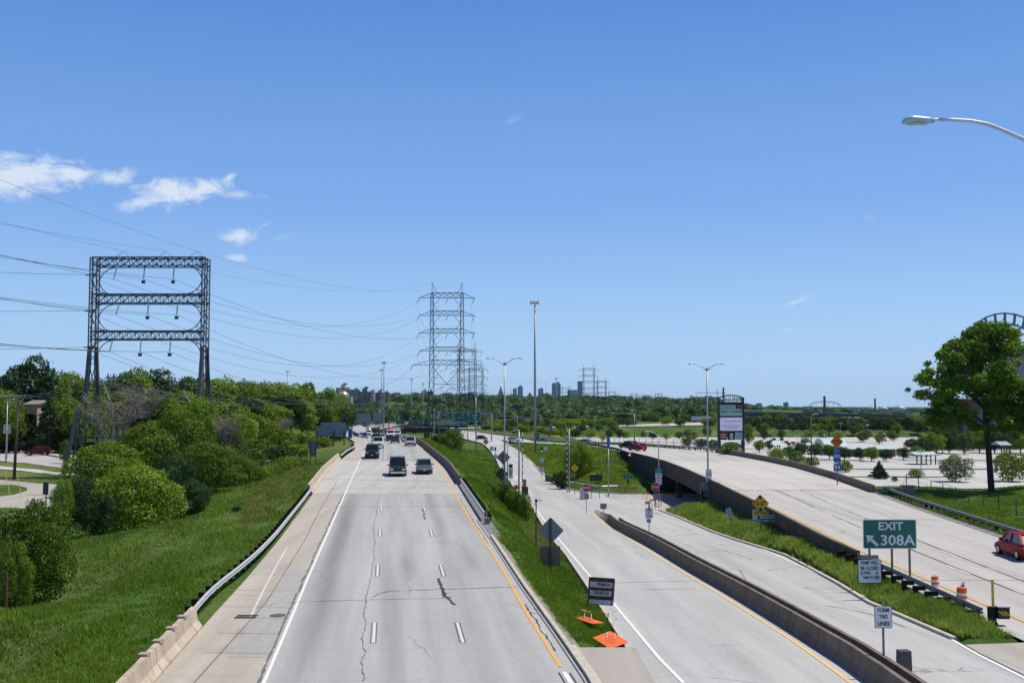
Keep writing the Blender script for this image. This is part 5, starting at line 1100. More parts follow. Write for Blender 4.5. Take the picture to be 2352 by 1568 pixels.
pole1('curved-arm lamp post behind the double-armed lamp at the junction', 1166, 1110, 1000, 150, 24, 12); pole1('grey signal pole with wooden striped marker at the left of the junction', 1192, 1150, 990, 140, 0, 0, .14)
pole1('curved-arm lamp post rising beside the underpass', 1512, 1120, 1000, 150, -28, 9); pole1('tall plain pole at the right of the flowering weeds', 1397, 1130, 1030, 158, 0, 0, .12)
pole1('slim light pole on the median embankment left of the ramp', 1093, 1018, 912, 330, 0, 0, .16); pole1('tall pole at the right of the round embankment tree trunk', 1307, 1125, 985, 168, 0, 0, .13)
pole1('lamp post with long arm pointing left above the ramp signal', 1457, 1000, 950, 330, -52, 1, .16); pole1('curved lamp post at the edge of the paved lot right of the billboard', 1862, 1073, 955, 170, 14, 4, .12, col=m_dark)
pole1('grey lamp post beside the left street at the left edge', 17, 1036, 922, 178, 14, 6, .12, col=m_galv); pole1('pale thin pole with box on the wire fence bank', 1095, 1012, 950, 420, 0, 0, .15)
for px, pyb, pyt, Y, ax in [(1188,1002,955,480,-28),(1242,990,952,520,-20),(1366,980,955,600,-30),(1008,985,945,520,0),(1130,1000,950,430,0)]: pole1('distant light pole beyond the sign gantry', px, pyb, pyt, Y, ax, 0, .14, group='distant light poles beyond the sign gantry')
for px, pyb in [(1748,985),(1818,990),(1930,1000),(1965,985),(2018,990),(2134,1010),(2180,1035),(2112,1100),(1830,1045),(2235,1030),(2090,985),(1560,975),(1470,975),(1640,975),(1893,1040)]:
    p = onground(px, pyb); r_ = pole1('thin lamp post with clustered heads standing on the paved lot', px, pyb, pyb-62*260/p.y*1.0, p.y, 0, 0, .11, group='lamp posts on the paved lot'); h = wz(pyb-62*260/p.y, p.y, px)-r_.location.z
    MB().tube([(-.8,0,h),(.8,0,h)], .07, 4).build('crossbar', m_galv, r_)
    for dx in (-.8, 0, .8): MB().tube([(dx,0,h),(dx,0,h+.45)], [.1,.24], 6).build('lamp_globe', m_swhite, r_)
# utility pole left
b = base(37, 137); u = thing('utility_pole', 'brown wooden utility pole with crossarm at the left edge', 'utility pole', tuple(b)); h = wz(908,137,40)-b.z; s = 137/2460
MB().tube([(0,0,-.3),(.25,0,h)], [.19,.13], 8).build('pole', mat('brown_pole_wood', (.10,.065,.042), .9, var=.25), u, smooth=True)
MB().box((0,0,0),(70*s,.12,.14)).build('crossarm', m_barkg, u, loc=(-.1,0,h-.3))
for dx in (-32,-24,-12,10,20): MB().tube([(0,0,0),(0,0,.28)], [.07,.05], 6).build('insulator', m_pole, u, loc=(dx*s-.1,0,h-.25))
for sg in (-1,1): MB().bar((0,0,h-1.6),(sg*.9,0,h-.4),.06).build('brace', m_galv, u)
# striped poles and signals at the junction
def striped(label, px, pyb, pyt, Y, r=.06):
    b = Vector((wx(px,Y), Y, zR(Y) if px < 1250 else ground(wx(px,Y),Y))); h = wz(pyt,Y,px)-b.z; root = thing('striped_pole', label, 'striped pole', tuple(b)); MB().tube([(0,0,-.2),(0,0,h)], r, 8).build('pole', m_swhite, root)
    n = int(h/.9); 
    for k in range(n): MB().tube([(0,0,.3+k*.9),(0,0,.75+k*.9)], r+.006, 8).build('band', mat('dark_red_band', (.09,.02,.015), .6), root)
    return root
striped('striped red and white gate arm standing upright left of the junction', 1200, 1140, 992, 140, .07); striped('striped red and white gate arm standing upright right of the ramp', 1302, 1122, 985, 168, .08)
def signal(label, px, pyb, pyt, Y, hw=.30, body=None, lit=None, rows=3, box=None, facing=1):
    b = base(px, Y); h = wz(pyt,Y,px)-b.z; root = thing('traffic_signal', label, 'traffic light', tuple(b)); MB().tube([(0,0,-.3),(0,0,h)], .06, 8).build('pole', m_post, root)
    o = MB().box((0,0,0),(hw,.25,.34*rows)).build('signal_head', body or m_black, root, loc=(0,-.18,h-.17*rows))
    for k in range(rows):
        zz = .34*(rows-1)/2-.34*k; MB().disc((0,-.14,zz),.105,'y',14,.03).build('lens', (mat('lit_green_lens',(.05,.95,.75),.3,emit=1.6) if lit == k else m_screen), o)
        MB().tube([(0,-.14,zz+.12),(0,-.32,zz+.10)],[.10,.10],8,caps=False,flat=.3).build('visor', body or m_black, o)
    return root, h
m_sigy = mat('signal_yellow', (.45,.26,.06), .6, var=.1)
s1, h1 = signal('yellow backed traffic signal beside the median left of the junction', 1205, 1158, 1100, 128, .38, m_sigy, None)
board(s1, 'rect', -.05, wz(1126,128)-s1.location.z, 12*128/2460, 20*128/2460, m_dark, None); 
s2, h2 = signal('small traffic signal with green light on the embankment beside white notices', 1243, 1075, 1026, 215, .34, None, 2, 3)
sc = 215/2460
board(s2,'rect',.9*1,h2-.3,.7,.75,m_swhite,None); board(s2,'rect',.15,h2-2.6,10*sc,11*sc,m_swhite,m_black,texts=[('RAMP',.26,0,.25,m_black,.6),('SIGNAL',.26,0,-.15,m_black,.65)]); board(s2,'rect',.05,h2-4.4,12*sc,12*sc,m_swhite,m_black,texts=[('ONE CAR',.24,0,.28,m_black,.8),('PER',.24,0,0,m_black,.35),('GREEN',.24,0,-.28,m_black,.6)])
s3, h3 = signal('small traffic signal with green light left of the ramp, above the grey diamond', 1138, 1070, 1026, 220, .34, None, 2, 3); board(s3,'rect',-.75,h3-.35,.8,.9,m_swhite,None); board(s3,'rect',.05,h3-1.9,.6,.9,m_swhite,None)
# other grey sign backs
sign('grey diamond sign back behind the left double-armed lamp', 1155, 1120, 131, [('dia',1156,1050,23,23,m_gray,None,[])], pw=.10, top=1040, front=True, pm=m_dark)
sign('darker green diamond sign partly behind the left double-armed lamp', 1150, 1120, 136, [('dia',1152,1088,22,22,mat('dark_green_back',(.03,.07,.055),.6),None,[])], pw=.10)
sign('white notice with black top right of the left lamp pole', 1172, 1118, 133, [('rect',1173,1084,9.5,26,m_swhite,m_black,[('LEFT',3.5,0,3,m_black,6),('TURN',3.5,0,-1,m_black,6),('ONLY',3.5,0,-5,m_black,6)]),('rect',1173,1069,9,7,m_black,None,[])], pw=.07)
sign('dark grey rectangular sign back below the yellow signal', 1200, 1150, 132, [('rect',1207,1127,12,19,m_dark,None,[])], pw=.06)
sign('grey square sign back on the tip of the ramp barrier', 1386, 1180, 118, [('rect',1386,1162,14.5,12.5,m_gray,None,[])], pw=.06, z=float(zR(118)+.3), front=True)
st = sign('red STOP sign with grey panel below on the barrier nose', 1347, 1168, 125, [('oct',1347,1120,17.5,17.5,m_red,m_swhite,[('STOP',6.5,0,0,m_swhite,14)]),('rect',1347.5,1139,10.5,13.5,m_gray,None,[])], pw=.06, z=float(zR(125)+.1))
sign('red STOP sign in front of the underpass below a white notice', 1506, 1158, 133, [('oct',1506,1118,19.5,19.5,m_red,m_swhite,[('STOP',7,0,0,m_swhite,15)]),('rect',1509,1140,18,15,m_bluegrey,None,[])], pw=.07, z=float(zR(133)))
sign('teal and white notices stacked on the lamp post beside the underpass', 1513, 1150, 141, [('rect',1513,1080,15,8,mat('teal_sign',(.02,.28,.24),.5),None,[]),('rect',1513,1091,16,11,m_swhite,m_black,[('NO TRUCKS',3,0,2,m_black,12),('ON ROAD',3,0,-2,m_black,10)]),('rect',1513,1105,14,15,m_swhite,None,[('NO',3,0,4,m_blue,5),('ENTRY',3,0,0,m_blue,9),('AHEAD',3,0,-4,m_blue,9)])], pw=.08, z=float(zR(141)))
sign('yellow diamond notice right of the striped gate arm', 1320, 1118, 163, [('dia',1320,1074,13.5,13.5,m_sy,m_black,[('WATCH',2.4,0,3.4,m_black,7),('FOR',2.4,0,0,m_black,4.5),('GATES',2.4,0,-3.4,m_black,7)])], pw=.09)
sign('green park direction sign on the bank at the underpass', 1443, 1120, 170, [('rect',1443,1093,21,11,m_green,m_swhite,[('Miller Park',3.2,0,2.4,m_swhite,16),('VA Center',3.2,0,-2.4,m_swhite,15)]),('rect',1443,1104,6,7,m_green,None,[])], pw=.09)
sign('blue rectangular sign high on a pole before the curved roadway', 1397, 1100, 159, [('rect',1397.5,1017,7,28,m_blue,None,[])], pw=.08, top=1004)
sign('yellow and black merge diamond with grey symbol before the paved lot', 1385, 1040, 236, [('dia',1385,1003,15,15,m_sy,m_black,[]),('rect',1385,1003,6,8,m_gray,None,[])], pw=.1)
sign('yellow and black merge diamond with grey symbol left of the billboard', 1594, 1030, 238, [('dia',1594,1001,15.5,15.5,m_sy,m_black,[],[(7,3,90,0,5,m_black)]),('rect',1594,1003,5,8,m_gray,None,[])], pw=.1, posts=(2,8))
sign('yellow curve arrow diamond beside the dark vehicle on the ramp', 1116, 1037, 300, [('dia',1116,1014,10.5,10.5,m_sy,m_black,[],[(7,1.6,135,0,0,m_black)])], pw=.12)
sign('small yellow curve diamond right of the high mast pole', 1182+101-62, 1020, 380, [('dia',1222,1000,10,10,m_sy,m_black,[])], pw=.12)
sign('small yellow diamond seen edge-on beside the striped gate arm', 1302-8, 1015, 380, [('dia',1297,998,11,11,m_sy,m_black,[],[(6,1.6,0,0,0,m_black)])], pw=.12)
ss = sign('blue and orange interstate route signs stacked beyond the far guardrail', 1265, 1006, 400, [('rect',1265,980,7,20,m_blue,None,[('43',4.5,0,4,m_swhite,5),('94',4.5,0,-5,m_swhite,5)]),('dia',1265,966,6,6,m_or,None,[]),('rect',1265,995,6,7,m_or,None,[])], pw=.2)
sign('black electronic message sign with dark screen at the junction corner', 1368, 1128, 155, [('rect',1369,1097,29,15,m_screen,m_dark,[])], posts=(-10,9), pw=.09)
sign('orange detour diamond above blue interstate 43 and 94 shields', 1923, 1092, 128, [('dia',1923,1014,21.5,21.5,m_or,m_black,[('DETOUR',4,0,2.4,m_black,18),('AHEAD',4,0,-3.2,m_black,15)]),('rect',1922.5,1035,15,6,m_blue,None,[('SOUTH',4,0,0,m_swhite,11)]),('rect',1922.5,1047.5,17,17,m_blue,m_black,[('43',11,0,0,m_swhite,13)]),('rect',1922.5,1060,15,6,m_blue,None,[('EAST',4,0,0,m_swhite,10)]),('rect',1922.5,1073,17,17,m_blue,m_black,[('94',11,0,0,m_swhite,13)])], pw=.12)
# left bank sign backs
sign('large blue grey sign back on posts beside the far left guardrail', 758, 1040, 205, [('rect',765,986,58,32,m_bluegrey,None,[])], posts=(-26,9,32), pw=.16, front=True, pm=m_dark)
sign('smaller ribbed grey sign back in front of the large blue grey one', 745, 1042, 198, [('rect',744,990,37,24,m_gray,None,[])], posts=(-17,19), pw=.14, front=True, pm=m_dark)
sign('small blue sign back near the end of the left guardrail', 804, 1020, 212, [('rect',804,995,9,22,m_blue,None,[])], pw=.1, front=True)
sign('dark diamond and rectangle sign backs on two posts left of the cream barrier', 719, 1100, 150, [('dia',718,1024,20,20,m_gray,None,[]),('rect',718,1029,13,38,m_gray,None,[])], posts=(-6,6), pw=.1, front=True, pm=m_dark)
sign('small grey diamond sign back behind the hedge', 635, 1085, 150, [('dia',635,1062,11.5,11.5,m_gray,None,[])], pw=.07, front=True); sign('tiny white arrow sign behind the hedge', 618, 1082, 150, [('rect',618,1066,5,9,m_swhite,None,[],[(5,.8,90,0,0,m_black)])], pw=.05)
sign('dark square traffic sign back above the tall left bush', 106, 1142, 88, [('rect',105,1121,13,28,m_dark,m_galv,[])], pw=.08)
sign('pale rectangular board behind the lamp post at the left edge', 16, 1020, 186, [('rect',15,985,17,22,mat('beige_board',(.5,.46,.42),.7),None,[])], pw=.2)
sign('small blue and white information board on the lawn across the left street', 71, 1021, 210, [('rect',71,1008,9,12,m_blue,m_swhite,[])], posts=(-4,4), pw=.08)
# grey cabinet, camera pole, bollards, crash cushion
p = base(1339, 153); o = MB().box((0,0,.95),(.95,.8,1.9)).build('cabinet_body', m_galv, thing('utility_cabinet', 'tall grey metal cabinet behind the junction guardrail', 'cabinet', tuple(p))); MB().box((0,0,1.93),(1.05,.9,.06)).build('cabinet_lid', m_pole, o.parent)
p = base(1231, 84); c = thing('camera_pole', 'dark pole with small camera on top beside the ramp edge', 'camera pole', tuple(p)); h = wz(1150,84)-p.z
MB().tube([(0,0,-.3),(0,0,h)], .05, 8).build('pole', m_dark, c); MB().box((0,0,h+.02),(.2,.3,.22)).build('camera', m_black, c); MB().box((.25,0,h+.04),(.35,.05,.05)).build('antenna', m_dark, c); MB().tube([(-.1,-.02,h-.15),(-.14,-.02,h-.35),(0,-.05,h-.45),(.1,-.02,h-.3)], .02, 5).build('cable', m_black, c)
def gpost(px, pyb, Y, lab, yl=True):
    p = base(px, Y); t = thing('delineator_post', lab, 'marker post', tuple(p)); return t
t = gpost(1118, 1200, 82, 'yellow delineator stake and grey end block at the end of the median guardrail'); x0 = t.location.x
MB().box((0,0,.75),(.07,.04,1.6)).build('stake', mat('yellow_stake',(.55,.45,.03),.6), t); MB().box((.05,-.1,.25),(.42,.4,.7)).build('end_block', mat('block_grey',(.2,.21,.23),.7,.2), t)
p = onsurf(2077, 1545, zR); b4 = MB(); b4.box((0,0,.36),(.45,.42,.74),top=(.94,.94)); o = b4.build('barrier_end_box', mat('dark_box', (.065,.068,.075), .55, var=.25, scale=4), loc=(p.x, p.y, zR(p.y)+.12), rz=.05); tag(o, 'dark grey box standing on the barrier at the bottom right', 'box')
# hazard marker nose with chevrons
Yh = 50.0; xh = wx(2292, Yh, 1430); zh = min(zB(Yh), ground(xh, Yh)+.2); hz = thing('hazard_marker', 'yellow post and black and yellow striped marker at the end of the dark guardrail', 'hazard marker', (xh, Yh, zh)); s = Yh/2460
MB().box((0,0,1.05),(.10,.06,2.1)).build('post', mat('mustard_post',(.62,.42,.03),.6), hz, loc=(-.2,0,0)); MB().box((-.22,.1,.35),(.3,.3,1.0)).build('anchor_post', m_wood, hz); MB().loft([[(-.5,.3,-.1),(.05,.3,-.1),(.05,-.2,-.1),(-.5,-.2,-.1)],[(-.3,.2,.3),(-.12,.2,.3),(-.12,-.05,.3),(-.3,-.05,.3)]]).build('foot', m_black, hz)
o = MB().box((.18,-.1,.62),(.52,.35,.52)).build('nose_panel', m_black, hz)
for k in range(3): MB().prism([(-.02+.14*k-.12,.60),(.05+.14*k-.12,.60),(.30+.14*k-.12,.38),(.23+.14*k-.12,.38)], -.285,-.28).build('stripe', mat('stripe_yellow',(.65,.45,.02),.5), o, loc=(.02,0,.12))
MB().box((.18,-.1,.9),(.56,.4,.04)).build('cover', m_galv, hz)
MB().box((0,0,0),(.9,.9,.02)).build('base', mat('dirt_pad',(.2,.17,.13),.95), hz, loc=(-.2,0,.0))
# construction drums
def drum(px, py, Y, lab, tilt=0, lit=False, sc=1):
    x = wx(px, Y, py); z = ground(x, Y); d = thing('traffic_drum', lab, 'traffic drum', (x, Y, z+.05)); d.rotation_euler = (tilt, tilt*.5, 0); d.scale = (sc,)*3
    MB().tube([(0,0,0),(0,0,.08)], .36, 14).build('base_ring', m_black, d)
    for k, (z0, z1, r0, r1, m_) in enumerate(((.08,.30,.30,.29,m_or),(.30,.44,.285,.28,m_swhite),(.44,.60,.275,.27,m_or),(.60,.74,.265,.26,m_swhite),(.74,.98,.255,.245,m_or))): MB().tube([(0,0,z0),(0,0,z1)], [r0,r1], 16).build('orange_band' if m_ is m_or else 'reflective_band', m_, d)
    MB().tube([(-.08,0,.98),(-.08,0,1.06),(.08,0,1.06),(.08,0,.98)], .02, 5).build('handle', m_or, d)
    if lit: MB().disc((.05,0,1.2),.09,'y',12,.06).build('lamp', mat('clear_lens',(.8,.82,.85),.1,coat=.5), d); MB().box((.05,0,1.08),(.14,.08,.1)).build('lamp_base', m_blue, d)
drum(2209, 1411, 55.5, 'upright orange and white drum with lamp beside the dark guardrail', .05, True, 1.0); drum(2151, 1381, 60, 'orange drum partly sunk in the tall grass left of the upright one', -.1, False, .8)
drum(2108, 1374, 61, 'toppled pale and orange drum hidden in the tall grass', 1.1, False, .45)
# orange barricades at the underpass
def barricade(px, py, lab, rz=0, w_=1.6, Y=None, tip=0):
    p = onsurf(px, py, zR); r = thing('barricade', lab, 'barricade', (p.x, p.y, p.z), rz); r.rotation_euler = (tip, 0, rz); m_ = mat('barricade_orange',(.62,.11,.03),.6,var=.2)
    MB().box((0,0,.92),(w_,.04,.2)).build('rail', m_, r); 
    for sg in (-1,1): MB().tube([(sg*w_*.4,-.35,0),(sg*w_*.4,0,1.0),(sg*w_*.4,.35,0)], .035, 4).build('leg', m_, r)
barricade(1448,1134,'orange barricade at the left side of the underpass mouth', .1, 2.2); barricade(1425,1133,'second orange barricade on the kerb left of the underpass', -.1, 1.8); barricade(1484,1146,'leaning orange barricade before the dark underpass', .6, 1.0); barricade(1500,1165,'orange barricades folded together at the island tip', .4, .9); barricade(1512,1163,'orange barricade standing right of the folded ones at the island tip', -.5, .9); barricade(1540,1150,'orange barricade further right inside the underpass', .2, 2.6)
p = onsurf(1182,1152,zR); b5 = thing('warning_light', 'small orange warning light on a stand left of the signal pole', 'warning light', (p.x+.2,p.y+3,p.z)); MB().tube([(0,0,-.5),(0,0,1.5)],.05,6).build('stand',m_post,b5); MB().disc((0,0,1.75),.35,'y',12,.12).build('lamp',m_or,b5)
# fences
def fence(label, pts, h, n, pw=.05, m_=None, rails=3):
    P = [Vector((x, y, ground(x, y))) for x, y in pts]; root = thing('wire_fence', label, 'fence', tuple(P[0])); tot = sum((b-a).length for a, b in zip(P[:-1], P[1:])); step = tot/n; L = [P[0]]
    for a, b in zip(P[:-1], P[1:]):
        k = max(1, round((b-a).length/step)); L += [a.lerp(b, (i+1)/k) for i in range(k)]
    L = [Vector((v.x, v.y, ground(v.x, v.y))) for v in L]; o0 = P[0]; me = None
    for v in L:
        if me is None: o = MB().tube([(0,0,-.3),(0,0,h)], pw, 5).build('post', m_ or m_dark, root); me = o.data
        else: o = bpy.data.objects.new('post', me); scene.collection.objects.link(o); o.parent = root
        o.location = v-o0
    for k in range(rails):
        zz = h*(1-k*.42); MB().tube([v-o0+Vector((0,0,zz)) for v in L], pw*.35, 4).build('wire', m_ or m_dark, root)
    return root
fence('thin wire fence with steel posts along the lawn beside the guardrail', [(BR(Y)+dx, Y) for Y, dx in ((58,9),(70,8.6),(85,8),(100,7.5),(118,6.5),(135,4.5))], 1.5, 20)
fence('low wire fence running down the median bank left of the ramp', [pg(1122,1075) and (wx(1082,170), 170), (wx(1120,150),150), (wx(1165,132),132)], 1.3, 12)
fence('wire fence on the bank between the round tree and the bridge end', [(wx(1362,190),190),(wx(1400,194),194),(wx(1438,196),196)], 1.4, 8)
fence('wire fence behind the guardrail in front of the paved lot', [(BR(Y)+3.5, Y) for Y in (212,235,262,300,350,400)], 1.8, 40, .06)
# tilted concrete slabs on the banks
for px, py, lab in ((1262,1090,'leaning concrete retaining panel on the bank left of the round tree'),):
    p = base(1268, 197); o = MB().loft([[(-1.2,2.5,-1),(-1.0,2.7,-1),(-1.0,2.7,1.6),(-1.2,2.5,1.6)],[(1.2,-4,-1.5),(1.4,-3.8,-1.5),(1.4,-3.8,.7),(1.2,-4,.7)]]).build('retaining_wall', m_conc2, loc=tuple(p)); tag(o, lab, 'retaining wall')
p = base(1134, 150); o = MB().loft([[(-1.2,2,-1),(-1,2,-1),(-1,2,1.6),(-1.2,2,1.6)],[(1.4,-3,-1),(1.6,-3,-1),(1.6,-3,1.5),(1.4,-3,1.5)]]).build('retaining_wall', m_conc2, loc=tuple(p)); tag(o, 'dark concrete retaining panel on the median bank left of the ramp', 'retaining wall')
for px, yb, Y, lab, tl in ((463,1107,118,'thin leaning yellow rod right of the left shrubbery',-.18),(30,1100,112,'thin leaning yellow guy guard at the left edge',-.25),(56,1108,108,'thin white guy guard beside the utility pole',-.2)):
    p = base(px+100 if px == 463 else px, Y); o = MB().tube([(0,0,-.2),(0,0,2.6)], .035, 5).build('guy_guard', mat('guard_yellow',(.55,.5,.08),.6) , loc=tuple(p)); o.rotation_euler = (0, tl, 0); tag(o, lab, 'rod')
p = base(26, 58); o = MB().tube([(0,0,-.3),(0,0,2.6)],.08,6).build('rusty_post', mat('rust',(.11,.055,.035),.9,var=.3), loc=tuple(p)); tag(o, 'rusty dark post in front of the yellow green vine bush', 'post')
p = base(2075, 112); o = thing('utility_box','plain grey rectangular box on the lawn edge next to the small spruce','utility box',(wx(2080,112),112,ground(wx(2080,112),112))); MB().box((0,0,.6),(1.25,.7,1.7)).build('body', m_tan if False else mat('box_grey_tan',(.17,.15,.14),.7), o); MB().box((0,0,1.47),(1.3,.75,.05)).build('lid', m_post, o)
# ================================================================ PYLONS, WIRES, LARGE STRUCTURES, SKYLINE
m_lat = mat('lattice_steel', (.115,.11,.12), .65, .3, var=.3, scale=1.5); m_lat2 = mat('old_lattice_steel', (.05,.05,.048), .65, .3, var=.25, scale=.5); m_ins = mat('insulator_dark', (.03,.028,.03), .3)
m_wire = mat('wire_aluminium', (.12,.12,.125), .5, .3)
def xbrace(mb, a0, a1, b0, b1, n, w_):
    """lattice between rail a0->a1 and rail b0->b1"""
    for i in range(n):
        p, q = a0.lerp(a1, i/n), a0.lerp(a1, (i+1)/n); r_, s_ = b0.lerp(b1, i/n), b0.lerp(b1, (i+1)/n)
        mb.bar(p, s_, w_); mb.bar(r_, q, w_); mb.bar(p, r_, w_)
# --- big gantry on the left
GY = 142.0; gx0, gx1 = wx(216, GY, 700), wx(472, GY, 700); gxc = (gx0+gx1)/2; gz = ground(gxc, GY); W2 = (gx1-gx0)/2
ga = thing('lattice_gantry', 'dark steel lattice gantry with three crossbeams carrying power lines above the left shrubbery', 'power line gantry', (gxc, GY, gz))
def gzv(py): return wz(py, GY, 345)-gz
TOPZ = gzv(593); ZB = [(gzv(593),gzv(612)),(gzv(677),gzv(697)),(gzv(761),gzv(780))]; ZS = gzv(835); D = 1.15
for sx in (-1, 1):
    col_ = MB()
    for sy in (-1, 1):
        for k in (-.2, .2):
            col_.tube([(sx*W2+k, sy*D, TOPZ),(sx*W2+k, sy*D, ZS),(sx*(W2+.3)+k*3.2, sy*(D+3.1), 0-.5)], .085, 4)
        a = Vector((sx*W2-.2, sy*D, TOPZ)); b = Vector((sx*W2-.2, sy*D, ZS)); xbrace(col_, a, b, a+Vector((.4,0,0)), b+Vector((.4,0,0)), 22, .045)
        a = b.copy(); b = Vector((sx*(W2+.3)-.62, sy*(D+3.1), -.5)); xbrace(col_, a, b, a+Vector((.4,0,0)), b+Vector((1.25,0,0)), 7, .06)
    a = Vector((sx*W2, -D, TOPZ)); b = Vector((sx*W2, -D, ZS)); xbrace(col_, a, b, a+Vector((0,2*D,0)), b+Vector((0,2*D,0)), 9, .06)
    xbrace(col_, b, Vector((sx*(W2+.3), -D-3.1, -.5)), b+Vector((0,2*D,0)), Vector((sx*(W2+.3), D+3.1, -.5)), 3, .09)
    # dark plated haunch where the legs spread
    for sy in (-1,1): col_.prismx([(sy*D-.12,ZS+2.2),(sy*D+.12,ZS+2.2),(sy*(D+1.05)+.15,ZS-4.2),(sy*(D+1.05)-.15,ZS-4.2)], sx*W2-.22, sx*W2+.22)
    col_.build('column', m_lat, ga)
for zt, zb2 in ZB:
    bm_ = MB()
    for sy in (-1, 1):
        a0, a1 = Vector((-W2, sy*D*.85, zt)), Vector((W2, sy*D*.85, zt)); b0, b1 = Vector((-W2, sy*D*.85, zb2)), Vector((W2, sy*D*.85, zb2))
        bm_.bar(a0, a1, .17); bm_.bar(b0, b1, .15); xbrace(bm_, a0, a1, b0, b1, 14, .055)
        for i in range(1,14,2): bm_.box((-W2+2*W2*i/14, sy*D*.85, zt-.12), (.32,.05,.26)); bm_.box((-W2+2*W2*(i+1)/14-.0, sy*D*.85, zb2+.12), (.32,.05,.26))
    xbrace(bm_, Vector((-W2,-D*.85,zt)), Vector((W2,-D*.85,zt)), Vector((-W2,D*.85,zt)), Vector((W2,D*.85,zt)), 10, .05)
    bm_.build('crossbeam', m_lat, ga)
for i in range(3):        # curved corner brackets
    zlo = ZB[i][1]; zhi = ZB[i+1][0] if i < 2 else None; rr = 2.3
    for sx in (-1, 1):
        for (zc, up) in ((zlo, -1),)+(((zhi, 1),) if zhi is not None else ()):
            arc = [Vector((sx*(W2-.15-rr+rr*math.cos(t)), -D, zc+up*(rr-rr*math.sin(t)))) for t in [math.pi/2*k/8 for k in range(9)]]; mb = MB(); mb.tube(arc, .07, 4); mb.tube([v+Vector((0,2*D,0)) for v in arc], .07, 4)
            for v in (arc[2], arc[4], arc[6]): mb.bar(v, Vector((sx*(W2-.1), -D, v.z+up*-.5)), .05); mb.bar(v, Vector((v.x+sx*.2, -D, zc)), .05)
            mb.build('corner_bracket', m_lat, ga)
for px in (283, 381, 451):
    x = wx(px, GY, 590)-gxc; mb = MB(); mb.bar((x-1.1,0,TOPZ),(x,0,TOPZ+.95),.06); mb.bar((x+1.1,0,TOPZ),(x,0,TOPZ+.95),.06); mb.bar((x,-D,TOPZ),(x,0,TOPZ+.95),.06); mb.build('peak', m_galv, ga)
ATT = []
def insul(parent, p, q, big=True, n=10):
    p, q = Vector(p), Vector(q); mb = MB(); mb.bar(p, q, .03)
    for i in range(n): c = p.lerp(q, (i+.5)/n); d = (q-p).normalized()*.03; mb.tube([c-d, c+d], .115, 7)
    return mb.build('insulator', m_ins, parent)
for (ys, pyb, wy) in (((268,332,400),613,640),((273,341,408),698,722),((258,324,392),781,807)):
    for j, px in enumerate(ys):
        x = wx(px, GY, pyb)-gxc; ztop = gzv(pyb+3); zbot = gzv(wy); dx = -.35 if j == 0 else -.1; insul(ga, (x, 0, ztop), (x+dx, 0, zbot)); ATT.append(Vector((x+dx+gxc, GY, zbot+gz-.05)))
        if j: MB().box((x+dx,0,zbot-.42),(.42,.35,.42)).build('counterweight', m_ins, ga)
for py in (631, 713, 797):
    z = gzv(py); mb = MB(); 
    mb.bar((-W2-1.3,0,z),(-W2+.8,0,z-.02),.06)
    for i in range(11): c = -W2-1.2+i*.13; mb.tube([(c-.02,0,z),(c+.02,0,z)], .07+.012*i, 7)
    mb.build('strain_insulator', m_ins, ga); ATT.append(Vector((gxc-W2-1.35, GY, z+gz)))
PEAKS = [Vector((wx(px, GY, 590), GY, TOPZ+.95+gz)) for px in (283, 381, 451)]
# switch frame among the legs
for x0, x1, z, y in ((W2-4.8, W2+.2, gzv(876), 1.4),(W2-5.6, W2-.6, gzv(886), 1.4),(-W2+.4,-W2+6.2,gzv(885),1.8),(-W2+1,-W2+5.0,gzv(866),1.8)):
    mb = MB(); mb.bar((x0,y,z),(x1,y,z),.16); mb.build('switch_arm', m_lat, ga)
    for i in range(5): mb = MB(); xx = x0+(x1-x0)*(i+.5)/5; mb.tube([(xx,y,z),(xx,y,z+.55)], [.12,.08], 6); mb.build('switch_insulator', m_ins, ga)
MB().bar((W2-3.2,1.4,gzv(895)),(W2-2.2,1.4,gzv(925)),.12).build('strut', m_galv, ga); MB().bar((-W2+2.0,-2,gzv(870)),(-W2+3.6,-2,gzv(935)),.12).build('strut', m_galv, ga)
b = base(148, 139); top_ = (base(172,142).x, 142.5); lp = thing('leaning_pole', 'leaning grey steel leg pole with small side strut standing in the left lawn', 'pole', tuple(b)); hh = wz(935,139)-b.z
MB().tube([(0,0,-.3),(wx(176,139)-b.x,.5,hh)], [.33,.22], 4).build('pole', mat('grey_steel_leg',(.13,.14,.155),.6,.3), lp); MB().bar((.5,0,1.6),(1.35,-.3,2.9),.16).build('side_strut', m_galv, lp)
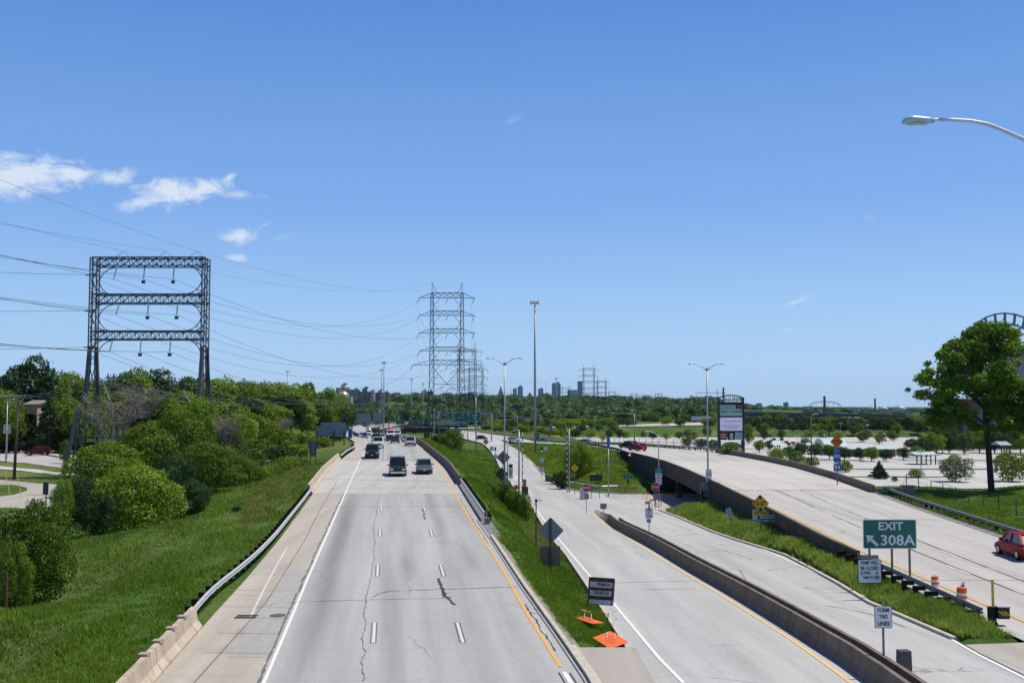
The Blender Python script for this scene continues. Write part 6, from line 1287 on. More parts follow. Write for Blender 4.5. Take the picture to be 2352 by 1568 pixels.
# --- pylons of the line into the distance
def make_pylon():
    root = thing('power_pylon', '-', 'pylon'); H = 51; mx_ = 4.8
    def hw(z): return .35+.65*(1-z/47.5) if z < 47.5 else .35*(51-z)/3.5+.05
    for sx in (-1, 1):
        mb = MB(); zs = [0,5,9.5,13.5,17.8,21,24.1,26.5,28.7,31.5,34.5,37.5,40.3,43.2,46.1,47.8]
        X = lambda z: sx*(mx_+ (1.0 if z < 17.8 else 0)*(17.8-z)/17.8)
        for a, b in ((-1,-1),(-1,1),(1,-1),(1,1)): mb.tube([(X(z)+a*hw(z), b*hw(z), z) for z in (-1,17.8,47.5)], .135, 4)
        for z0, z1 in zip(zs[:-1], zs[1:]):
            for b in (-1,1): mb.bar((X(z0)-hw(z0),b*hw(z0),z0),(X(z1)+hw(z1),b*hw(z1),z1),.09); mb.bar((X(z0)+hw(z0),b*hw(z0),z0),(X(z1)-hw(z1),b*hw(z1),z1),.09)
            mb.bar((X(z0)+hw(z0),-hw(z0),z0),(X(z1)+hw(z1),hw(z1),z1),.09); mb.bar((X(z0)-hw(z0),hw(z0),z0),(X(z1)-hw(z1),-hw(z1),z1),.09)
        mb.bar((sx*mx_,0,47.5),(sx*mx_,0,H),.16); mb.bar((sx*(mx_-1.4),0,47.6),(sx*mx_,0,H),.12)
        mb.build('mast', m_lat2, root)
    for zt, zb2, ext in ((47.8,46.1,8.8),(41.8,40.3,8.8),(36,34.5,8.8),(30,28.7,8.6),(25.7,24.1,10.8)):
        mb = MB(); 
        for y in (-.35,.35):
            a0,a1,b0,b1 = Vector((-mx_,y,zt)),Vector((mx_,y,zt)),Vector((-mx_,y,zb2)),Vector((mx_,y,zb2)); mb.bar(a0,a1,.14); mb.bar(Vector((-ext,y*.3,zb2)),Vector((ext,y*.3,zb2)),.14); xbrace(mb,a0,a1,b0,b1,5,.09)
            for sx in (-1,1):
                mb.bar((sx*mx_,y,zt),(sx*ext,0,zb2),.12)
                for t in (.33,.66): x = sx*(mx_+(ext-mx_)*t); mb.bar((x,y*.3,zb2),(x,y*.3,zt-(zt-zb2)*t),.09)
        for sx in (-1,1): mb.bar((sx*mx_,0,zb2-3),(sx*(mx_-2.8),0,zb2),.12); mb.bar((sx*mx_,0,zt+3 if zt < 47 else zt),(sx*(mx_-1.8),0,zt),.12)
        mb.build('crossarm', m_lat2, root)
        for x in (-ext, 0.3, ext): q = MB(); q.bar((x,0,zb2),(x-.75,0,zb2-1.7),.17); q.build('insulator', m_ins, root)
    mb = MB()
    for sx in (-1,1): mb.bar((sx*4.8,.3,23.8),(0,.3,17.8),.16); mb.bar((sx*4.8,-.3,23.8),(0,-.3,17.8),.16); mb.bar((sx*4.8,0,20),(sx*1.7,0,20),.1); mb.bar((sx*4.8,0,18),(sx*2.8,0,21.3),.1)
    mb.bar((-4.9,0,17.8),(4.9,0,17.8),.16); mb.bar((-5.1,0,14.8),(0,0,17.8),.1); mb.bar((5.1,0,14.8),(0,0,17.8),.1); mb.bar((-5.5,0,8),(5.5,0,14),.12); mb.bar((5.5,0,8),(-5.5,0,14),.12); mb.build('v_brace', m_lat2, root); return root
py0 = make_pylon(); PYL = []
for i, (pxl, pxr, yt, Y, lab) in enumerate([(990,1060,650,350,'tall lattice pylon with two masts, the nearest beyond the freeway'),(1052,1091,789,630,'lattice pylon directly right behind the nearest tall one'),(1077,1108,834,790,'smaller lattice pylon further right behind the second one'),
   (1339,1364,837,980,'lattice pylon before the right end of the downtown towers'),(1371,1391,867,1120,'lattice pylon right of and behind the one before the towers'),(1291,1307,884,1500,'small pale pylon between the downtown towers'),(1398,1412,895,1800,'tiny pylon right of the towers, furthest of the line'),(1450,1462,900,2100,'tiny pale pylon left of the twin lattice racks')]):
    r_ = py0 if i == 0 else copy_tree(py0); x = wx((pxl+pxr)/2, Y, yt); zt = wz(yt, Y, (pxl+pxr)/2); tag(r_, lab); r_['group'] = 'lattice pylons of the power line'; r_.location = (x+.3, Y, zt-51); k = (pxr-pxl)/2460*Y/9.7; r_.scale = (k, 1, 1); r_.rotation_euler = (0,0,R((3,0,-2,0,4,0,0,0)[i])); PYL.append((x, Y, zt-51, k))
# wires
wc = 0
def wire(p, q, sag, r=.028, grp='power line wires', lab='thin power line wire strung between the steel towers', n=22):
    p, q = Vector(p), Vector(q); P = []
    for i in range(n+1): t = i/n; v = p.lerp(q, t); v.z -= sag*4*t*(1-t); P.append(v-p)
    o = MB().tube(P, r, 3, caps=False).build('wire', m_wire, loc=tuple(p)); return tag(o, lab, 'wire', grp)
A = PYL[0]; tiers = [(46.1,8.8),(40.3,8.8),(34.5,8.8),(28.7,8.6),(24.1,10.8)]
def patt(P_, tier, side): zz, e = tiers[tier]; x = {-1:-e-.75, 0:-.4, 1:e-.75}[side]*P_[3]; return Vector((P_[0]+x, P_[1], P_[2]+zz-1.7))
srcs = sorted(ATT, key=lambda v: -v.z)
lo = [ATT[0:3]+[ATT[9]], ATT[3:6]+[ATT[10]], ATT[6:9]+[ATT[11]]]
for ti, row in enumerate(lo):
    for j, a in enumerate(row):
        tier = (0,2,4)[ti] if j < 2 else (1,3,4)[ti]; side = (-1,0,1,-1)[j]
        wire(a, patt(A, tier, side), 7+ti, grp='wires from the gantry to the tall pylon', lab='thin wire running from the lattice gantry to the tall pylon')
        q = a+Vector((-19-(j%3)*1.2, -190, ((12,6.4,2,-4.6),(11.7,7.5,5.9,-1.9),(12.5,9.8,7.5,3.1))[ti][j])); wire(a, q, 4.5, grp='wires from the gantry towards the left edge', lab='thin wire leaving the lattice gantry towards the left edge')
for i, pk in enumerate(PEAKS): wire(pk, pk+Vector((-20,-190,(3.7,-4.6,9)[i])), 3, .016, 'wires from the gantry towards the left edge', 'thin wire leaving the lattice gantry towards the left edge'); 
for i in (0, 2): wire(PEAKS[i], (A[0]+(-4.8 if i == 0 else 4.8), A[1], A[2]+51), 4, .018, 'wires from the gantry to the tall pylon', 'thin wire running from the lattice gantry to the tall pylon')
for a_, b_ in zip(PYL[:3], PYL[1:3]):
    for tier in (0,1,2,3): 
        for sd in (-1,1): wire(patt(a_,tier,sd), patt(b_,tier,sd), 9, .03, 'wires between the distant pylons', 'thin wire between two of the distant pylons', 12)
for tier in (0,2,4):
    for sd in (-1,1): wire(patt(PYL[2],tier,sd), patt(PYL[3],tier,sd), 9, .045, 'wires between the distant pylons', 'thin wire between two of the distant pylons', 12)
# lower distribution lines from the utility pole past the gantry legs to the right
ub = Vector((wx(40,137), 137, wz(909,137,40)))
for i, (dx, y2, px2, pY) in enumerate(((-1.6,903,560,190),(-.8,908,620,200),(.4,914,640,210),(1.2,922,700,230))):
    mid = Vector((wx(200+i*10,150), 150, wz((868,874,882,896)[i],150,200))); end = Vector((wx(px2+180, pY+150), pY+150, wz(y2+2, pY+150, px2+180)))
    wire(ub+Vector((dx,0,.1)), mid, .8, .03, 'low wires from the wooden utility pole', 'low thin wire running from the wooden utility pole past the gantry legs'); wire(mid, end, 2.5, .035, 'low wires in front of the wooded hillside', 'low thin wire crossing in front of the wooded hillside'); wire(ub+Vector((dx,0,.1)), ub+Vector((dx-18,-50,0)), .7, .03, 'low wires from the wooden utility pole', 'low thin wire running from the wooden utility pole past the gantry legs')
# --- overhead sign gantries
def ogantry(label, pxL, pxR, ytop, ybot, Y, pbase, boards, mm_=None, truss=True):
    x0, x1 = wx(pxL, Y), wx(pxR, Y); z0 = ground((x0+x1)/2, Y); z0 = min(z0, wz(pbase, Y)); root = thing('sign_gantry', label, 'sign gantry', ((x0+x1)/2, Y, z0)); zt = wz(ytop, Y)-z0; zb2 = wz(ybot, Y)-z0; W = (x1-x0)/2; mm_ = mm_ or m_pole
    for sx in (-1,1): mb = MB(); mb.tube([(sx*W,-.6,-1),(sx*W,-.6,zt)], .22, 6); mb.tube([(sx*W,.6,-1),(sx*W,.6,zt)], .22, 6); mb.build('column', mm_, root)
    mb = MB()
    for y in (-.6,.6):
        a0,a1,b0,b1 = Vector((-W,y,zt)),Vector((W,y,zt)),Vector((-W,y,zb2)),Vector((W,y,zb2)); mb.bar(a0,a1,.26); mb.bar(b0,b1,.26); xbrace(mb,a0,a1,b0,b1,max(4,int(W/1.5)),.12)
    mb.build('truss', mm_, root); s = Y/2460
    for (shape_x, cy, w_, h_, m_, bd, texts) in boards:
        board(root, 'rect', (shape_x-(pxL+pxR)/2)*s, wz(cy, Y)-z0, w_*s, h_*s, m_, bd, y=-.95, texts=[(t[0],t[1]*s,t[2]*s,t[3]*s,t[4],None) for t in texts])
    return root
ogantry('sign gantry with three green overhead signs, one with a yellow exit-only strip', 997, 1129, 948, 976, 410, 1015, [(1026,955,27,16,m_green,m_swhite,[('NORTH',4,-2,3,m_swhite),('Exit 308',3,2,-3,m_swhite)]),(1026,965.5,27,5,m_sy,m_black,[('EXIT',3,0,0,m_black)]),(1059,957,29,19,m_green,m_swhite,[('EAST',4,3,4,m_swhite),('Milwaukee',3.6,0,-2,m_swhite)]),(1090,956,27,22,m_green,m_swhite,[('Miller Park',3,0,3,m_swhite),('Way',3.4,0,-3,m_swhite)])])
ogantry('distant sign gantry with green signs and a yellow strip over the far ramps', 893, 990, 967, 972, 560, 1000, [(920,968,20,9,m_green,m_swhite,[('EXIT',3,0,0,m_swhite)]),(920,974,20,3,m_sy,m_black,[]),(955,969,33,11,m_green,m_swhite,[('EAST',3.4,-7,0,m_swhite),('WEST',3.4,8,0,m_swhite)]),(981,968,16,9,m_green,m_swhite,[('94',3.4,0,0,m_swhite)])])
ogantry('sign gantry over the far freeway with large grey sign backs', 809, 882, 950, 975, 500, 992, [(836,960,42,22,m_gray,None,[]),(866,956,24,18,m_gray,None,[])])
# --- viaducts
def viaduct(label, pts, thick, wid, m_, npier, parapet=.9, pm=None, zlow=-16):
    P = [Vector(p) for p in pts]; root = thing('viaduct', label, 'viaduct', tuple(P[0])); o0 = P[0]; D_ = (P[-1]-P[0]); D_.z = 0; D_.normalize(); N_ = Vector((-D_.y, D_.x, 0))
    def sec(c, a, b, z0, z1): return [c+N_*a+Vector((0,0,z0))-o0, c+N_*b+Vector((0,0,z0))-o0, c+N_*b+Vector((0,0,z1))-o0, c+N_*a+Vector((0,0,z1))-o0]
    MB().loft([sec(c,-wid/2,wid/2,-thick,0) for c in P]).build('deck', m_, root)
    for sg in (-1,1): MB().loft([sec(c,sg*wid/2-.2,sg*wid/2+.2,-.3,parapet) for c in P]).build('parapet', pm or m_conc2, root)
    for i in range(npier):
        t = (i+.5)/npier*(len(P)-1); k = int(t); c = P[k].lerp(P[min(k+1,len(P)-1)], t-k); zg = ground(c.x, c.y)-1; mb = MB()
        for sg in (-.32,.32): q = c+N_*wid*sg-o0; mb = MB(); mb.box((q.x,q.y,(c.z-thick+zg)/2-o0.z),(1.4,1.4,max(.5,c.z-thick-zg))); mb.build('pier', m_conc3, root)
    return root
m_steelgirder = mat('blue_grey_girder', (.07,.08,.095), .6, .2)
def vp(px, py, Y): return atY(px, py, Y)
viaduct('long elevated highway with dark girders crossing behind the far traffic', [vp(770,944,900),vp(860,944,900),vp(940,944,895),vp(1005,946,885),vp(1060,949,870),vp(1130,954,850),vp(1200,960,820),vp(1262,965,790)], 3.2, 16, m_steelgirder, 11, 1.0, mat('pale_parapet',(.30,.29,.28),.8))
viaduct('pale curved overpass ramp crossing in front of the elevated highway', [vp(858,984,560),vp(885,978,600),vp(915,973.5,640),vp(960,971.5,650),vp(1010,972,640),vp(1060,973,620)], 2.2, 9, m_conc3, 6, .9, mat('cream_parapet',(.52,.49,.44),.8))
viaduct('lower dark overpass deck with columns below the far sign gantry', [vp(870,990,530),vp(930,985,545),vp(1000,985,540),vp(1040,987,530)], 1.6, 8, m_conc3, 8, .7, m_conc3)
viaduct('long dark viaduct crossing the valley behind the billboard', [vp(1600,944,1300),vp(1700,947,1290),vp(1800,948.5,1280),vp(1900,950,1270),vp(2010,952,1255),vp(2120,955,1240),vp(2230,956,1230),vp(2420,958,1210)], 4.2, 18, mat('dark_girder',(.045,.06,.085),.7), 20, 1.0, mat('blue_grey_parapet',(.14,.17,.20),.8))
viaduct('pale blue distant high bridge along the horizon on the right', [vp(1580,933,2600),vp(1700,934,2600),vp(1850,936,2600),vp(2050,938,2600),vp(2240,939,2600)], 5, 20, mat('distant_girder',(.16,.20,.26),.8), 16, 1.0, mat('blue_grey_parapet',(.14,.17,.20),.8))
viaduct('low road overpass with pale wall at the back of the paved lot on the right', [vp(1780,977,690),vp(1900,979,680),vp(2010,981,672),vp(2110,983,665)], 3, 10, mat('brown_wall',(.18,.165,.14),.8), 5, .8)
# steel arch far right on the high bridge
ar = thing('arch_bridge', 'small pale steel arch on the far horizon right of the billboard', 'bridge', tuple(vp(1895,934,2700))); mb = MB(); r_ = 27/2460*2700*1.0
mb.tube([(r_*1.35*math.cos(t), 0, r_*.45*math.sin(t)) for t in [math.pi*k/16 for k in range(17)]], 1.2, 4)
for k in range(1,16,2): t = math.pi*k/16; mb.bar((r_*1.35*math.cos(t),0,0),(r_*1.35*math.cos(t),0,r_*.45*math.sin(t)),.6)
mb.build('arch', mat('pale_steel',(.3,.34,.38),.6), ar)
# --- park billboard
BY = 330; s = BY/2460; bx = wx(1678, BY); bz = wz(1036, BY)-.5; bb_ = thing('pylon_billboard', 'tall dark green scoreboard-like billboard with TRUGREEN and health care panels behind the roadway', 'billboard', (bx, BY, bz))
m_dg = mat('dark_green_steel', (.008,.03,.022), .5)
def bzz(py): return wz(py, BY, 1678)-bz
for sx in (-1,1):
    MB().box((sx*28*s,0,bzz(913)/2),(4.5*s,1.6,bzz(913))).build('column', m_dg, bb_)
mb = MB(); mb.box((0,.2,(bzz(1003)+bzz(925))/2),(54*s,1.0,bzz(925)-bzz(1003))); mb.build('backing_frame', m_dg, bb_)
mb = MB(); arc = [Vector((x*s, 0, bzz(914-6.5*(1-(x/30.5)**2)))) for x in np.linspace(-30.5,30.5,13)]; mb.tube(arc, .25, 4); mb.tube([v-Vector((0,0,(914-914+5)*0+2.2)) for v in arc], .12, 4)
for x in np.linspace(-27,27,13): mb.bar((x*s,0,bzz(926)),(x*s,0,bzz(914-6*(1-(x/30.5)**2))),.10)
mb.bar((-28*s,0,bzz(924)),(28*s,0,bzz(924)),.3); mb.bar((-28*s,0,bzz(919)),(28*s,0,bzz(919)),.2); mb.build('arched_top', m_dg, bb_)
o = lettering('Miller Park', 10*s, (0,-.5,bzz(917)), mat('gold_script',(.35,.27,.12),.5,.3), bb_, width=50*s, bold=.03); o.rotation_euler = (R(90),R(-5),0)
m_panelb = mat('pale_blue_panel', (.33,.42,.47), .5, var=.05); m_lcd = mat('bright_lilac_screen', (.56,.53,.74), .4, var=.03, emit=.25); m_ltxt = mat('violet_text',(.12,.08,.26),.5); m_led = mat('led_red',(.5,.04,.01),.4,emit=.6)
def bbp(cx, cy, w_, h_, m_, texts=(), bd=None): return board(bb_, 'rect', (cx-1678)*s, bzz(cy), w_*s, h_*s, m_, bd, y=-.55, texts=[(t[0],t[1]*s,t[2]*s,t[3]*s,t[4],t[5]*s) for t in texts])
bbp(1670.5,933.5,37,8,m_panelb,[('TICKETS',4,2,0,m_gray,22)]); bbp(1699,933,15,8,m_black,[('7:10',5,0,0,m_led,10)])
tg = bbp(1678,946.5,55,16,mat('pale_green_panel',(.36,.50,.50),.5,var=.05),[('TRU',8.5,-16,1,m_black,18),('GREEN',8.5,9,1,mat('leaf_logo_green',(.02,.20,.08),.5),28)])
arrow_part(tg, [(19*s,3*s),(26*s,6.5*s),(23*s,1*s)], mat('dark_leaf',(.01,.08,.05),.5))
bbp(1678,973.5,55,30,m_lcd,[('Aurora Health Care',4.6,4,6.5,m_ltxt,38),('OFFICIAL',2,0,1.5,m_ltxt,8),('HEALTH CARE PARTNER',3.6,0,-3.8,m_ltxt,42),('OF THE BREWERS',3.6,0,-8.6,m_ltxt,32)])
bbp(1660,1001,18,18,mat('panel_crimson',(.22,.012,.02),.5),[('GREAT',4.6,0,3,m_swhite,13),('TASTE',4.6,0,-3,m_swhite,13)]); bbp(1678,1001,17,18,mat('panel_navy',(.01,.016,.045),.5)); 
o = MB().prism(shift(rrect(6,12,1.2),0,0,s),-.1,.1).build('can_emblem', m_swhite, bb_, loc=(0,-.7,bzz(1001))); MB().disc((0,-.12,-.1),.25,'y',10,.05).build('emblem_dot', m_dark, o)
bbp(1696,1001,18,17,m_panelb,[('LESS',4.6,0,3,m_ltxt,9),('FILLING',4.6,0,-3,m_ltxt,13)])
arcp = [(x*s, bzz(1023-9*(1-(x/25)**2))) for x in np.linspace(-25,25,11)]+[(x*s, bzz(1030-5*(1-(x/25)**2))) for x in np.linspace(25,-25,11)]
MB().prism(arcp,-.9,-.4).build('arched_name_plate', mat('deep_blue_panel',(.01,.016,.13),.45), bb_); lettering('HOME OF THE', 4*s, (0,-.95,bzz(1017.5)), m_panelb, bb_, width=20*s); lettering('MILWAUKEE BREWERS', 3.2*s, (0,-.95,bzz(1022.5)), m_panelb, bb_, width=34*s)
mb = MB()
for sx in (-1,1): mb.bar((sx*24*s,0,bzz(1012)),(sx*26*s,0,0),.25); xbrace(mb, Vector((sx*22.5*s,0,bzz(1012))), Vector((sx*22.5*s,0,0)), Vector((sx*28*s,0,bzz(1012))), Vector((sx*28*s,0,0)), 4, .12)
mb.build('bracing', m_dg, bb_)
# --- stadium at the far right
SY = 430; s = SY/2460; sx0 = wx(2340, SY); szb = ground(sx0, SY)-1; stm = thing('stadium', 'stadium with blue steel roof arch and brick arcade behind the large tree', 'stadium', (sx0, SY, szb)); m_sb = mat('stadium_blue_steel', (.09,.15,.19), .5, .3); m_bk = mat('stadium_brick', (.085,.045,.035), .85, var=.25, scale=.6); m_gl = mat('dark_glass', (.03,.05,.07), .15, .2, coat=.4)
def arcv(ro, cz, y, t0, t1, n, cx=0, sq=1.0): return [Vector((cx-ro*math.cos(t), y, cz+ro*sq*math.sin(t))) for t in np.linspace(R(t0), R(t1), n)]
cz = wz(1060, SY, 2310)-szb; ro = (1060-717)/2460*SY; cxx = wx(2314,SY)-sx0
def flatarc(hw, top, y, n=14): z0 = wz(870, SY, 2300)-szb; zt = wz(top, SY, 2300)-szb; return [Vector((cxx-hw*math.cos(t), y, z0+(zt-z0)*math.sin(t)**.75)) for t in np.linspace(R(3), R(177), n)]
mb = MB(); A1 = flatarc(19, 719, 0, 15); A2 = flatarc(16.6, 744, 0, 15); mb.tube(A1, .42, 4); mb.tube(A2, .42, 4)
for a_, b_ in zip(A1, A2): mb.bar(a_, b_, .8)
mb.build('roof_arch', m_sb, stm)
mb = MB(); B1 = flatarc(16.6, 750, 16, 15); mb.tube(B1, .5, 4); 
for a_, b_ in zip(A2, B1): mb.bar(a_, b_, .5)
mb.build('roof_arch', m_sb, stm)
P_ = [v+Vector((14,0,0)) for v in flatarc(16, 785, 18, 15)]; Q_ = [v+Vector((16,0,0)) for v in flatarc(15, 800, 60, 15)]; mb = MB(); mb.loft([P_, Q_], closed=False); mb.build('roof_shell', mat('roof_blue_grey',(.10,.14,.20),.5,.2), stm)
mb = MB(); P2 = [v+Vector((10,0,0)) for v in flatarc(13, 830, 2, 15)]; mb.loft([P2, [Vector((v.x, 3, cz)) for v in P2]], closed=False); mb.build('roof_end_wall', mat('stadium_pale_panel',(.14,.18,.22),.5,.1), stm)
bh = wz(915, SY, 2300)-szb; MB().box((14, 14, bh/2),(74,24,bh)).build('wall', m_bk, stm)
for k in range(12):
    xx = -20+k*6; pts = [(-1.9,0),(1.9,0),(1.9,bh*.62),(1.2,bh*.74),(0,bh*.79),(-1.2,bh*.74),(-1.9,bh*.62)]; MB().prism(pts, -.15, .1).build('window', m_gl, stm, loc=(xx, 1.9, 1.0))
# --- long low pavilion with pale green roofs on the lot, sheds
def shed(label, px0, px1, pyt, pyb, Y, depth, wallm, roofm, curve=False, name='pavilion', cat='building', pitch=.35, cols=0, group=None):
    x0, x1 = wx(px0,Y), wx(px1,Y); zb2 = ground((x0+x1)/2, Y)-.3; zt = wz(pyt,Y,px0)-zb2; zw = wz(pyb,Y,px0)-zb2; r_ = thing(name, label, cat, ((x0+x1)/2, Y, zb2), 0, group); W = (x1-x0)
    if not cols: MB().box((0,depth/2,zw/2),(W-.8,depth-.8,zw)).build('wall', wallm, r_)
    else:
        for k in range(cols): MB().box((-W/2+.6+(W-1.2)*k/(cols-1),.5,zw/2),(.3,.3,zw)).build('column', wallm, r_)
    if curve: prof = [(depth*(i/8), zw+(zt-zw)*math.sin(math.pi*i/8)) for i in range(9)]
    else: prof = [(0,zw),(depth/2,zt),(depth,zw)]
    MB().prismx(prof, -W/2, W/2).build('roof', roofm, r_)
    if not cols:
        for k in range(max(2,int(W/7))): MB().box((0,0,0),(W/max(2,int(W/7))*.55,.12,zw*.4)).build('window', m_gl, r_, loc=(-W/2+W*(k+.5)/max(2,int(W/7)),.37,zw*.55))
    return r_
m_roofg = mat('mint_metal_roof', (.44,.56,.50), .45, .1, var=.05); m_brk = mat('red_brick', (.20,.075,.05), .9, var=.2); m_cr = mat('cream_wall', (.45,.42,.36), .8)
shed('low pavilion with long flat mint roof left of the arched hall', 1833, 1902, 1017, 1022, 385, 8, m_cr, m_roofg, cols=8); shed('hall with arched mint green roof in the paved lot', 1893, 1945, 1007, 1023, 378, 15, m_cr, m_roofg, True); shed('low brick building with mint roof right of the orange detour sign', 1940, 2058, 1025, 1031, 368, 13, m_brk, m_roofg)
shed('small open shelter with pale roof and yellow slide on the right of the lot', 2100, 2152, 1038, 1044, 320, 8, m_dark, m_roofg, cols=5); shed('small kiosk with pointed pale green roof left of the lot trees', 1775, 1795, 1014, 1022, 345, 5, m_dark, m_roofg, cols=3, name='kiosk')
p = Vector((wx(2172,316),316,-8+K*316+.2)); sl = thing('playground_slide','curved yellow playground slide right of the open shelter','slide',tuple(p)); MB().tube([(-1,0,1.2),(.6,0,1.4),(1.8,0,2.0),(1.6,.6,3.2),(.9,.8,3.9)], .38, 8).build('chute', mat('slide_yellow',(.65,.42,.03),.4), sl); MB().bar((1.4,.6,0),(1.4,.6,3),.2).build('support', m_dark, sl)
shed('white tent roof under the trees near the stadium', 2195, 2206, 1004, 1010, 420, 8, m_cr, m_swhite, cols=3, name='tent'); shed('small gazebo with grey roof near the large tree trunk', 2295, 2322, 1014, 1022, 330, 7, m_dark, mat('grey_roof',(.3,.31,.33),.6), cols=4, name='gazebo')
# house on the left
h_ = shed('brick house with brown roof among the conifers at the far left', 38, 84, 944, 952, 222, 10, mat('tan_brick',(.30,.19,.12),.9,var=.2), mat('brown_shingle',(.13,.085,.065),.9,var=.2), name='brick_house', cat='house'); shed('second house roof with grey shingles above the brick house', 50, 88, 918, 928, 222, 10, mat('tan_siding',(.42,.28,.18),.9), mat('grey_shingle',(.20,.18,.17),.9), name='house', cat='house')
# --- city blocks on the bluff and downtown towers
def facade(name, wallc, glassc, sx=.28, sz=.30, thr=.55):
    t = NT(name); X, Y, Z = t.xyz(); a = t.math('FRACT', t.math('MULTIPLY', X, sx)); b = t.math('FRACT', t.math('MULTIPLY', Z, sz)); m_ = t.math('MULTIPLY', t.math('GREATER_THAN', a, 1-thr), t.math('GREATER_THAN', b, .45))
    return t.done(t.mix(m_, wallc, glassc), .6, .4)
FC = dict(tower_blue=facade('tower_blue_glass', (.19,.27,.37), (.12,.19,.29), .1,.15), tower_grey=facade('tower_grey', (.32,.37,.44), (.17,.23,.32), .12,.2), brick=facade('block_brick', (.34,.22,.17), (.12,.10,.10), .12,.22), tan=facade('block_tan', (.62,.52,.42), (.24,.22,.21), .12,.22), brown=facade('block_brown', (.22,.19,.17), (.10,.10,.10), .12,.22), grey=facade('block_grey', (.30,.31,.32), (.15,.17,.19), .12,.22), white=facade('block_white', (.52,.49,.44), (.16,.16,.17), .14,.22), office=facade('office_glass', (.26,.33,.37), (.07,.14,.19), .04,.26,.9))
def block(label, px0, px1, pyt, Y, m_, steps=(), depth=None, roofbox=True, name='city_building', cat='building', group=None, spire=0):
    x0, x1 = wx(px0,Y), wx(px1,Y); W = x1-x0; g_ = ground((x0+x1)/2, Y)-2; h = wz(pyt,Y,(px0+px1)/2)-g_; d = depth or W*.8; r_ = thing(name, label, cat, ((x0+x1)/2, Y, g_), 0, group); MB().box((0,d/2,h/2),(W,d,h)).build('tower', m_, r_)
    z = h
    for (k, dh) in steps: hh = dh/2460*Y; MB().box((0,d/2,z+hh/2),(W*k,d*k,hh)).build('setback', m_, r_); z += hh
    if roofbox: MB().box((W*.15,d/2,z+h*.02+.6),(W*.3,d*.3,h*.04+1.2)).build('roof_plant', FC['grey'], r_)
    if spire: hh = spire/2460*Y; MB().tube([(0,d/2,z),(0,d/2,z+hh)], [W*.18,.3], 6).build('spire', m_, r_)
    return r_
DT = 5200
block('pointed blue grey downtown tower, leftmost of the skyline towers', 1143, 1157, 905, DT, FC['tower_blue'], ((.8,4),(.6,5),(.35,5)), roofbox=False, spire=6); block('slim blue tower right of the pointed one', 1178, 1187, 892, DT, FC['tower_grey']); block('taller slim blue tower with sloped top', 1189, 1201, 888, DT+60, FC['tower_grey'], ((.7,2),)); block('low dark downtown block left of the pointed tower', 1130, 1142, 909, DT, FC['grey'])
block('tiny spire building right of the pointed tower', 1172, 1176, 905, DT, FC['brown'], roofbox=False, spire=14); block('mid-rise tower behind the high mast pole', 1236, 1248, 892, DT, FC['tower_grey']); block('low wide downtown block right of the high mast pole', 1246, 1262, 903, DT, FC['grey']); block('domed brown building left of the high mast pole', 1210, 1224, 908, DT, FC['brown'], ((.5,4),), spire=5)
block('broad pale blue tower with two steps right of the high mast', 1268, 1288, 882, DT, FC['tower_blue'], ((.85,3),)); block('tallest slim tower of the skyline behind the pylon', 1327, 1338, 875, DT, FC['tower_blue'], roofbox=False); block('wide flat pale office block left of the tallest tower', 1304, 1326, 895, DT, FC['tower_grey'], roofbox=False); block('dark low block at the foot of the tallest tower', 1328, 1366, 911, 3300, FC['brown'], roofbox=False); block('low downtown block between the towers', 1216, 1234, 912, DT, FC['grey']); block('low blocks between the broad tower and the flat office', 1289, 1303, 909, DT, FC['grey'])
for a in [('white and brown hospital-like block with roof tower on the left bluff',771,801,890,1650,'tan',((.35,7),)),('grey wide block right of the white one on the bluff',801,825,894,1650,'grey',()),('dark block with tower on the bluff',822,850,899,1600,'brown',((.4,8),)),('cream block right of the dark tower block',848,860,897,1600,'tan',()),('brown block behind the close pair of masts',861,882,901,1620,'brick',((.4,4),)),('reddish block at the end of the bluff row',880,892,900,1600,'brick',()),('low pale roofs left of the domed church',752,772,905,1600,'white',()),
   ('small house on the tree line of the bluff',905,915,907,1600,'white',()),('small pale block left of the big pylon',968,980,897,1900,'white',((.5,2),)),('dark block between the pylon legs, on the skyline',981,994,898,1900,'brown',()),('wide brown block between the masts of the tall pylon',1010,1040,905,1850,'brick',()),('long brick block right of the tall pylon on the skyline',1055,1092,903,1850,'brick',()),('small grey block left of the downtown towers',1096,1112,909,2000,'grey',()),('tan block between pylon and towers on the skyline',1038,1054,906,1850,'tan',())]: block(*a[:5], FC[a[5]], a[6])
p = vp(841-8, 902, 1570); dm = thing('domed_church', 'low church with shining golden dome on the left bluff', 'church', (wx(846-0,1560), 1560, ground(wx(846,1560),1560))); dz = wz(910,1560)-dm.location.z
dm.location.x = wx(786, 1560); MB().box((0,8,dz/2),(26,16,dz)).build('wall', FC['tan'], dm); mb = MB(); mb.loft([[(9*math.cos(t)*math.cos(a), 8+9*math.cos(t)*math.sin(a), dz+8*math.sin(t)) for a in [6.283*k/16 for k in range(16)]] for t in (0,.35,.7,1.05,1.4,1.55)]); mb.build('dome', mat('gold_dome',(.62,.48,.22),.3,.6), dm, smooth=True); MB().box((-15,8,dz*.6),(8,10,dz*1.2)).build('wing', FC['tan'], dm)
block('large glass office block left of the billboard', 1602, 1650, 913, 2300, FC['office'], ((.96,2),), depth=60, roofbox=True)
block('distant tower right of the billboard', 1738, 1750, 926, 4200, FC['tower_blue']); block('distant slim tower right of the low grey blocks', 1801, 1811, 924, 4200, FC['tower_blue']); block('low grey distant blocks right of the billboard', 1764, 1783, 932, 4200, FC['grey'], ((.5,2),)); block('distant low flat building behind the large tree', 2166, 2215, 938, 2600, FC['grey'], roofbox=False, depth=40); block('distant wide low buildings near the arch bridge', 1818, 1850, 938, 3600, FC['white'], roofbox=False, depth=40)
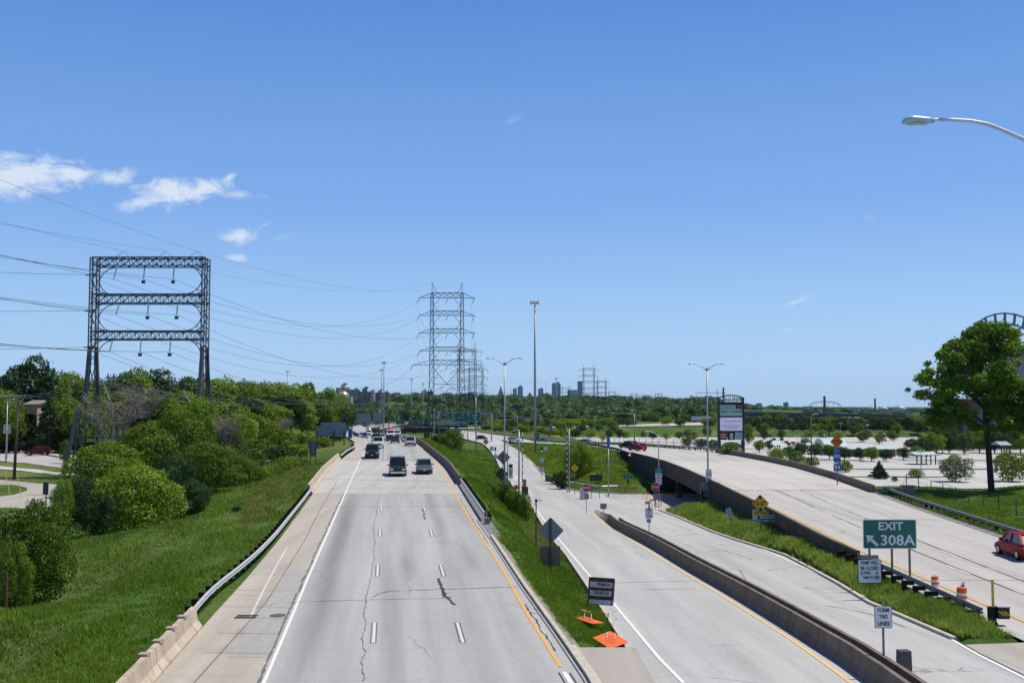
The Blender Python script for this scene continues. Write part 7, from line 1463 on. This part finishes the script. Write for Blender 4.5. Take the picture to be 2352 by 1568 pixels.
for px, yt, yb, Y, w_, lab in ((1894,910,948,1500,3.0,'dark brick chimney right of the steel arch'),(2010,915,940,2300,3.4,'pale slim chimney beside the domes'),(1662,890,915,2500,4.0,'dark chimney rising behind the billboard')):
    x = wx(px,Y); g_ = ground(x,Y); c = thing('chimney', lab, 'chimney', (x,Y,g_)); h = wz(yt,Y,px)-g_; MB().tube([(0,0,0),(0,0,h)], [w_*.7,w_*.5], 10).build('shaft', mat('chimney_brick',(.12,.08,.07),.9), c); MB().tube([(0,0,h-1),(0,0,h+.4)], w_*.58, 10).build('rim', m_dark, c)
for px, r_ in ((2004,13),(2066,15),(2030,9)):
    Y = 2500; x = wx(px,Y); rr = r_/2460*Y; zc = wz(939,Y,px); c = thing('glass_dome', ('left pale glass dome on the right horizon','right pale glass dome on the right horizon','small low dome between the two glass domes')[(13,15,9).index(r_)], 'dome', (x,Y,zc-2)); mb = MB(); mb.loft([[(rr*math.cos(t)*math.cos(a), rr*math.cos(t)*math.sin(a), rr*.6*math.sin(t)+2) for a in [6.283*k/18 for k in range(18)]] for t in (0,.3,.6,.9,1.2,1.45,1.56)]); mb.build('shell', mat('dome_glass',(.42,.47,.50),.3,.2), c); MB().tube([(0,0,-12),(0,0,2.5)], rr*1.02, 18).build('drum', FC['grey'], c)
for i in range(70):
    px = 1600+i*9.5+float(rng.uniform(-6,6)); Y = float(rng.uniform(1450,5000)); wpx = float(rng.uniform(9,26)); yt = 935-(ground(wx(px,Y),Y)+float(rng.uniform(3,7))*(1+Y/6000)-10.5)*2460/Y
    block('pale low distant city block on the flat beyond the valley viaduct', px-wpx/2, px+wpx/2, yt, Y, FC[('white','grey','tan','white','tower_grey')[i%5]], (), depth=25, roofbox=False, group='distant low city blocks')
# lattice racks (signal bridges) at the horizon
for px0, px1, yt, Y, lab in ((1461,1498,908,1900,'left pair of lattice frames on the horizon left of the office block'),(1505,1521,904,1900,'right lattice frame on the horizon left of the office block')):
    x0, x1 = wx(px0,Y), wx(px1,Y); g_ = ground((x0+x1)/2,Y); c = thing('lattice_rack', lab, 'lattice frame', ((x0+x1)/2,Y,g_)); h = wz(yt,Y)-g_; W = (x1-x0)/2
    for sx in (-1,0,1): MB().bar((sx*W,0,0),(sx*W,0,h),.9).build('column', mat('pink_grey_steel',(.30,.25,.25),.7), c)
    for k in range(4): MB().bar((-W,0,h-k*5),(W,0,h-k*5),.9).build('crossbeam', MATS['pink_grey_steel'], c)
cr = thing('tower_crane', 'thin tower crane beside the chimney behind the billboard', 'crane', (wx(1648,2600),2600,0)); hz_ = wz(902,2600); MB().bar((0,0,0),(0,0,hz_+6),1.2).build('mast', m_lat, cr); MB().bar((-55,0,hz_),(22,0,hz_),1.0).build('jib', m_lat, cr)
ant = thing('antenna_mast', 'thin pale antenna mast between the downtown towers', 'antenna', (wx(1254,5000),5000,20)); MB().tube([(0,0,-20),(0,0,wz(871,5000)-20)], [1.6,.5], 4).build('mast', mat('pale_steel',(.3,.34,.38),.6), ant)
# billboards in the valley, small industrial roofs
def bboard(label, px, cy, w_, h_, Y, m_, texts=()):
    x = wx(px,Y); g_ = ground(x,Y); r_ = thing('billboard', label, 'billboard', (x,Y,g_)); s = Y/2460; z = wz(cy,Y,px)-g_; MB().tube([(0,0,-1),(0,0,z)], .5, 6).build('post', m_dark, r_); board(r_,'rect',0,z,w_*s,h_*s,m_,None,y=-.6,texts=[(t[0],t[1]*s,t[2]*s,t[3]*s,t[4],t[5]*s) for t in texts]); return r_
bboard('dark blue billboard with pale end on the wooded valley slope', 1189, 936, 31, 9, 950, mat('navy_billboard',(.02,.04,.11),.5)); bboard('dark billboard panel above the left end of the valley viaduct', 1550, 931, 18, 10, 1250, m_bluegrey); bboard('lower dark billboard left of the blue grey one above the viaduct', 1524, 939, 22, 6, 1240, m_dark); bboard('small brown grey billboard right of the blue grey one above the viaduct', 1569, 930, 14, 6, 1260, m_gray)
bboard('square brown sign back beside the far traffic under the pylon', 1007-26, 1000, 14, 18, 420, m_tan); bboard('small grey square sign behind the ramp guardrail', 1235, 996, 8, 9, 420, m_gray); bboard('pale leaning panel below the sign gantry beside the pylon foot', 1043, 992, 30, 18, 385, m_bluegrey)
for i, (px, py, w_, Y, mk) in enumerate([(1560,962,60,1150,'white'),(1740,962,70,1150,'grey'),(1800,965,60,1120,'white'),(1990,962,80,1120,'white'),(2060,965,50,1100,'grey'),(1650,960,60,1150,'grey'),(1480,935,40,1900,'white'),(880,935,24,1250,'grey'),(1025-8,958,30,950,'white'),(2140,962,70,1100,'brick')]):
    block('low flat-roofed industrial building in the valley near picture %s' % ('left','middle','right')[0 if px < 1500 else 1 if px < 1900 else 2] if False else 'low flat-roofed industrial building in the valley', px-w_/2, px+w_/2, py-4, Y, FC[mk], (), depth=30, roofbox=False, name='industrial_building', group='low industrial buildings in the valley')
# ================================================================ VEHICLES
m_tyre = mat('tyre_rubber', (.012,.012,.013), .85, var=.1); m_rim = mat('alloy_rim', (.35,.36,.37), .35, .8); m_vgl = mat('car_glass', (.012,.016,.02), .08, .0, var=.05, spec=.5, coat=.15); m_hl = mat('headlight_glass', (.62,.63,.62), .15, var=.03, coat=.5); m_tl = mat('tail_light_red', (.35,.015,.01), .2, var=.05, coat=.5); m_trim = mat('black_trim', (.02,.02,.022), .6, var=.1); m_chrome = mat('chrome', (.6,.6,.61), .15, .9, var=.03); m_plate = mat('number_plate', (.55,.55,.5), .5)
def paint(n, c, metal=.3): return mat('paint_'+n, c, .4, metal, var=.03, spec=.4, coat=.35)
PA = dict(darkgreen=paint('dark_green',(.018,.045,.042)), greygm=paint('gunmetal',(.10,.105,.115)), navy=paint('dark_navy',(.012,.018,.032)), white=paint('white',(.62,.62,.61),0), silver=paint('silver',(.42,.42,.43),.5), black=paint('black',(.012,.013,.016)), red=paint('red',(.25,.003,.008),0), darkred=paint('dark_red',(.10,.008,.014),.2), blue=paint('steel_blue',(.10,.17,.30)))
# profile per kind: stations y (front = -L/2), body top z, roof; (L, W, Hbody, Hroof, hood end, windscreen top, roof end, tail base)
for n_ in ('red','darkred'):
    b_ = PA[n_].node_tree.nodes['Principled BSDF']; b_.inputs['Specular IOR Level'].default_value = .15; b_.inputs['Coat Weight'].default_value = .08; b_.inputs['Roughness'].default_value = .5
KINDS = dict(sedan=(4.7,1.82,.92,1.45,-.95,-.25,.95,1.65), hatch=(4.3,1.77,1.0,1.55,-1.05,-.35,1.35,2.02), suv=(4.7,1.88,1.02,1.62,-1.05,-.35,1.5,2.2), van=(5.3,2.02,1.15,2.1,-1.65,-1.05,2.35,2.6), minivan=(5.0,1.95,1.05,1.72,-1.35,-.6,2.0,2.4), pickup=(5.6,2.0,1.15,1.88,-1.2,-.65,.75,1.0), bigsuv=(5.4,2.03,1.2,1.95,-1.1,-.6,2.3,2.6))
def car(kind, col, label, cat, x, y, z, rz, sc=1.0, group=None, simple=False, name=None):
    L, W, HB, HR, he, wt, re, tb = KINDS[kind]; r_ = thing(name or {'sedan':'car','hatch':'car','suv':'car','van':'van','minivan':'minivan','pickup':'pickup_truck','bigsuv':'car'}[kind], label, cat, (x,y,z), rz, group); r_.scale = (sc,)*3; P = PA[col]; f, b = -L/2, L/2; h = W/2
    def ring(yy, zb, zt, hw, tuck=.86, crown=.03): return [(-hw*.86,yy,zb),(-hw*.97,yy,zb+.12),(-hw,yy,(zb+zt)*.5),(-hw*.985,yy,zt-.14),(-hw*tuck,yy,zt),(0,yy,zt+crown),(hw*tuck,yy,zt),(hw*.985,yy,zt-.14),(hw,yy,(zb+zt)*.5),(hw*.97,yy,zb+.12),(hw*.86,yy,zb)]
    nose = .80 if kind in ('pickup','bigsuv','van') else .70
    hoodz = HB*.96 if kind not in ('van',) else HB*.95
    st = [(f,.32,HB*nose-.12,h*.84),(f+.06,.26,HB*nose,h*.93),(f+.35,.22,HB*nose+.06,h*.985),(he-.1,.22,hoodz,h),(he+.4,.2,HB,h),(0,.2,HB+.01,h),(b-.7,.2,HB+.02,h),(b-.25,.24,HB+(.0),h*.98),(b-.05,.3,HB*.93,h*.93),(b,.36,HB*.85,h*.88)]
    body = MB().loft([ring(*s_) for s_ in st]).build('body', P, r_, smooth=True); body.data.set_sharp_from_angle(angle=.55)
    # greenhouse: glass volume with roof cap and pillars
    g0 = [(he+.02,HB-.02,h*.86),(wt,HR-.06,h*.74),(re,HR-.06,h*.73),(min(tb,b-.08),HB,h*.84)]
    gl = MB(); ys = [he+.02, wt, re, min(tb, b-.08)]
    def cab(yb, hwb, yt, hwt): return (yb, hwb, yt, hwt)
    v = [(-h*.90,ys[0],HB-.02),(h*.90,ys[0],HB-.02),(h*.92,ys[3],HB),(-h*.92,ys[3],HB),(-h*.76,ys[1],HR-.05),(h*.76,ys[1],HR-.05),(h*.75,ys[2],HR-.05),(-h*.75,ys[2],HR-.05)]
    gl.v = v; gl.f = [(0,1,5,4),(1,2,6,5),(2,3,7,6),(3,0,4,7),(4,5,6,7),(3,2,1,0)]; gl.build('windows', m_vgl, r_)
    rf = MB(); rf.loft([[(-h*.77,yy,HR-.07),(-h*.68,yy,HR-.005),(0,yy,HR+.03+cr_),(h*.68,yy,HR-.005),(h*.77,yy,HR-.07)] for yy, cr_ in ((ys[1]-.03,-.02),(ys[1]+.3,.01),((ys[1]+ys[2])/2,.02),(ys[2]-.1,0),(ys[2]+.04,-.03))]); rf.build('roof', P, r_)
    if not simple:
        pl = MB()
        for sx in (-1,1):
            for (ya, yb_, w_) in ((ys[0],ys[1],.09),(ys[3],ys[2],.14 if kind != 'pickup' else .09)): pl.bar((sx*h*.905,ya,HB-.02),(sx*h*.765,yb_,HR-.05),w_)
            n = {'sedan':1,'hatch':1,'suv':2,'van':2,'minivan':2,'pickup':1,'bigsuv':2}[kind]
            for k in range(n): yy = ys[1]+(ys[2]-ys[1])*((k+1)/(n+1) if n > 1 else .42); pl.bar((sx*h*.925,yy,HB),(sx*h*.765,yy,HR-.05),.09)
        pl.build('pillars', P, r_)
        for sx in (-1,1): MB().box((sx*(h+.10),ys[0]+.35,HB+.06),(.20,.12,.16)).build('wing_mirror', P if kind not in ('van','pickup') else m_trim, r_)
    for sx in (-1,1):
        for yy in (f+L*.175, b-L*.19):
            wr = .33 if kind in ('sedan','hatch','minivan') else .38; wl = MB().tube([(-.11,0,0),(.11,0,0)], wr, 18).build('wheel', m_tyre, r_, loc=(sx*(h-.10),yy,wr)); MB().tube([(-.115,0,0),(.115,0,0)], wr*.62, 10).build('rim', m_rim, wl)
        MB().box((sx*h*.70,f+.03,HB*nose-.15),(h*.42,.12,.14 if kind != 'van' else .2)).build('headlight', m_hl, r_); MB().box((sx*h*.82,b-.03,HB*.82),(h*.22,.1,.2)).build('tail_light', m_tl, r_)
    if kind == 'pickup': MB().box((0,(tb+b)/2+.1,HB+.035),(W*.78,b-tb-.45,.03)).build('cargo_bed', m_trim, r_)
    MB().box((0,f+.0,HB*nose-.2),(h*.9,.07,.2)).build('grille', m_trim if col != 'greygm' else m_chrome, r_); MB().box((0,f-.03,.42),(W*.86,.14,.20)).build('bumper', m_chrome if kind in ('van','pickup') else m_trim, r_)
    MB().box((0,f-.12,.46),(.3,.02,.15)).build('number_plate', m_plate, r_); MB().box((0,b+.02,.62),(.3,.03,.15)).build('number_plate', m_plate, r_)
    return r_
def heading(fn, Y): d = fn(Y+4)-fn(Y-4); return -math.atan2(d, 8)
def fcar(kind, col, label, cat, px, pyb, Y=None, rev=False, fn=None, zf=None, **kw):
    zf = zf or zF; fn = fn or (lambda y: (FL(y)+FR(y))/2)
    if Y is None: p = onsurf(px, pyb, zf); x, Y = p.x, p.y
    else: x = wx(px, Y, pyb)
    L = KINDS[kind][0]; hd = heading(fn, Y) + (math.pi if rev else 0); yc = Y+L/2*.8
    x += (fn(yc)-fn(Y)); return car(kind, col, label, cat, x, yc, zf(yc)+.03, hd, **kw)
fcar('van','darkgreen','dark green full-size van in the middle lane, nearest of the oncoming traffic','van',913.5,1094)
fcar('suv','greygm','grey crossover with chrome grille in the lane beside the yellow line','car',975,1089)
fcar('bigsuv','navy','dark blue SUV in the left lane ahead of the white pickup','car',854.5,1053)
fcar('pickup','white','white pickup truck following the dark blue SUV','pickup truck',868,1029)
fcar('bigsuv','black','large black SUV partly hidden behind the white pickup','car',865,1012.5,222)
fcar('sedan','navy','dark navy sedan in the middle lane beyond the green van','car',908,1017.5,225); fcar('sedan','black','black sedan just behind the dark navy one','car',896,1015,248)
fcar('minivan','silver','silver minivan beside the yellow line near the median wall','minivan',943,1026,198); fcar('sedan','silver','silver car partly hidden behind the silver minivan','car',934,1018,232); fcar('sedan','white','white car behind the silver ones beside the median wall','car',930,1011,268)
fcar('sedan','white','white car right of the large black SUV','car',878,1008,285); fcar('minivan','white','white minivan between the black SUV and the red tank truck','minivan',879,1000,330)
fcar('pickup','blue','blue pickup in the far traffic right of the silver tanker','pickup truck',838,1000,350); fcar('pickup','white','white pickup at the left of the silver tanker','pickup truck',830,995,400)
fcar('sedan','black','small dark car in the far traffic at the left lane','car',822,993,430); fcar('suv','navy','small dark SUV at the left end of the far traffic','car',816,991,455); fcar('sedan','navy','dark car further back at the left end of the far traffic','car',811,988,520)
fcar('sedan','red','small red car behind the silver tanker','car',870,994,440); fcar('sedan','silver','small silver car in the far traffic behind the red one','car',862,992,480); fcar('sedan','navy','small dark car far away between tanker and box truck','car',883,993,460)
fcar('sedan','black','tiny dark car on the far curved freeway stretch','car',816,976,780)
def truck(kind, label, px, pyb, Y, zf=zF, rz=None, L=8.5, colbox=None, group=None, rzadd=0):
    x = wx(px, Y, pyb); hd = heading(lambda y: (FL(y)+FR(y))/2, Y) if rz is None else rz; r_ = thing(kind, label, 'truck', (x, Y+3, zf(Y+3)+.03), hd+rzadd, group); W = 2.45
    MB().loft([[(-W/2*.95,-3.9,.5),(W/2*.95,-3.9,.5),(W/2*.95,-3.9,1.5),(-W/2*.95,-3.9,1.5)],[(-W/2,-2.7,.5),(W/2,-2.7,.5),(W/2,-2.7,1.75),(-W/2,-2.7,1.75)],[(-W/2,-2.2,.5),(W/2,-2.2,.5),(W/2*.9,-1.9,2.75),(-W/2*.9,-1.9,2.75)],[(-W/2,-.9,.5),(W/2,-.9,.5),(W/2*.9,-.9,2.8),(-W/2*.9,-.9,2.8)]]).build('cab', PA['white'], r_)
    MB().prismx([(-2.66,1.85),(-2.2,2.6),(-2.12,2.6),(-2.58,1.85)], -W*.40, W*.40).build('windscreen', m_vgl, r_); MB().box((0,-3.93,1.0),(W*.5,.06,.6)).build('grille', m_trim, r_); MB().box((0,-3.98,.55),(W*.95,.15,.25)).build('bumper', m_chrome, r_)
    for sx in (-1,1):
        for yy in (-3.0, L-5.5, L-4.3): MB().tube([(-.15,0,0),(.15,0,0)], .5, 12).build('wheel', m_tyre, r_, loc=(sx*(W/2-.15),yy,.5))
        MB().box((sx*W*.42,-3.95,.95),(.3,.06,.22)).build('headlight', m_hl, r_); MB().box((sx*(W/2+.2),-2.4,1.9),(.2,.1,.5)).build('wing_mirror', m_trim, r_)
    MB().box((0,L/2-2.6,.85),(1.0,L-1,.3)).build('chassis', m_trim, r_)
    if kind == 'box_truck': MB().box((0,L/2-2.2,2.35),(W,L-2.4,2.6)).build('cargo_box', colbox or PA['white'], r_)
    else: MB().loft([[(rr*math.cos(a)*1.0, yy, 2.35+rr*math.sin(a)) for a in [6.283*k/14 for k in range(14)]] for yy, rr in ((-.6,.5),(-.4,1.1),(0,1.27),(L-4.6,1.27),(L-4.2,1.1),(L-4.0,.5))]).build('tank', colbox, r_, smooth=True)
    return r_
truck('tank_truck','white truck with red tank in the far middle lane',894,1004,330,colbox=mat('tank_red',(.50,.06,.045),.4)); truck('box_truck','white box truck beside the red tank truck in the far right lane',910,1000.5,395)
truck('tank_truck','shiny silver tanker truck leading the far left lanes',845,991,455,L=13,colbox=m_chrome); truck('box_truck','white delivery box truck behind the silver tanker',853,985,640,L=8)
# other roads
fb_ = lambda y: (BL(y)+BR(y))/2; 
p = onsurf(2334,1291,zB); car('hatch','red','red hatchback on the bridge roadway, cut off by the right edge','car',p.x+1.4,p.y+2.2,zB(p.y)+.03,R(180)+R(-2),sc=1.05)
car('hatch','red','red hatchback far away on the curved bridge roadway','car',wx(1466,210),212,zB(212)+.03,R(180)+R(28)); car('suv','black','black SUV just ahead of the far red hatchback on the bridge roadway','car',wx(1446,228),230,zB(230)+.03,R(180)+R(38))
car('suv','black','dark off-road car on the ramp near the yellow curve arrow sign','car',wx(1107,430),430,zR(430)+.05,R(55)); car('minivan','white','white minivan seen behind the lamp posts where ramp and roadway meet','minivan',wx(1181,400),400,zB(400)+.03,R(70)); car('sedan','blue','silver blue sedan on the far roadway right of the high mast pole','car',wx(1247,372),372,zB(372)+.03,R(235)); car('sedan','blue','blue car half hidden behind the guardrail by the round tree','car',wx(1342,290),290,zB(290)+.03,R(235))
p = onground(85,1047); print('REDCAR', p, base(85,194)); car('hatch','darkred','dark red hatchback driving on the left street','car',p.x,p.y+.5,p.z+.12,R(-80),sc=1.03)
# parked and far cars
for i, (px, py, col, kd) in enumerate([(2192,1003,'silver','sedan'),(2205,1004,'blue','suv'),(2218,1006,'navy','sedan'),(2180,1002,'white','sedan'),(1568,1000,'black','suv'),(1770,1005,'darkred','sedan'),(1500,1003,'black','minivan'),(2030,1000,'white','sedan')]):
    p = onground(px, py); car(kd, col, {'silver':'silver','blue':'blue','navy':'navy','white':'white','black':'black','darkred':'dark red'}[col]+' '+kd+' parked on the paved lot '+('near the tree belt' if px > 2100 else 'in the open middle' if px > 1650 else 'left of the billboard'), 'car', p.x, p.y, p.z+.3, R(80+i*13), group='cars parked on the paved lot', simple=True)
for i, px in enumerate((1778,1796,1806,1822,1788,1812)): p = onground(px, (1012,1013,1019,1021,1026,1024)[i]); o = MB().box((0,0,.6),(1.6,.8,1.0)).build('concession_crate', m_trim, loc=(p.x,p.y,p.z+.25)); tag(o, 'small dark crate standing on the paved lot right of the billboard', 'crate', 'dark crates on the paved lot')
hz0 = 768; xh = wx(1618,hz0); zg = ground(xh,hz0)+.5; sm = thing('semi_trailer', 'white semi-trailer truck on the valley highway left of the billboard', 'truck', (xh,hz0,zg)); MB().box((-2,0,2.6),(15,2.6,2.9)).build('trailer', PA['white'], sm); MB().box((7.6,0,1.9),(3.2,2.5,2.7)).build('cab', PA['white'], sm); MB().box((-2,0,.9),(14,1.2,.4)).build('chassis', m_trim, sm)
for xx in (-8,-6.8,4,5.2,8.3): MB().tube([(xx,-1.25,.5),(xx,1.25,.5)], .5, 10).build('wheel', m_tyre, sm)
for px, col in ((1547,'white'),(1655,'silver'),(1760,'white'),(1850,'blue'),(2100,'white')): Y = 770 if px < 1700 else 812; x = wx(px,Y); car('suv', col, ('white','silver','steel blue')[('white','silver','blue').index(col)]+' car driving on the valley highway '+('left' if px < 1700 else 'right')+' of the billboard', 'car', x, Y, ground(x,Y)+.5, R(90), group='cars on the valley highway', simple=True)
# ================================================================ AIR
hz_m = bpy.data.materials.new('haze'); hz_m.use_nodes = True; nt = hz_m.node_tree; nt.nodes.remove(nt.nodes['Principled BSDF'])
pv = nt.nodes.new('ShaderNodeVolumePrincipled'); pv.inputs['Color'].default_value = (.48,.70,1.0,1); pv.inputs['Density'].default_value = 2.0e-5; pv.inputs['Anisotropy'].default_value = .2
nt.links.new(pv.outputs[0], nt.nodes['Material Output'].inputs['Volume'])
zmax = 230; zmin = float(TZ.min())-5
hz_o = MB().box((0,6900,(zmax+zmin)/2),(36000,14800,zmax-zmin)).build('haze', hz_m); tag(hz_o, kind='stuff')
for p_ in PT+TALL+FAR+SH+SHF+CO:
    if p_.name not in USED:
        for c_ in list(p_.children): bpy.data.objects.remove(c_)
        bpy.data.objects.remove(p_)
